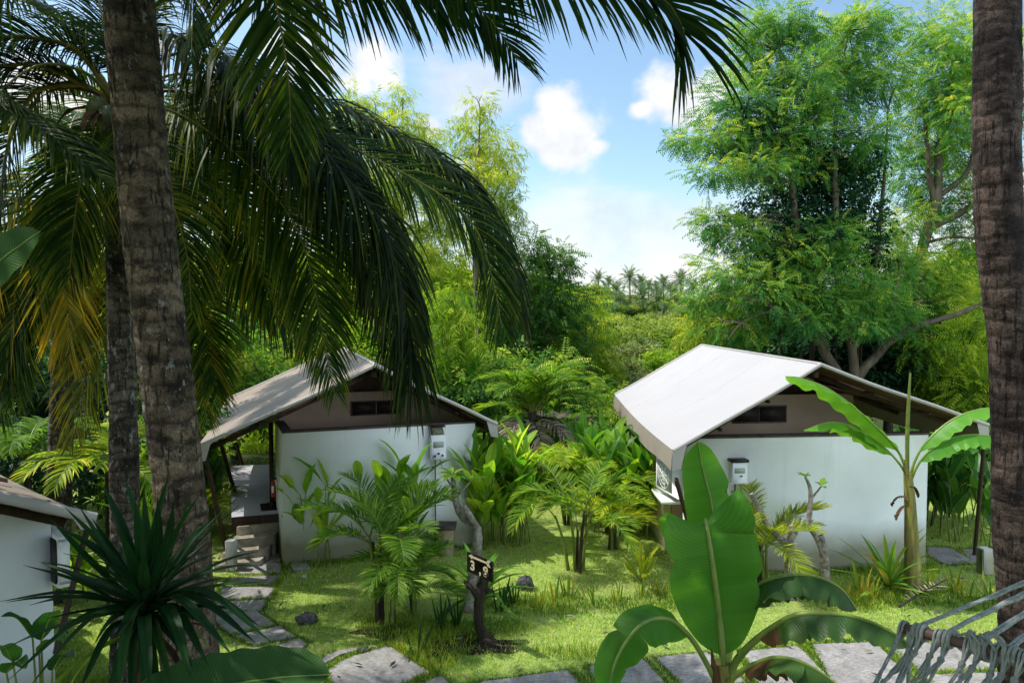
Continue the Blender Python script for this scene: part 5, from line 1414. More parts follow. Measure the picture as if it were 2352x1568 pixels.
# ------------------------------------------------------------------ plumerias
def plumeria(label, base, limbs, leaves, seed, lm='heli', lw=.05, ll=.24):
    rng = np.random.default_rng(seed)
    rt = thing('plumeria_tree', label, 'tree', base, 'leafless plumeria trees')
    mb = MB()
    for pts, r in limbs: tube(mb, pts, r, 10, 0, n=18, jit=.03)
    mb.build('trunk', M['plum'], rt, True)
    for c, n, elm in leaves:
        lb = MB()
        for k in range(n):
            blade(lb, arc(c, k * 2.4, rng.uniform(*elm), ll * rng.uniform(.6, 1.15), rng.uniform(.2, .9), 7), lw * rng.uniform(.7, 1.1), 10, 2, (.25, .25), .004, 3, prof='paddle', tint=rng.uniform(.2, .95), rng=rng, rr=(.004, .001), petiole=.12)
        lb.build('foliage', [M[lm], M['midrib']], rt, True)
    return rt
d1 = 9.4
plumeria('crooked grey plumeria with a leaf tuft, rising behind the sign', G(1075, 1403), [
    ([G(1075, 1403) - up * .05, P(1083, 1340, d1), P(1095, 1272, d1), P(1096, 1215, d1), P(1083, 1198, d1), P(1060, 1184, d1), P(1047, 1150, d1), P(1043, 1118, d1), P(1040, 1095, d1)], [.095, .075, .068, .066, .066, .062, .055, .045, .028]),
    ([P(1094, 1210, d1), P(1078, 1182, d1 - .1), P(1066, 1162, d1 - .1)], [.05, .048, .04]),
    ([P(1046, 1150, d1), P(1020, 1138, d1), P(985, 1123, d1)], [.028, .02, .012]),
    ([P(1046, 1140, d1), P(1062, 1125, d1), P(1080, 1106, d1)], [.025, .02, .013]),
    ([P(1043, 1120, d1), P(1032, 1108, d1 + .1), P(1026, 1098, d1 + .1)], [.02, .014, .01])],
    [(P(1040, 1092, d1), 13, (.1, .9)), (P(1081, 1104, d1), 7, (.2, .9)), (P(985, 1122, d1), 4, (.2, .8))], 81)
d2 = 9.8
plumeria('pale forked plumeria stump with one dark slanting limb, by the right hut wall', G(1815, 1376), [
    ([G(1816, 1376) - up * .05, P(1815, 1300, d2), P(1812, 1248, d2)], [.10, .085, .08]),
    ([P(1812, 1252, d2), P(1797, 1240, d2), P(1762, 1205, d2), P(1742, 1162, d2), P(1726, 1133, d2)], [.06, .045, .038, .04, .03]),
    ([P(1740, 1160, d2), P(1730, 1148, d2 - .1), P(1722, 1144, d2 - .1)], [.02, .014, .008]),
    ([P(1812, 1250, d2), P(1818, 1228, d2), P(1817, 1206, d2)], [.06, .05, .035]),
    ([P(1818, 1235, d2), P(1826, 1226, d2), P(1831, 1222, d2)], [.045, .035, .025])], [], 82)
plumeria('slim whitish plumeria with small leaf tips, beside the forked stump', G(1898, 1376), [
    ([G(1898, 1376) - up * .05, P(1894, 1290, d2), P(1886, 1236, d2), P(1883, 1228, d2)], [.075, .07, .066, .05]),
    ([P(1892, 1270, d2), P(1874, 1232, d2), P(1858, 1205, d2), P(1860, 1175, d2), P(1862, 1140, d2), P(1858, 1112, d2), P(1850, 1096, d2)], [.05, .04, .038, .036, .036, .03, .018]),
    ([P(1863, 1145, d2), P(1874, 1132, d2), P(1886, 1117, d2)], [.018, .014, .011])],
    [(P(1849, 1095, d2), 6, (.3, 1.2)), (P(1887, 1116, d2), 5, (.1, 1.0))], 83, 'crinum', .04, .17)

# ------------------------------------------------------------------ banana plants
def banana_stem(root, pts, r, mat='pseudo'):
    mb = MB(); tube(mb, pts, r, 16, 0, n=16, jit=.015); return mb.build('pseudostem', M[mat], root, True)
def bleaf(root, pts, W, mats=('banana', 'midrib', 'brownleaf'), **k):
    mb = MB(); blade(mb, pts, W, **k); return mb.build('leaf', [M[q] for q in mats], root, True)
rng = np.random.default_rng(91)
# behind, at the right hut corner
bB = G(2098, 1352); dN = 10.2
bp = thing('banana_plant', 'sunlit banana plant with a rolled new leaf, at the right hut corner', 'banana plant', bB)
banana_stem(bp, [bB - up * .05, P(2094, 1240, dN), P(2090, 1150, dN), P(2085, 1085, dN)], [.135, .105, .085, .06])
MBK = ('banana_back', 'midrib', 'brownleaf')
bleaf(bp, PP([(2085, 1100), (2076, 1065), (2062, 1035), (2030, 998), (1968, 940), (1902, 892), (1840, 868), (1804, 864)], dN, 9.6), .23, MBK, fold=(-.75, -.35), ripple=.018, rfreq=7, tears=((.75,), (.3, .55, .8)), petiole=.2, rng=rng, rr=(.022, .004), tint=.5, tearamp=.12)
bleaf(bp, PP([(2085, 1100), (2070, 1070), (2040, 1036), (1998, 1003), (1952, 976), (1902, 970), (1846, 988)], dN, 9.7), .20, MBK, fold=(-.95, -.5), ripple=.02, rfreq=6, tears=((.45, .7), (.4, .62, .8)), petiole=.25, rng=rng, rr=(.02, .004), tint=.5, tearamp=.15)
bleaf(bp, PP([(2090, 1100), (2100, 1062), (2125, 1018), (2180, 968), (2240, 942), (2310, 936), (2370, 960)], dN, 9.9), .25, MBK, fold=(-.5, -.5), ripple=.02, tears=((.5,), (.35, .6)), petiole=.2, rng=rng, rr=(.022, .004), tint=.45, tearamp=.15)
bleaf(bp, PP([(2092, 1105), (2106, 1072), (2135, 1035), (2190, 1005), (2250, 998), (2320, 1012)], dN, 9.7), .23, MBK, fold=(-1.0, -.7), ripple=.02, tears=((.4, .7), (.35, .5, .75)), petiole=.22, rng=rng, rr=(.022, .004), tint=.4, tearamp=.2)
mb = MB(); tube(mb, PP([(2084, 1085), (2084, 1000), (2087, 920), (2091, 856)], dN), [.028, .03, .026, .012], 10, n=12); mb.build('rolled_leaf', M['stalk'], bp, True)
for x0, az in ((2084, 2.2), (2090, .5), (2080, 3.6)):
    bleaf(bp, arc(P(x0, 1110 + az * 14, dN - .08), az, .1, .34, 1.9), .035, ('brownleaf', 'brownleaf', 'brownleaf'), fold=(-.6, -.6), ripple=.02, rng=rng, n=20, rr=(.01, .004))
mb = MB(); tube(mb, PP([(2078, 1055), (2082, 1110), (2092, 1165)], dN - .1), [.02, .024, .012], 8, n=9); mb.build('cut_stalk', M['ystalk'], bp, True)

# foreground banana
dF = 3.9
bF = P(1662, 1600, dF); bF0 = A(bF[0], bF[1], 0)
fp = thing('banana_plant', 'large foreground banana plant with broad glossy leaves, its stem below the picture', 'banana plant', bF0)
banana_stem(fp, [bF0 - up * .05, A(bF[0], bF[1], .9), A(bF[0], bF[1], bF[2] - .1), P(1658, 1520, dF)], [.13, .11, .085, .05])
MF = ('banana', 'midrib', 'brownleaf')
bleaf(fp, [P(1660, 1560, dF), P(1654, 1400, dF + .25), P(1645, 1260, dF + .4), P(1632, 1150, dF + .45), P(1612, 1070, dF + .45), P(1603, 1014, dF + .42)], .165, MF, fold=(.24, .28), ripple=.010, rfreq=5, petiole=.12, tears=((.55,), (.38, .72)), tearamp=.07, rng=rng, rr=(.024, .004), tint=.45, up=(0, 1, 0), n=56, cross=7)
bleaf(fp, [P(1662, 1580, dF), P(1660, 1500, dF - .02), P(1650, 1400, dF), P(1636, 1290, dF - .03), P(1626, 1225, dF), P(1622, 1196, dF + .10), P(1624, 1200, dF + .25), P(1628, 1240, dF + .42), P(1634, 1310, dF + .5)], .27, MF, fold=(-.16, -.10), ripple=.014, rfreq=6, tears=((.42, .86), (.27, .62, .72)), petiole=.12, rng=rng, rr=(.026, .006), tint=.42, up=(0, 1, .2), n=60, cross=7, tearamp=.08)
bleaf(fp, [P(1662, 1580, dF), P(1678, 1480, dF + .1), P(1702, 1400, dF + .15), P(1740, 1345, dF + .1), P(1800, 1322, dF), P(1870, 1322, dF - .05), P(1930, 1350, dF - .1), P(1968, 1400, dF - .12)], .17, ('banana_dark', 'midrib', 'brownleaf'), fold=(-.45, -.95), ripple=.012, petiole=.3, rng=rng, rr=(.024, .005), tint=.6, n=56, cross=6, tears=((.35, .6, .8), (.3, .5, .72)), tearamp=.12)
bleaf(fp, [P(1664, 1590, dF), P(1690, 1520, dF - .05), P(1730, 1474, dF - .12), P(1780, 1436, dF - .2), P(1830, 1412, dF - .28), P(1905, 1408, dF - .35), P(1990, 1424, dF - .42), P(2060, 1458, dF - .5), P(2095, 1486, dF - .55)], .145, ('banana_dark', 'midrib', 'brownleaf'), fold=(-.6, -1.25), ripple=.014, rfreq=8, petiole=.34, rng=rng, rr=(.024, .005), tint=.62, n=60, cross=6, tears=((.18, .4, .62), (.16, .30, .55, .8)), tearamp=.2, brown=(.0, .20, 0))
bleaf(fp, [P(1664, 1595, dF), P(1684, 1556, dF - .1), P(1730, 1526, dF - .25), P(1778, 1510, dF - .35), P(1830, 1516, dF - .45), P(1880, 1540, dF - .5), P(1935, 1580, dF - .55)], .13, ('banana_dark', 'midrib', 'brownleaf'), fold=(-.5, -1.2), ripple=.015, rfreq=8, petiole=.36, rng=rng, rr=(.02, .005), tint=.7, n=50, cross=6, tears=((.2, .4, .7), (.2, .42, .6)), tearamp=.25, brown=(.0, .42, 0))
bleaf(fp, [P(1655, 1590, dF), P(1632, 1540, dF - .05), P(1598, 1480, dF - .1), P(1564, 1440, dF - .15), P(1530, 1420, dF - .2), P(1482, 1428, dF - .26), P(1440, 1470, dF - .3), P(1410, 1530, dF - .32), P(1396, 1610, dF - .32)], .135, MF, up=(.2, -.6, .7), fold=(-.75, -.6), ripple=.01, rfreq=6, petiole=.36, rng=rng, rr=(.018, .004), tint=.3, n=60, cross=6, tears=((.6,), (.5, .8)), tearamp=.12)
mb = MB(); tube(mb, [P(1650, 1590, dF - .03), P(1640, 1530, dF - .05), P(1634, 1490, dF - .04)], [.03, .022, .004], 8, n=9); mb.build('dry_sheath', M['brownleaf'], fp, True)

# dark banana leaves entering from the left: one plant at the lower left, one at the left edge
bq = A(-2.9, 2.3, 0)
lp = thing('banana_plant', 'dark banana plant out of view, one broad leaf across the bottom left', 'banana plant', bq)
banana_stem(lp, [bq - up * .05, bq + up * .8, P(120, 1720, 2.6)], [.1, .085, .05])
bleaf(lp, [P(120, 1720, 2.6), P(250, 1650, 2.7), P(380, 1605, 2.8), P(520, 1574, 2.9), P(640, 1556, 3.0), P(758, 1548, 3.05)], .16, ('banana_dark', 'midrib', 'brownleaf'), fold=(.5, .15), ripple=.008, rfreq=7, petiole=.22, rng=rng, tint=.4, n=60, cross=6, up=(0, -.5, 1))
bq = A(-3.4, 2.6, 0)
lp2 = thing('banana_plant', 'banana plant out of view, one blue-green leaf at the left edge', 'banana plant', bq)
banana_stem(lp2, [bq - up * .05, bq + up * 1.5, P(-330, 1000, 2.9)], [.11, .09, .06])
bleaf(lp2, [P(-330, 1000, 2.9), P(-230, 820, 2.95), P(-120, 700, 3.0), P(-20, 615, 3.0), P(45, 565, 3.0), P(92, 532, 3.0)], .135, ('banana_dark', 'midrib', 'brownleaf'), fold=(.15, .1), ripple=.006, petiole=.2, rng=rng, tint=.45, n=50, cross=5, up=(0, -1, .4))

# ------------------------------------------------------------------ dracaena and leaves at the lower left
dc = P(333, 1400, 3.25); dbase = A(dc[0] - .05, dc[1], 0)
rt = thing('dracaena', 'dark foreground dracaena rosette in front of the palm trunks', 'plant', dbase)
mb = MB(); tube(mb, [dbase - up * .05, A(dc[0] - .08, dc[1], 1.2), dc], [.045, .04, .035], 10, n=14); mb.build('stem', M['dstalk'], rt, True)
rng = np.random.default_rng(95)
tips = [((387, 1090), 3.1), ((284, 1090), 3.3), ((446, 1108), 3.3), ((460, 1132), 3.1), ((536, 1148), 3.4), ((548, 1160), 3.2), ((330, 1120), 3.5), ((250, 1130), 3.4), ((238, 1112), 3.5), ((180, 1160), 3.2), ((150, 1165), 3.3), ((112, 1188), 3.2), ((212, 1190), 3.4),
        ((54, 1297), 3.1), ((90, 1290), 3.4), ((0, 1380), 3.0), ((614, 1335), 3.1), ((625, 1475), 2.9), ((535, 1505), 2.8), ((600, 1440), 3.2), ((590, 1478), 3.0), ((20, 1560), 2.8), ((60, 1585), 2.9), ((140, 1440), 3.2), ((215, 1480), 3.1),
        ((180, 1590), 2.8), ((240, 1620), 2.8), ((300, 1640), 2.8), ((330, 1650), 2.75), ((370, 1640), 2.8), ((400, 1600), 2.8), ((440, 1560), 2.75), ((480, 1530), 2.9), ((420, 1500), 2.9), ((345, 1590), 2.7), ((270, 1600), 2.7), ((500, 1380), 3.6), ((440, 1240), 3.6), ((400, 1160), 3.0), ((362, 1140), 3.0), ((310, 1150), 3.0), ((270, 1210), 3.0), ((210, 1260), 3.1), ((520, 1260), 3.3), ((170, 1330), 3.3), ((560, 1400), 3.1), ((105, 1420), 3.0), ((460, 1200), 3.5)]
for (x, y), dd_ in tips:
    T_ = P(x, y, dd_); hor = (T_ - dc) * A(1, 1, 0); L_ = np.linalg.norm(T_ - dc)
    mid = dc * .5 + T_ * .5 + up * (.035 * L_ + .16 * L_ * (T_[2] < dc[2] + .05)) + rng.normal(0, .015, 3)
    mb = MB(); blade(mb, [dc + up * rng.uniform(-.06, .06) + hor * .02, mid, T_], .026 * rng.uniform(.85, 1.2), 22, 2, (.3, .3), 0, 1, (), prof='strap', tint=rng.uniform(.1, .75), rng=rng, mrib=0, rr=(.004, .001))
    mb.build('leaf', M['strap'], rt, True)
for k in range(34):
    mb = MB(); blade(mb, arc(dc, k * 2.4 + .4, rng.uniform(.0, 1.3), rng.uniform(.35, .6), rng.uniform(.3, 1)), .028, 18, 2, (.3, .3), prof='strap', tint=rng.uniform(.1, .6), rng=rng, mrib=0, rr=(.004, .001)); mb.build('leaf', M['strap'], rt, True)
for k in range(9):
    az = rng.uniform(0, 6.28); mb = MB(); blade(mb, arc(dc - up * .1, az, rng.uniform(-.5, .2), rng.uniform(.35, .55), rng.uniform(.8, 1.5), 9, rng.normal(0, .3)), .02, 18, 2, (.5, .5), .004, 3, prof='strap', tint=.5, rng=rng, mrib=0, rr=(.004, .001)); mb.build('dead_leaf', M['brownleaf'] if k % 2 else M['weed'], rt, True)
lb_ = P(80, 1640, 4.4); lb_[2] = 0
rt = thing('arrowleaf_plant', 'dark broad-leaved plant against the wall of the lower-left hut', 'plant', lb_)
for (x0, y0), (x1, y1), W_ in (((75, 1465), (2, 1415), .085), ((95, 1470), (140, 1400), .08), ((30, 1520), (-12, 1490), .08), ((90, 1500), (165, 1475), .06), ((15, 1545), (60, 1535), .07), ((120, 1540), (170, 1510), .06)):
    a = P(x0, y0, 4.4); b = P(x1, y1, 4.25)
    mb = MB(); tube(mb, [lb_, lb_ * .4 + a * .6 + A(.02, 0, .1), a], [.012, .009, .006], 6, n=10); st = mb.build('stalk', M['stalk'], rt, True)
    mb = MB(); blade(mb, [a, a * .5 + b * .5 + up * .06, b], W_, 18, 4, (.3, .3), .004, 3, prof='paddle', tint=rng.uniform(.1, .8), rng=rng, rr=(.006, .002)); mb.build('leaf', [M['heli_dark'], M['midrib']], st, True)

# fallen dry frond bits on the lawn at right
b = G(2165, 1385)
mb = MB(); frond(mb, [G(2065, 1400) + up * .05, G(2120, 1378) + up * .12, G(2180, 1352) + up * .16, G(2215, 1345) + up * .12], L=.25, w=.02, n=24, droop=.8, rng=rng, tint=(.5, 1)); o = mb.build('fallen_frond', [M['dry_frond'], M['dstalk']], None, off=b); o.location = b; setp(o, 'dry brown frond lying in the grass between lily and palm trunk', 'fallen frond')
# ------------------------------------------------------------------ trees
def TB(lst, d, n, rng, dj=.8, ry=1.0):
    """blobs from (x, y, rx, ry[, tint]) at depth d; n sprays per square metre of blob"""
    out = []
    for b in lst:
        x, y, rx, r2 = b[:4]; dd = d + rng.uniform(-dj, dj) + (b[5] if len(b) > 5 else 0)
        k = dd / FOC
        a, c = rx * k, r2 * k
        out.append((P(x, y, dd), (a, (a + c) * .5 * ry, c), max(12, int(n * math.pi * a * c * 1.35)), b[4] if len(b) > 4 else 0))
    return out
def gp(x, d): # ground point under px column x at depth d
    q = P(x, 784, d); return A(q[0], q[1], float(hgt(q[0], q[1])))

rng = np.random.default_rng(500)
# --- the great feathery tree behind the right hut
d = 18.5
b0 = gp(1955, d)
limbs = [
 ([b0 - up * .2, P(1935, 900, d), P(1912, 837, d), P(1888, 798, d), P(1878, 736, d), P(1865, 660, d), P(1842, 600, d), P(1828, 500, d), P(1815, 400, d), P(1803, 240, d), P(1790, 110, d)], [0.231, 0.177, 0.150, 0.129, 0.116, 0.102, 0.088, 0.075, 0.061, 0.041, 0.014]),
 ([P(1891, 800, d), P(1861, 760, d - .3), P(1838, 730, d - .5), P(1801, 718, d - .8), P(1740, 690, d - 1.2)], [0.088, 0.068, 0.058, 0.041, 0.014]),
 ([b0 - up * .2, P(1966, 900, d), P(1962, 850, d), P(1957, 795, d), P(1938, 740, d), P(1925, 640, d), P(1918, 400, d), P(1918, 300, d), P(1930, 180, d), P(1950, 70, d)], [0.204, 0.150, 0.129, 0.109, 0.095, 0.088, 0.068, 0.054, 0.041, 0.014]),
 ([P(1960, 800, d), P(1985, 758, d), P(1992, 716, d), P(2010, 600, d + .3), P(2030, 420, d + .5), P(2040, 250, d + .5)], [0.088, 0.075, 0.068, 0.054, 0.041, 0.014]),
 ([b0 - up * .2, P(1968, 890, d), P(1985, 845, d), P(2015, 815, d), P(2032, 763, d), P(2046, 718, d), P(2070, 600, d + .4)], [0.204, 0.150, 0.136, 0.122, 0.109, 0.095, 0.034]),
 ([P(2018, 815, d), P(2050, 780, d - .2), P(2098, 752, d - .3), P(2200, 721, d - .4), P(2275, 688, d - .4), P(2360, 640, d - .4)], [0.088, 0.082, 0.075, 0.061, 0.048, 0.020]),
 ([P(1672, 780, d - 1), P(1700, 745, d - 1), P(1750, 720, d - 1), P(1800, 716, d - .9)], [0.014, 0.020, 0.027, 0.041])]
crownpx = [(1700, 235, 95, 80), (1765, 120, 85, 90), (1720, 70, 40, 45, .05), (1800, 45, 55, 45), (1855, 60, 45, 40), (1955, 110, 95, 85), (1990, 45, 65, 40, .08), (1925, 215, 95, 80), (2035, 175, 55, 70), (1860, 180, 70, 80),
  (1640, 320, 85, 45, .08), (1575, 322, 50, 20, .08), (1745, 340, 100, 60), (1835, 300, 80, 80), (1990, 320, 70, 60, -.05), (1830, 400, 110, 45, .16), (1740, 385, 90, 35, .14), (1935, 375, 60, 35, .12), (1640, 395, 70, 28, .05),
  (1640, 505, 70, 30), (1690, 540, 80, 45), (1800, 600, 100, 70, -.08), (1905, 640, 105, 70, -.06), (1990, 690, 95, 60, -.04), (1750, 670, 100, 60), (1670, 630, 75, 60, .05), (1690, 750, 90, 40, .02), (1900, 560, 80, 60, -.05), (1830, 690, 80, 50, .02), (1930, 720, 70, 30, .02), (2040, 600, 60, 60), (1615, 690, 50, 40, .1), (1850, 735, 60, 30, -.1, -1.2), (1985, 745, 55, 28, -.12, -1.2), (2060, 730, 55, 35, -.1, -1.0), (1920, 700, 60, 40, -.05, -1.2)]
bl = TB(crownpx, d, 150, rng, .9)
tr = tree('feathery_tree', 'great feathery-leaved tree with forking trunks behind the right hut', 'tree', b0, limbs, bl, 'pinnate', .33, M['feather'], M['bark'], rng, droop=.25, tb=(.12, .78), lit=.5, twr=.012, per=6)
# ivy mass climbing it
bi = gp(1800, d + .6)
iv = thing('climbing_vine', 'dark glossy vine mass smothering the middle of the great feathery tree', 'climbing plant', bi)
cb = MB(); crown(cb, TB([(1770, 500, 80, 75), (1850, 470, 90, 80), (1935, 450, 80, 90), (1960, 370, 55, 70), (1880, 380, 60, 60), (1800, 580, 90, 60), (1900, 560, 90, 70), (1790, 690, 25, 80), (1740, 270, 55, 70), (1850, 310, 45, 70), (1985, 540, 55, 80)], d + .25, 75, rng, .5, .7), 'broad', .34, rng, .5, (.1, .7), .3)
cb.build('foliage', M['ivy'], iv)
vb = MB()
for k in range(9):
    x = rng.uniform(1740, 1980); tube(vb, [gp(x, d + .6), P(x + rng.uniform(-20, 20), 760, d + .6), P(x + rng.uniform(-30, 30), 520, d + .6)], [.03, .025, .015], 6, n=12)
vb.build('stem', M['dbark'], iv, True)

# --- the second feathery tree, at the right edge
d = 20.5; b0 = gp(2105, d)
limbs = [
 ([b0 - up * .2, P(2108, 700, d), P(2108, 613, d), P(2117, 573, d), P(2135, 515, d), P(2155, 434, d), P(2155, 350, d), P(2170, 300, d), P(2185, 254, d), P(2190, 120, d)], [.26, .22, .2, .19, .17, .15, .13, .11, .09, .02]),
 ([P(2145, 460, d), P(2134, 400, d), P(2130, 340, d), P(2120, 240, d)], [.09, .08, .06, .02]),
 ([P(2150, 455, d), P(2185, 430, d), P(2220, 398, d), P(2236, 345, d), P(2240, 250, d)], [.08, .07, .06, .05, .02]),
 ([P(2128, 530, d), P(2165, 510, d), P(2205, 490, d), P(2245, 462, d), P(2330, 400, d)], [.11, .10, .09, .07, .03]),
 ([P(2120, 560, d), P(2180, 545, d), P(2250, 545, d), P(2330, 520, d)], [.05, .04, .035, .02])]
bl = TB([(2150, 70, 75, 65), (2210, 110, 70, 80), (2170, 180, 85, 70), (2120, 235, 65, 65), (2215, 250, 70, 80, .05), (2140, 330, 80, 60), (2215, 360, 65, 60), (2095, 410, 70, 70, -.05), (2180, 460, 80, 60), (2080, 520, 70, 60), (2230, 560, 60, 55, .1), (2160, 610, 80, 60, .1), (2220, 680, 60, 70, .15), (2290, 200, 90, 130), (2320, 450, 80, 120), (2300, 650, 70, 90, .1), (2080, 620, 60, 50)], d, 120, rng, 1.0)
tree('feathery_tree', 'pale-trunked feathery tree next to the right palm trunk', 'tree', b0, limbs, bl, 'pinnate', .34, M['feather'], M['bark'], rng, droop=.25, tb=(.2, .85), lit=.5, twr=.012, per=6)

# --- left and middle trees
def simple_tree(name, label, x, d, blobs, kind, scale, mat, dens, seed, top=None, cat='tree', bark='bark', droop=.3, tb=(.15, .75), lit=.4, tr=.12, dj=.8, grp=None):
    rng = np.random.default_rng(seed)
    b = gp(x, d); bl = TB(blobs, d, dens, rng, dj)
    tp = bl[0][0]
    mid = b * .5 + tp * .5 + A(rng.normal(0, .2), 0, 0)
    limbs = [([b - up * .2, mid, tp], [tr, tr * .65, tr * .15])]
    for q in bl[1:6]:
        s = mid * .7 + tp * .3 * 1.0 if q[0][2] > mid[2] else b * .5 + mid * .5
        limbs.append(([s, s * .4 + q[0] * .6 + A(0, 0, .1), q[0]], [tr * .45, tr * .3, tr * .08]))
    return tree(name, label, cat, b, limbs, bl, kind, scale, M[mat], M[bark], rng, grp, droop, tb, lit, .015, 2)

simple_tree('willowy_tree', 'airy yellow-green tree with a wispy tip, behind the drooping frond', 905, 25, [(925, 225, 18, 42), (930, 285, 48, 45), (812, 238, 45, 40), (862, 262, 48, 38), (985, 330, 48, 55), (885, 330, 70, 45), (950, 400, 75, 60), (1010, 400, 40, 60), (840, 420, 100, 80), (960, 520, 90, 80), (780, 300, 50, 50), (1000, 620, 90, 90), (1030, 480, 50, 60)], 'narrow', .46, 'willow', 62, 601, droop=.5, tb=(.3, .95))
simple_tree('willowy_tree', 'tall slender yellow-green tree standing against the sky left of the cloud', 1112, 23, [(1103, 248, 32, 36), (1092, 320, 45, 55), (1135, 360, 55, 60, .08), (1090, 400, 45, 45, .05), (1165, 400, 35, 35, .05), (1130, 450, 62, 50), (1160, 490, 45, 45, -.1), (1115, 540, 50, 50, -.1), (1150, 560, 40, 40, -.1)], 'narrow', .42, 'willow', 75, 602, droop=.5, tb=(.35, 1.0))
simple_tree('leafy_tree', 'round mid-green tree in the middle, right of the long drooping frond', 1240, 24, [(1225, 570, 48, 40, .2), (1275, 590, 45, 40, .15), (1300, 612, 25, 25, .1), (1200, 640, 70, 60, .12), (1265, 680, 75, 60, -.1), (1300, 730, 55, 55, -.05), (1220, 740, 80, 60, -.15), (1180, 720, 50, 80), (1260, 800, 90, 50, -.1)], 'pinnate', .46, 'bush', 80, 603, tb=(.0, .6))
simple_tree('leafy_tree', 'bright weeping yellow-green bush tree above the right slope of the left hut roof', 1040, 19.5, [(1040, 690, 55, 45, .1), (1065, 745, 40, 55, .2), (1020, 770, 50, 55, .05), (1000, 700, 40, 50), (1075, 800, 35, 45, .1), (1010, 850, 60, 50, -.1)], 'narrow', .5, 'bush_bright', 60, 604, droop=.7, tb=(.2, .8))
simple_tree('willowy_tree', 'yellow-green wispy tree at the left border of the open valley', 1365, 27, [(1345, 700, 35, 40, .1), (1365, 770, 45, 55, .1), (1385, 850, 40, 55, .15), (1340, 840, 50, 60), (1400, 920, 45, 50, .05), (1330, 930, 60, 50), (1310, 770, 40, 60, -.1)], 'narrow', .5, 'willow', 60, 605, droop=.4, tb=(.1, .7))
simple_tree('broadleaf_shrub', 'dark shiny shrub behind the roof of the left hut', 540, 18.5, [(545, 800, 55, 50, .1), (500, 860, 60, 60), (590, 850, 50, 50, .1), (560, 920, 80, 60, -.1), (480, 940, 60, 60, -.1), (520, 740, 60, 50)], 'broad', .55, 'bush', 50, 606, tb=(.15, .95), bark='dbark')
simple_tree('broadleaf_shrub', 'yellow-green sunlit shrub showing beneath the eave of the left hut', 560, 21, [(640, 860, 60, 45, .1), (570, 1010, 60, 60, .2), (540, 1060, 70, 50, .15), (690, 820, 60, 45, .1), (600, 960, 60, 60, .2), (480, 1060, 60, 80)], 'narrow', .5, 'bush_bright', 50, 607, tb=(.2, .9), bark='dbark')
# undergrowth masses between the huts
UG = [('dark rounded shrub just right of the left hut roof', 1090, 18.5, [(1080, 880, 45, 40), (1060, 930, 50, 45), (1120, 900, 40, 40, -.1)], 'broad', .42, 'bush', 608),
      ('tangled green shrub behind the bushy palm', 1180, 21, [(1150, 850, 60, 50, .1), (1220, 860, 60, 50), (1180, 930, 80, 60, -.1), (1110, 830, 50, 45), (1250, 930, 60, 60, -.1), (1160, 1010, 90, 60, -.2)], 'broad', .45, 'bush', 609),
      ('light-leaved shrub left of the valley, above the bushy palm', 1300, 20, [(1290, 850, 60, 45, .1), (1340, 900, 55, 50), (1290, 950, 70, 50, -.1), (1350, 970, 60, 50)], 'pinnate', .45, 'bush', 610),
      ('yellowish shrub at the valley edge left of the pale roof', 1390, 21, [(1390, 930, 50, 50, .15), (1420, 990, 50, 50, .1), (1360, 1010, 60, 50), (1400, 1050, 70, 50, -.1)], 'broad', .42, 'bush_bright', 611),
      ('dark shrub low in the shade behind the lawn areca', 1270, 16.2, [(1270, 1090, 70, 45, -.15), (1330, 1090, 60, 45, -.2), (1220, 1110, 60, 45, -.2), (1290, 1130, 70, 30, -.2)], 'broad', .32, 'bush', 612),
      ('shrubs behind the tall paddle leaf bed', 1440, 17.5, [(1410, 1060, 60, 50, -.1), (1470, 1080, 60, 50, -.2), (1500, 1140, 60, 50, -.2)], 'broad', .36, 'bush', 613)]
for lab, x, d, bl_, kind, sc, mt, sd_ in UG:
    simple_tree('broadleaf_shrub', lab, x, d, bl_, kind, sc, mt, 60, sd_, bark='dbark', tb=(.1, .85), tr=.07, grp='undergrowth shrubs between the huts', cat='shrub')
LS = [('dark shady shrub behind the roof of the lower-left hut', 40, 12.5, [(20, 1000, 60, 60, -.1), (90, 1020, 60, 55, -.15), (-40, 1020, 60, 60, -.1), (60, 1090, 70, 50, -.2)], 'broad', .4, 'ivy', 630),
      ('dark shady shrub left of the slim palm trunk', 170, 12.8, [(150, 1010, 60, 55, -.1), (215, 1040, 50, 60, -.1), (180, 1100, 70, 55, -.2), (230, 960, 50, 55)], 'broad', .4, 'ivy', 631),
      ('deep green shrub glimpsed between the two trunks', 330, 12.6, [(320, 1000, 50, 60), (350, 1080, 50, 60, -.1), (300, 1130, 50, 50, -.2), (430, 960, 50, 60, -.1)], 'broad', .4, 'bush', 632),
      ('dark leafy mass behind the golden fronds', 120, 14.5, [(100, 860, 80, 70, -.1), (200, 840, 70, 70, -.1), (10, 850, 70, 80, -.1), (160, 930, 90, 60, -.15)], 'broad', .45, 'ivy', 633)]
for lab, x, d, bl_, kind, sc, mt, sd_ in LS:
    simple_tree('broadleaf_shrub', lab, x, d, bl_, kind, sc, mt, 55, sd_, bark='dbark', tb=(.1, .85), tr=.06, grp='shaded shrubs behind the palm trunks', cat='shrub')
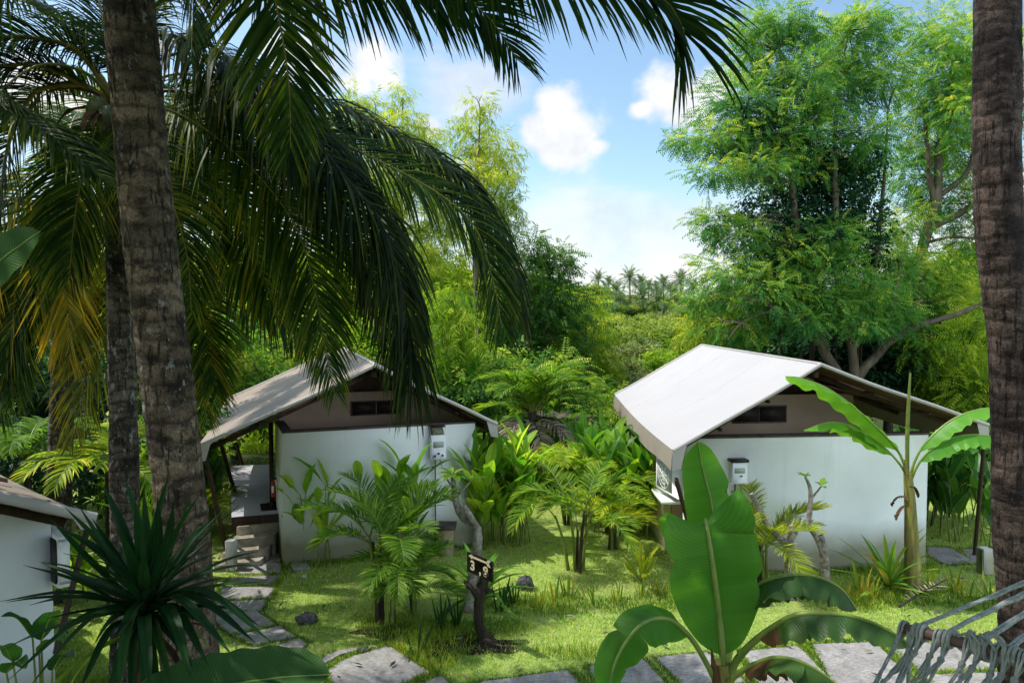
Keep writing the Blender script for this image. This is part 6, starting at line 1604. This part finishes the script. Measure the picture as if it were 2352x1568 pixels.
# right side understory behind the trunk and hut
RS = [('dark shrub under the great feathery tree', 1880, 20.5, [(1830, 800, 90, 60, -.1), (1900, 790, 80, 60, -.2), (1980, 780, 90, 70, -.25), (2040, 790, 70, 60, -.2), (1740, 820, 80, 50, .1), (1960, 860, 90, 60, -.2)], 'broad', .5, 'ivy', 620),
      ('bright shrub right of the right hut roof, left of the palm trunk', 2180, 19, [(2190, 850, 50, 50, .2), (2215, 800, 50, 50, .25), (2170, 900, 55, 45, .1), (2120, 780, 60, 60), (2230, 900, 50, 60, .2), (2250, 740, 60, 60, .2), (2230, 980, 70, 60, .0), (2320, 850, 90, 120)], 'pinnate', .45, 'bush_bright', 621),
      ('dark green shrub beneath the pale-trunked feathery tree', 2100, 21.5, [(2090, 760, 70, 60, -.1), (2130, 840, 70, 70, -.15), (2070, 850, 60, 60, -.2), (2160, 940, 70, 60, -.1), (2150, 700, 60, 50, .0)], 'broad', .5, 'bush', 622),
      ('yellow-green shrub left of the great feathery tree, above the pale roof', 1640, 22, [(1630, 700, 45, 40, .15), (1670, 730, 55, 50, .15), (1640, 770, 60, 45, .15), (1700, 800, 60, 40, .1), (1600, 760, 40, 40, .1)], 'narrow', .5, 'willow', 623),
      ('light shrub behind the ridge of the right hut roof', 1790, 23, [(1760, 760, 60, 50, .1), (1820, 740, 60, 50, .1), (1720, 700, 60, 50, .1)], 'broad', .5, 'bush_bright', 624)]
for lab, x, d, bl_, kind, sc, mt, sd_ in RS:
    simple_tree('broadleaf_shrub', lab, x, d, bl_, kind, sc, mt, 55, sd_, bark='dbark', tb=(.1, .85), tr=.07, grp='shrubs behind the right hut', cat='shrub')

# --- background forest: shared crowns
rng = np.random.default_rng(700)
def proto(name, label, kind, mat, scale, n, bark, R=(1.7, 1.7, 1.15), h=4.2, nb=9, tb=(.1, .8), lit=.5):
    b = A(0, 0, -500.0)
    bl = []
    for k in range(nb):
        u = norm(rng.normal(0, 1, 3)) * A(1, 1, .6); q = .75 if k else 0
        bl.append((b + A(0, 0, h) + u * np.array(R) * q, np.array(R) * rng.uniform(.38, .62), n, rng.uniform(-.12, .12)))
    limbs = [([b - A(0, 0, .3), b + A(.1, 0, h * .5), b + A(0, 0, h)], [.16, .12, .04])] + [([b + A(0, 0, h * .45), (b + A(0, 0, h * .6)) * .5 + q[0] * .5, q[0]], [.08, .06, .02]) for q in bl[1:5]]
    return tree(name, label, 'tree', b, limbs, bl, kind, scale, M[mat], M[bark], rng, None, .2, tb, lit, .02, 1)
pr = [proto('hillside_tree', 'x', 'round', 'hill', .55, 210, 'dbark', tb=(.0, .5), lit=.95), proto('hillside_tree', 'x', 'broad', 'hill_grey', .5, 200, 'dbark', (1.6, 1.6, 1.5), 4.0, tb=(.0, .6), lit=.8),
      proto('forest_tree', 'x', 'broad', 'bush_bright', .62, 120, 'dbark', (1.7, 1.7, 2.0), 5.0, 10), proto('forest_tree', 'x', 'pinnate', 'bush', .7, 110, 'dbark', (1.7, 1.7, 2.2), 5.2, 10), proto('forest_tree', 'x', 'narrow', 'willow', .7, 110, 'bark', (1.5, 1.5, 2.4), 5.5, 10)]
used = set()
def put(i, x, y_top, d, s=None, label=None, group=None, wide=1.0):
    """tree copy whose crown top shows at (x, y_top)"""
    t = P(x, y_top, d); z0 = float(hgt(t[0], t[1]))
    H = {0: 5.75, 1: 5.9, 2: 7.3, 3: 7.8, 4: 8.3}[i]
    s = max(.35, (t[2] - z0) / H) if s is None else s
    b = A(t[0], t[1], t[2] - H * s)
    loc = b
    if i not in used:
        used.add(i); o = pr[i]; o.location = loc; o.rotation_euler = (0, 0, rng.uniform(0, 6)); o.scale = (s * wide, s * wide, s); o['label'] = label
        if group: o['group'] = group
        return o
    o = copy_tree(pr[i], loc, rng.uniform(0, 6), s, label, group); o.scale = (s * wide, s * wide, s); return o
HGP = 'trees filling the wooded valley beyond the huts'
val = [ # x, y top, depth, proto, wide, label
 (1455, 765, 42, 1, 1.5, 'grey-green round tree in the valley centre'), (1420, 805, 36, 1, 1.2, 'small grey-green tree low in the valley, left of the centre tree'), (1515, 708, 52, 0, 1.7, 'broad-domed olive tree in the valley below the distant palms'), (1450, 722, 56, 0, 1.6, 'domed olive tree left of the broadest dome'),
 (1580, 722, 50, 0, 1.6, 'domed olive tree at the right of the valley, touching the feathery foliage'), (1600, 770, 40, 1, 1.3, 'pale round tree just above the pale roof ridge'), (1530, 790, 38, 2, 1.2, 'yellow-green tree above the left slope of the pale roof'), (1470, 850, 32, 1, 1.3, 'small grey shrub tree right beside the pale roof edge'),
 (1400, 722, 62, 0, 1.5, 'olive tree below the leftmost distant palms'), (1360, 700, 66, 2, 1.3, 'yellow-green tree at the left skyline of the valley'), (1410, 708, 72, 0, 1.5, 'low tree under the distant palm row, left'), (1470, 708, 74, 0, 1.6, 'low tree under the distant palm row, centre'), (1540, 704, 76, 1, 1.6, 'low grey tree under the distant palm row, right'),
 (1600, 690, 70, 0, 1.6, 'dark tree at the right skyline of the valley'), (1640, 700, 60, 2, 1.4, 'bright tree behind the feathery tree on the skyline'), (1500, 684, 92, 0, 1.8, 'farthest tree clump beneath the tallest distant palm'), (1440, 690, 95, 0, 1.8, 'farthest tree clump left of the tallest distant palm'), (1570, 686, 92, 1, 1.8, 'farthest tree clump at the right end of the palm row'), (1380, 690, 90, 2, 1.6, 'farthest tree clump at the left end of the palm row'),
 (1388, 664, 108, 2, 1.8, 'far bright tree crown in front of the leftmost distant palm'), (1425, 684, 105, 0, 1.9, 'far crown between the second palm and the tallest palm'), (1462, 670, 118, 1, 1.9, 'far crown just left of the foot of the tallest palm'), (1497, 690, 100, 2, 1.8, 'far bright crown right of the foot of the tallest palm'), (1538, 676, 122, 0, 1.9, 'far crown under the slim palm of the row'), (1578, 664, 112, 1, 1.9, 'far crown below the right-end palm'), (1355, 650, 104, 0, 1.9, 'far crown at the left end of the palm row'),
 (1397, 690, 86, 2, 1.5, 'bright crown at the foot of the second palm'), (1452, 694, 88, 0, 1.6, 'crown at the foot of the tallest palm'), (1530, 692, 90, 2, 1.6, 'bright crown at the feet of the palms right of the tallest'), (1582, 686, 86, 1, 1.6, 'grey crown at the foot of the right-end palm'), (1412, 716, 76, 1, 1.4, 'grey crown beside the lowest left palm'), (1545, 712, 58, 0, 1.9, 'second broad olive dome, right of the valley middle'), (1440, 742, 50, 0, 1.6, 'left shoulder of the broad olive domes'),
 (1440, 900, 28, 2, 1.1, 'bright bush tree in front of the grey valley trees'), (1380, 880, 30, 4, 1.1, 'narrow-leaved tree low at the left of the valley')]
for x, y, d, i, wd, lab in val: put(i, x, y + rng.uniform(-9, 9), d, None, lab, HGP, .55 + .42 * wd)
FGP = 'trees of the dense forest edge'
fr = [(1270, 640, 34, 3, 1.2), (1190, 610, 36, 2, 1.2), (1120, 600, 34, 3, 1.2), (1050, 580, 36, 2, 1.2), (980, 560, 33, 4, 1.2), (900, 560, 36, 3, 1.2), (820, 520, 33, 2, 1.2), (740, 560, 35, 3, 1.2), (660, 540, 33, 2, 1.2), (580, 560, 36, 4, 1.2), (500, 560, 34, 3, 1.2), (420, 540, 35, 2, 1.2), (330, 560, 33, 3, 1.2), (240, 540, 35, 2, 1.2), (150, 560, 34, 3, 1.2), (60, 540, 36, 3, 1.2), (-40, 520, 34, 2, 1.2), (-160, 520, 36, 3, 1.3), (-300, 500, 34, 3, 1.3),
 (1000, 760, 24, 3, 1.1), (880, 700, 25, 2, 1.1), (760, 740, 23, 3, 1.1), (640, 700, 24, 3, 1.1), (400, 760, 18, 3, 1.1), (300, 780, 17, 3, 1.1), (180, 800, 17, 3, 1.1), (60, 780, 17, 3, 1.1), (-60, 760, 17, 3, 1.1), (120, 900, 14.5, 3, 1.0), (20, 940, 13.5, 3, 1.0), (220, 930, 13.5, 3, 1.0), (380, 920, 14, 3, 1.0), (330, 1020, 12.2, 3, .9), (450, 960, 15, 3, .9),
 (1700, 690, 30, 2, 1.2), (1780, 660, 30, 3, 1.2), (1860, 640, 32, 2, 1.2), (1950, 640, 30, 3, 1.2), (2040, 600, 31, 2, 1.2), (2130, 560, 30, 3, 1.2), (2220, 560, 32, 2, 1.2), (2310, 540, 30, 2, 1.2), (2400, 520, 32, 3, 1.2), (2520, 500, 31, 3, 1.2), (2650, 480, 33, 3, 1.3), (2250, 780, 24, 2, 1.1), (2180, 860, 20, 2, 1.0), (2350, 800, 18, 3, 1.1), (2460, 780, 17, 3, 1.1), (2300, 960, 16, 3, .9), (2230, 1000, 15.5, 3, .8)]
for k, (x, y, d, i, wd) in enumerate(fr):
    kind = {2: 'yellow-green leafy', 3: 'dark green feathery', 4: 'pale narrow-leaved'}[i]
    where = 'at the far left behind the palm trunks' if x < 480 else 'behind the drooping palm fronds and left hut' if x < 1000 else 'behind the shrubs between the huts' if x < 1400 else 'behind the great feathery tree and right hut' if x < 2200 else 'behind the right palm trunk'
    dist = 'distant' if d > 28 else 'nearer'
    o = put(i, x, y, d, None, f'{dist} {kind} tree {where}', f'{dist} {kind} trees {where}', wd)

# --- distant coconut palms on the hill
rng = np.random.default_rng(800)
def far_palm(seed):
    rng = np.random.default_rng(seed)
    b = A(0, 0, -500.0); h = 8.0
    rt = thing('distant_palm', 'x', 'palm tree', b, 'coconut palms on the distant hill')
    mb = MB(); tube(mb, [b, b + A(.15, 0, h * .5), b + A(0, 0, h)], [.2, .15, .12], 8, n=10); mb.build('trunk', M['dbark'], rt, True)
    mb = MB(); c = b + A(0, 0, h)
    for k in range(22):
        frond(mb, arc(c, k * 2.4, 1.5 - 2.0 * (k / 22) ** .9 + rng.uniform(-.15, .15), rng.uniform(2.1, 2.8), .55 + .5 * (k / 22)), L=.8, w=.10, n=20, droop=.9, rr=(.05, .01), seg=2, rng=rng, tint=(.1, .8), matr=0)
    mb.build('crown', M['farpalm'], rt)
    return rt
fps = [far_palm(1), far_palm(2), far_palm(3)]
usedp = set()
fpl = [(1374, 642, 105), (1398, 650, 112), (1415, 668, 92), (1446, 640, 98), (1472, 652, 118), (1491, 660, 125), (1476, 682, 88), (1507, 664, 118), (1524, 655, 112), (1541, 668, 130), (1564, 646, 100), (1550, 676, 104), (1424, 690, 84), (1390, 706, 74), (1592, 662, 108), (1512, 690, 86)]
fpn = ['leftmost distant palm on the skyline', 'second distant palm from the left on the skyline', 'low distant palm below the second one', 'tallest distant palm with a full round crown', 'distant palm just right of the tallest', 'distant palm two right of the tallest', 'low distant palm under the tallest, right', 'mid-row distant palm on the skyline', 'distant palm right of the middle of the row', 'slim far palm rising behind the row', 'right-end distant palm of the row', 'distant palm next to the right end', 'low distant palm left of the tallest', 'lowest distant palm at left, amid the trees', 'distant palm beside the great feathery tree', 'low distant palm right of the centre']
for k, (x, y, d) in enumerate(fpl):
    t = P(x, y, d); i = k % 3; s = rng.uniform(.62, .85)
    loc = A(t[0], t[1], t[2] - 8 * s)
    if i not in usedp:
        usedp.add(i); o = fps[i]; o.location = loc; o.scale = (s, s, s); o['label'] = fpn[k]
    else: copy_tree(fps[i], loc, rng.uniform(0, 6), s, fpn[k])

# unseen leafy tree added left of the view to shade the foreground plants
rng = np.random.default_rng(850)
b = A(-8.2, 3.6, 0)
tree('leafy_tree', 'large unseen leafy tree added beyond the left edge to shade the foreground', 'tree', b, [([b, b + A(.2, 0, 3), b + A(.3, .2, 6.5)], [.3, .22, .08])],
     [(b + A(u, v, z), (1.5, 1.5, 1.0), 420) for u, v, z in ((0, 0, 7.4), (1.6, .4, 6.4), (-1.2, .8, 6.6), (.6, -1.6, 6.3), (1.0, 1.8, 6.8), (2.6, -1.0, 7.6))], 'broad', .5, M['bush'], M['dbark'], rng)

for k, (x, y, s_) in enumerate(((1.5, -5.5, 1.25), (-4.5, -4.0, 1.2), (7.5, -4.0, 1.2), (-9.5, -.5, 1.0))):  # unseen trees added to block sky light from behind
    copy_tree(pr[3], A(x, y, 0), k * 1.7, s_ * 1.15, 'large unseen leafy tree added behind the viewer to block sky light', 'unseen leafy trees added behind the viewer')

b = A(.6, -2.6, 0)  # overhead crown added out of view to shade the foreground and lower-left hut
tree('leafy_tree', 'spreading unseen leafy tree added just behind the viewer, arching overhead as shade', 'tree', b, [([b, b + A(0, .3, 3.5), b + A(-.6, 3.0, 7.6)], [.3, .2, .06]), ([b + A(0, .3, 3.5), b + A(-2, 2, 6.4), A(-2.6, 1.4, 7.7)], [.14, .1, .04]), ([b + A(0, .3, 3.5), A(1.7, .8, 7.5)], [.14, .04])],
     [(A(u, v, z), (1.6, 1.6, .9), 420) for u, v, z in ((-.9, 3.0, 8.6), (.2, 1.0, 7.7), (-2.6, 1.4, 7.8), (1.8, 1.0, 7.7), (-1, -1.4, 7.3), (2.6, -1, 7.1), (-3.6, -.6, 7.0))], 'broad', .5, M['bush'], M['dbark'], rng)

# ------------------------------------------------------------------ lawn grass
rng = np.random.default_rng(900)
def inpoly(x, y, poly):
    r = np.zeros(len(x), bool); j = len(poly) - 1
    for i in range(len(poly)):
        xi, yi = poly[i]; xj, yj = poly[j]
        c = ((yi > y) != (yj > y)) & (x < (xj - xi) * (y - yi) / (yj - yi + 1e-12) + xi)
        r ^= c; j = i
    return r
def blocked(x, y):
    b = np.zeros(len(x), bool)
    for s in SLABS:
        c = s.mean(0); b |= inpoly(x, y, c + (s - c) * .955)
    for q in ([WL, WR, WR + dL * 5, WL + dL * 5 - wL * .2], [WLr, WRr, WRr + dR * 6, WLr + dR * 6], [W3L, W3R, W3R + d3 * 4, W3L + d3 * 4], [F0 + A(0, -.9, 0), F1 + A(.1, -.9, 0), B1, B0]):
        b |= inpoly(x, y, np.array(q)[:, :2])
    return b
def blades(n, ylo, yhi, h, wd, lean, tint, pred=None, clump=0):
    d = ylo * (yhi / ylo) ** rng.random(n)
    x = d * rng.uniform(-.78, .78, n)
    y = d
    keep = ~blocked(x, y)
    patch = np.sin(x * 1.9 + 1.3 * np.sin(y * 1.1)) * np.sin(y * 2.3 + 1.7 * np.sin(x * .9)) * .5 + .5
    if pred is not None: keep &= pred(x, y, patch)
    x, y, patch = x[keep], y[keep], patch[keep]; n = len(x)
    z = hgt(x, y)
    a = rng.uniform(0, 6.28, n); hh = h * rng.uniform(.45, 1.2, n) * (.6 + .7 * patch); le = lean * rng.uniform(.2, 1.2, n) * hh
    ca, sa = np.cos(a), np.sin(a); w = wd * rng.uniform(.7, 1.3, n)
    p = np.stack([x, y, z - .005], 1); D = np.stack([ca, sa, np.zeros(n)], 1); S = np.stack([-sa, ca, np.zeros(n)], 1)
    m = p + D * (le * .35)[:, None] + A(0, 0, 1) * (hh * .6)[:, None]; t = p + D * le[:, None] + A(0, 0, 1) * hh[:, None]
    V = np.stack([p - S * w[:, None], p + S * w[:, None], m + S * (w * .7)[:, None], m - S * (w * .7)[:, None], t], 1)
    i = np.arange(n)[:, None] * 5
    q = np.concatenate([i, i + 1, i + 2, i + 3], 1); r = np.concatenate([i + 3, i + 2, i + 4], 1)
    tn = np.clip(rng.uniform(*tint, n) + .3 * (patch - .5), 0, 1)
    return V.reshape(-1, 3), q, r, tn
mb = MB()
v, q, r, tn = blades(330000, 5.0, 19, .045, .0035, .9, (.0, 1.0)); mb.add(v, q, tn); mb.n -= len(v); mb.f  # share verts
mb.v.pop(); mb.u.pop(); mb.f.pop(); mb.t.pop(); mb.m.pop()
def addb(mb, v, q, r, tn):
    n0 = mb.n
    mb.add(v, q, tn)
    mb.f.append(r + n0); mb.t.append(tn.astype(np.float32)); mb.m.append(np.zeros(len(r), np.int32))
mb = MB(); addb(mb, v, q, r, tn)
o = mb.build('grass', M['grass']); setp(o, 'short mown lawn grass between the huts and paving', 'grass', kind='stuff')
# bare soil round the stump and under the front left areca
def soil_patch(px, rx, ry, seed, lab):
    rng2 = np.random.default_rng(seed); c = G(*px); k = 40
    a = np.linspace(0, 2 * math.pi, k, endpoint=False); rr = 1 + .22 * np.sin(3 * a + seed) + .15 * np.sin(7 * a + 2 * seed) + rng2.normal(0, .07, k)
    ring = [np.stack([c[0] + rx * rr * f * np.cos(a), c[1] + ry * rr * f * np.sin(a), np.full(k, z)], 1) for f, z in ((1, -.01), (.8, .012), (.45, .024), (.02, .03))]
    mb = MB()
    for p, q in zip(ring[:-1], ring[1:]): mb.add(np.vstack([p, q]), [[i, (i + 1) % k, k + (i + 1) % k, k + i] for i in range(k)])
    o = mb.build('soil', M['soil'], None, True); setp(o, lab, 'soil', kind='structure')
soil_patch((1090, 1478), .6, .32, 3, 'dark bare soil around the sign stump')
soil_patch((880, 1450), .38, .24, 5, 'dark bare soil under the dense areca clump')
# longer weeds along the planting line and round the stump
line = [(905, 1440), (1000, 1450), (1060, 1450), (1120, 1440), (1200, 1392), (1300, 1388), (1420, 1388), (1520, 1378), (1950, 1380), (2040, 1372), (2120, 1372), (2220, 1385), (2300, 1390)]
lw_ = np.array([G(*p)[:2] for p in line])
def nearline(x, y, patch):
    dm = np.min(np.stack([np.hypot((x - a) * .8, (y - b) * 1.2) for a, b in lw_]), 0)
    for a, b in ((WL, WR), (WLr, WRr), (W3L, W3R)):
        e = (b - a)[:2]; tq = np.clip(((x - a[0]) * e[0] + (y - a[1]) * e[1]) / (e @ e), 0, 1)
        dm = np.minimum(dm, np.hypot(x - a[0] - tq * e[0], y - a[1] - tq * e[1]) * 1.6)
    edge = (y < 8.2) & (x < 1.2)
    return (dm < .32 + .22 * patch) & (rng.random(len(x)) < np.clip(1.5 - dm * 2.5, 0, 1)) | (edge & (patch > .62) & (rng.random(len(x)) < .5))
v, q, r, tn = blades(200000, 6.5, 12.6, .105, .0042, .8, (.15, .8), nearline)
mb = MB(); addb(mb, v, q, r, tn); o = mb.build('weeds', M['weed']); setp(o, 'longer tufted weeds along the planting line and around the sign', 'weeds', kind='stuff')
# moss-green tufts in the joints of the paving
def joint(x, y, patch):
    b = np.zeros(len(x), bool)
    for s in SLABS:
        c = s.mean(0); b |= inpoly(x, y, c + (s - c) * 1.16)
    return b
v, q, r, tn = blades(420000, 5.5, 13, .06, .006, 1.0, (.2, .7), joint)
mb = MB(); addb(mb, v, q, r, tn); o = mb.build('joint_weeds', M['weed']); setp(o, 'small green weeds growing in the joints between paving slabs', 'weeds', kind='stuff')

# fallen leaves on lawn and paving
n = 520; y = 5.5 * (14 / 5.5) ** rng.random(n); x = y * rng.uniform(-.7, .75, n); keep = np.ones(n, bool)
for q in ([WL, WR, WR + dL * 5, WL + dL * 5 - wL * .2], [WLr, WRr, WRr + dR * 6, WLr + dR * 6], [W3L, W3R, W3R + d3 * 4, W3L + d3 * 4], [F0 + A(0, -.9, 0), F1 + A(.1, -.9, 0), B1, B0]): keep &= ~inpoly(x, y, np.array(q)[:, :2])
x, y = x[keep], y[keep]; n = len(x)
mb = MB(); a = rng.uniform(0, 6.28, n); l = rng.uniform(.025, .075, n); w_ = l * rng.uniform(.2, .4, n)
c = np.stack([x, y, np.full(n, .052)], 1); D = np.stack([np.cos(a), np.sin(a), rng.normal(0, .12, n)], 1); S = np.stack([-np.sin(a), np.cos(a), rng.normal(0, .25, n)], 1)
V = np.stack([c - D * l[:, None], c + S * w_[:, None], c + D * l[:, None], c - S * w_[:, None]], 1)
mb.add(V.reshape(-1, 3), np.arange(4 * n).reshape(n, 4), rng.random(n)); o = mb.build('leaf_litter', M['dry_frond']); setp(o, 'small dry fallen leaves scattered over lawn and paving', 'fallen leaves', kind='stuff')
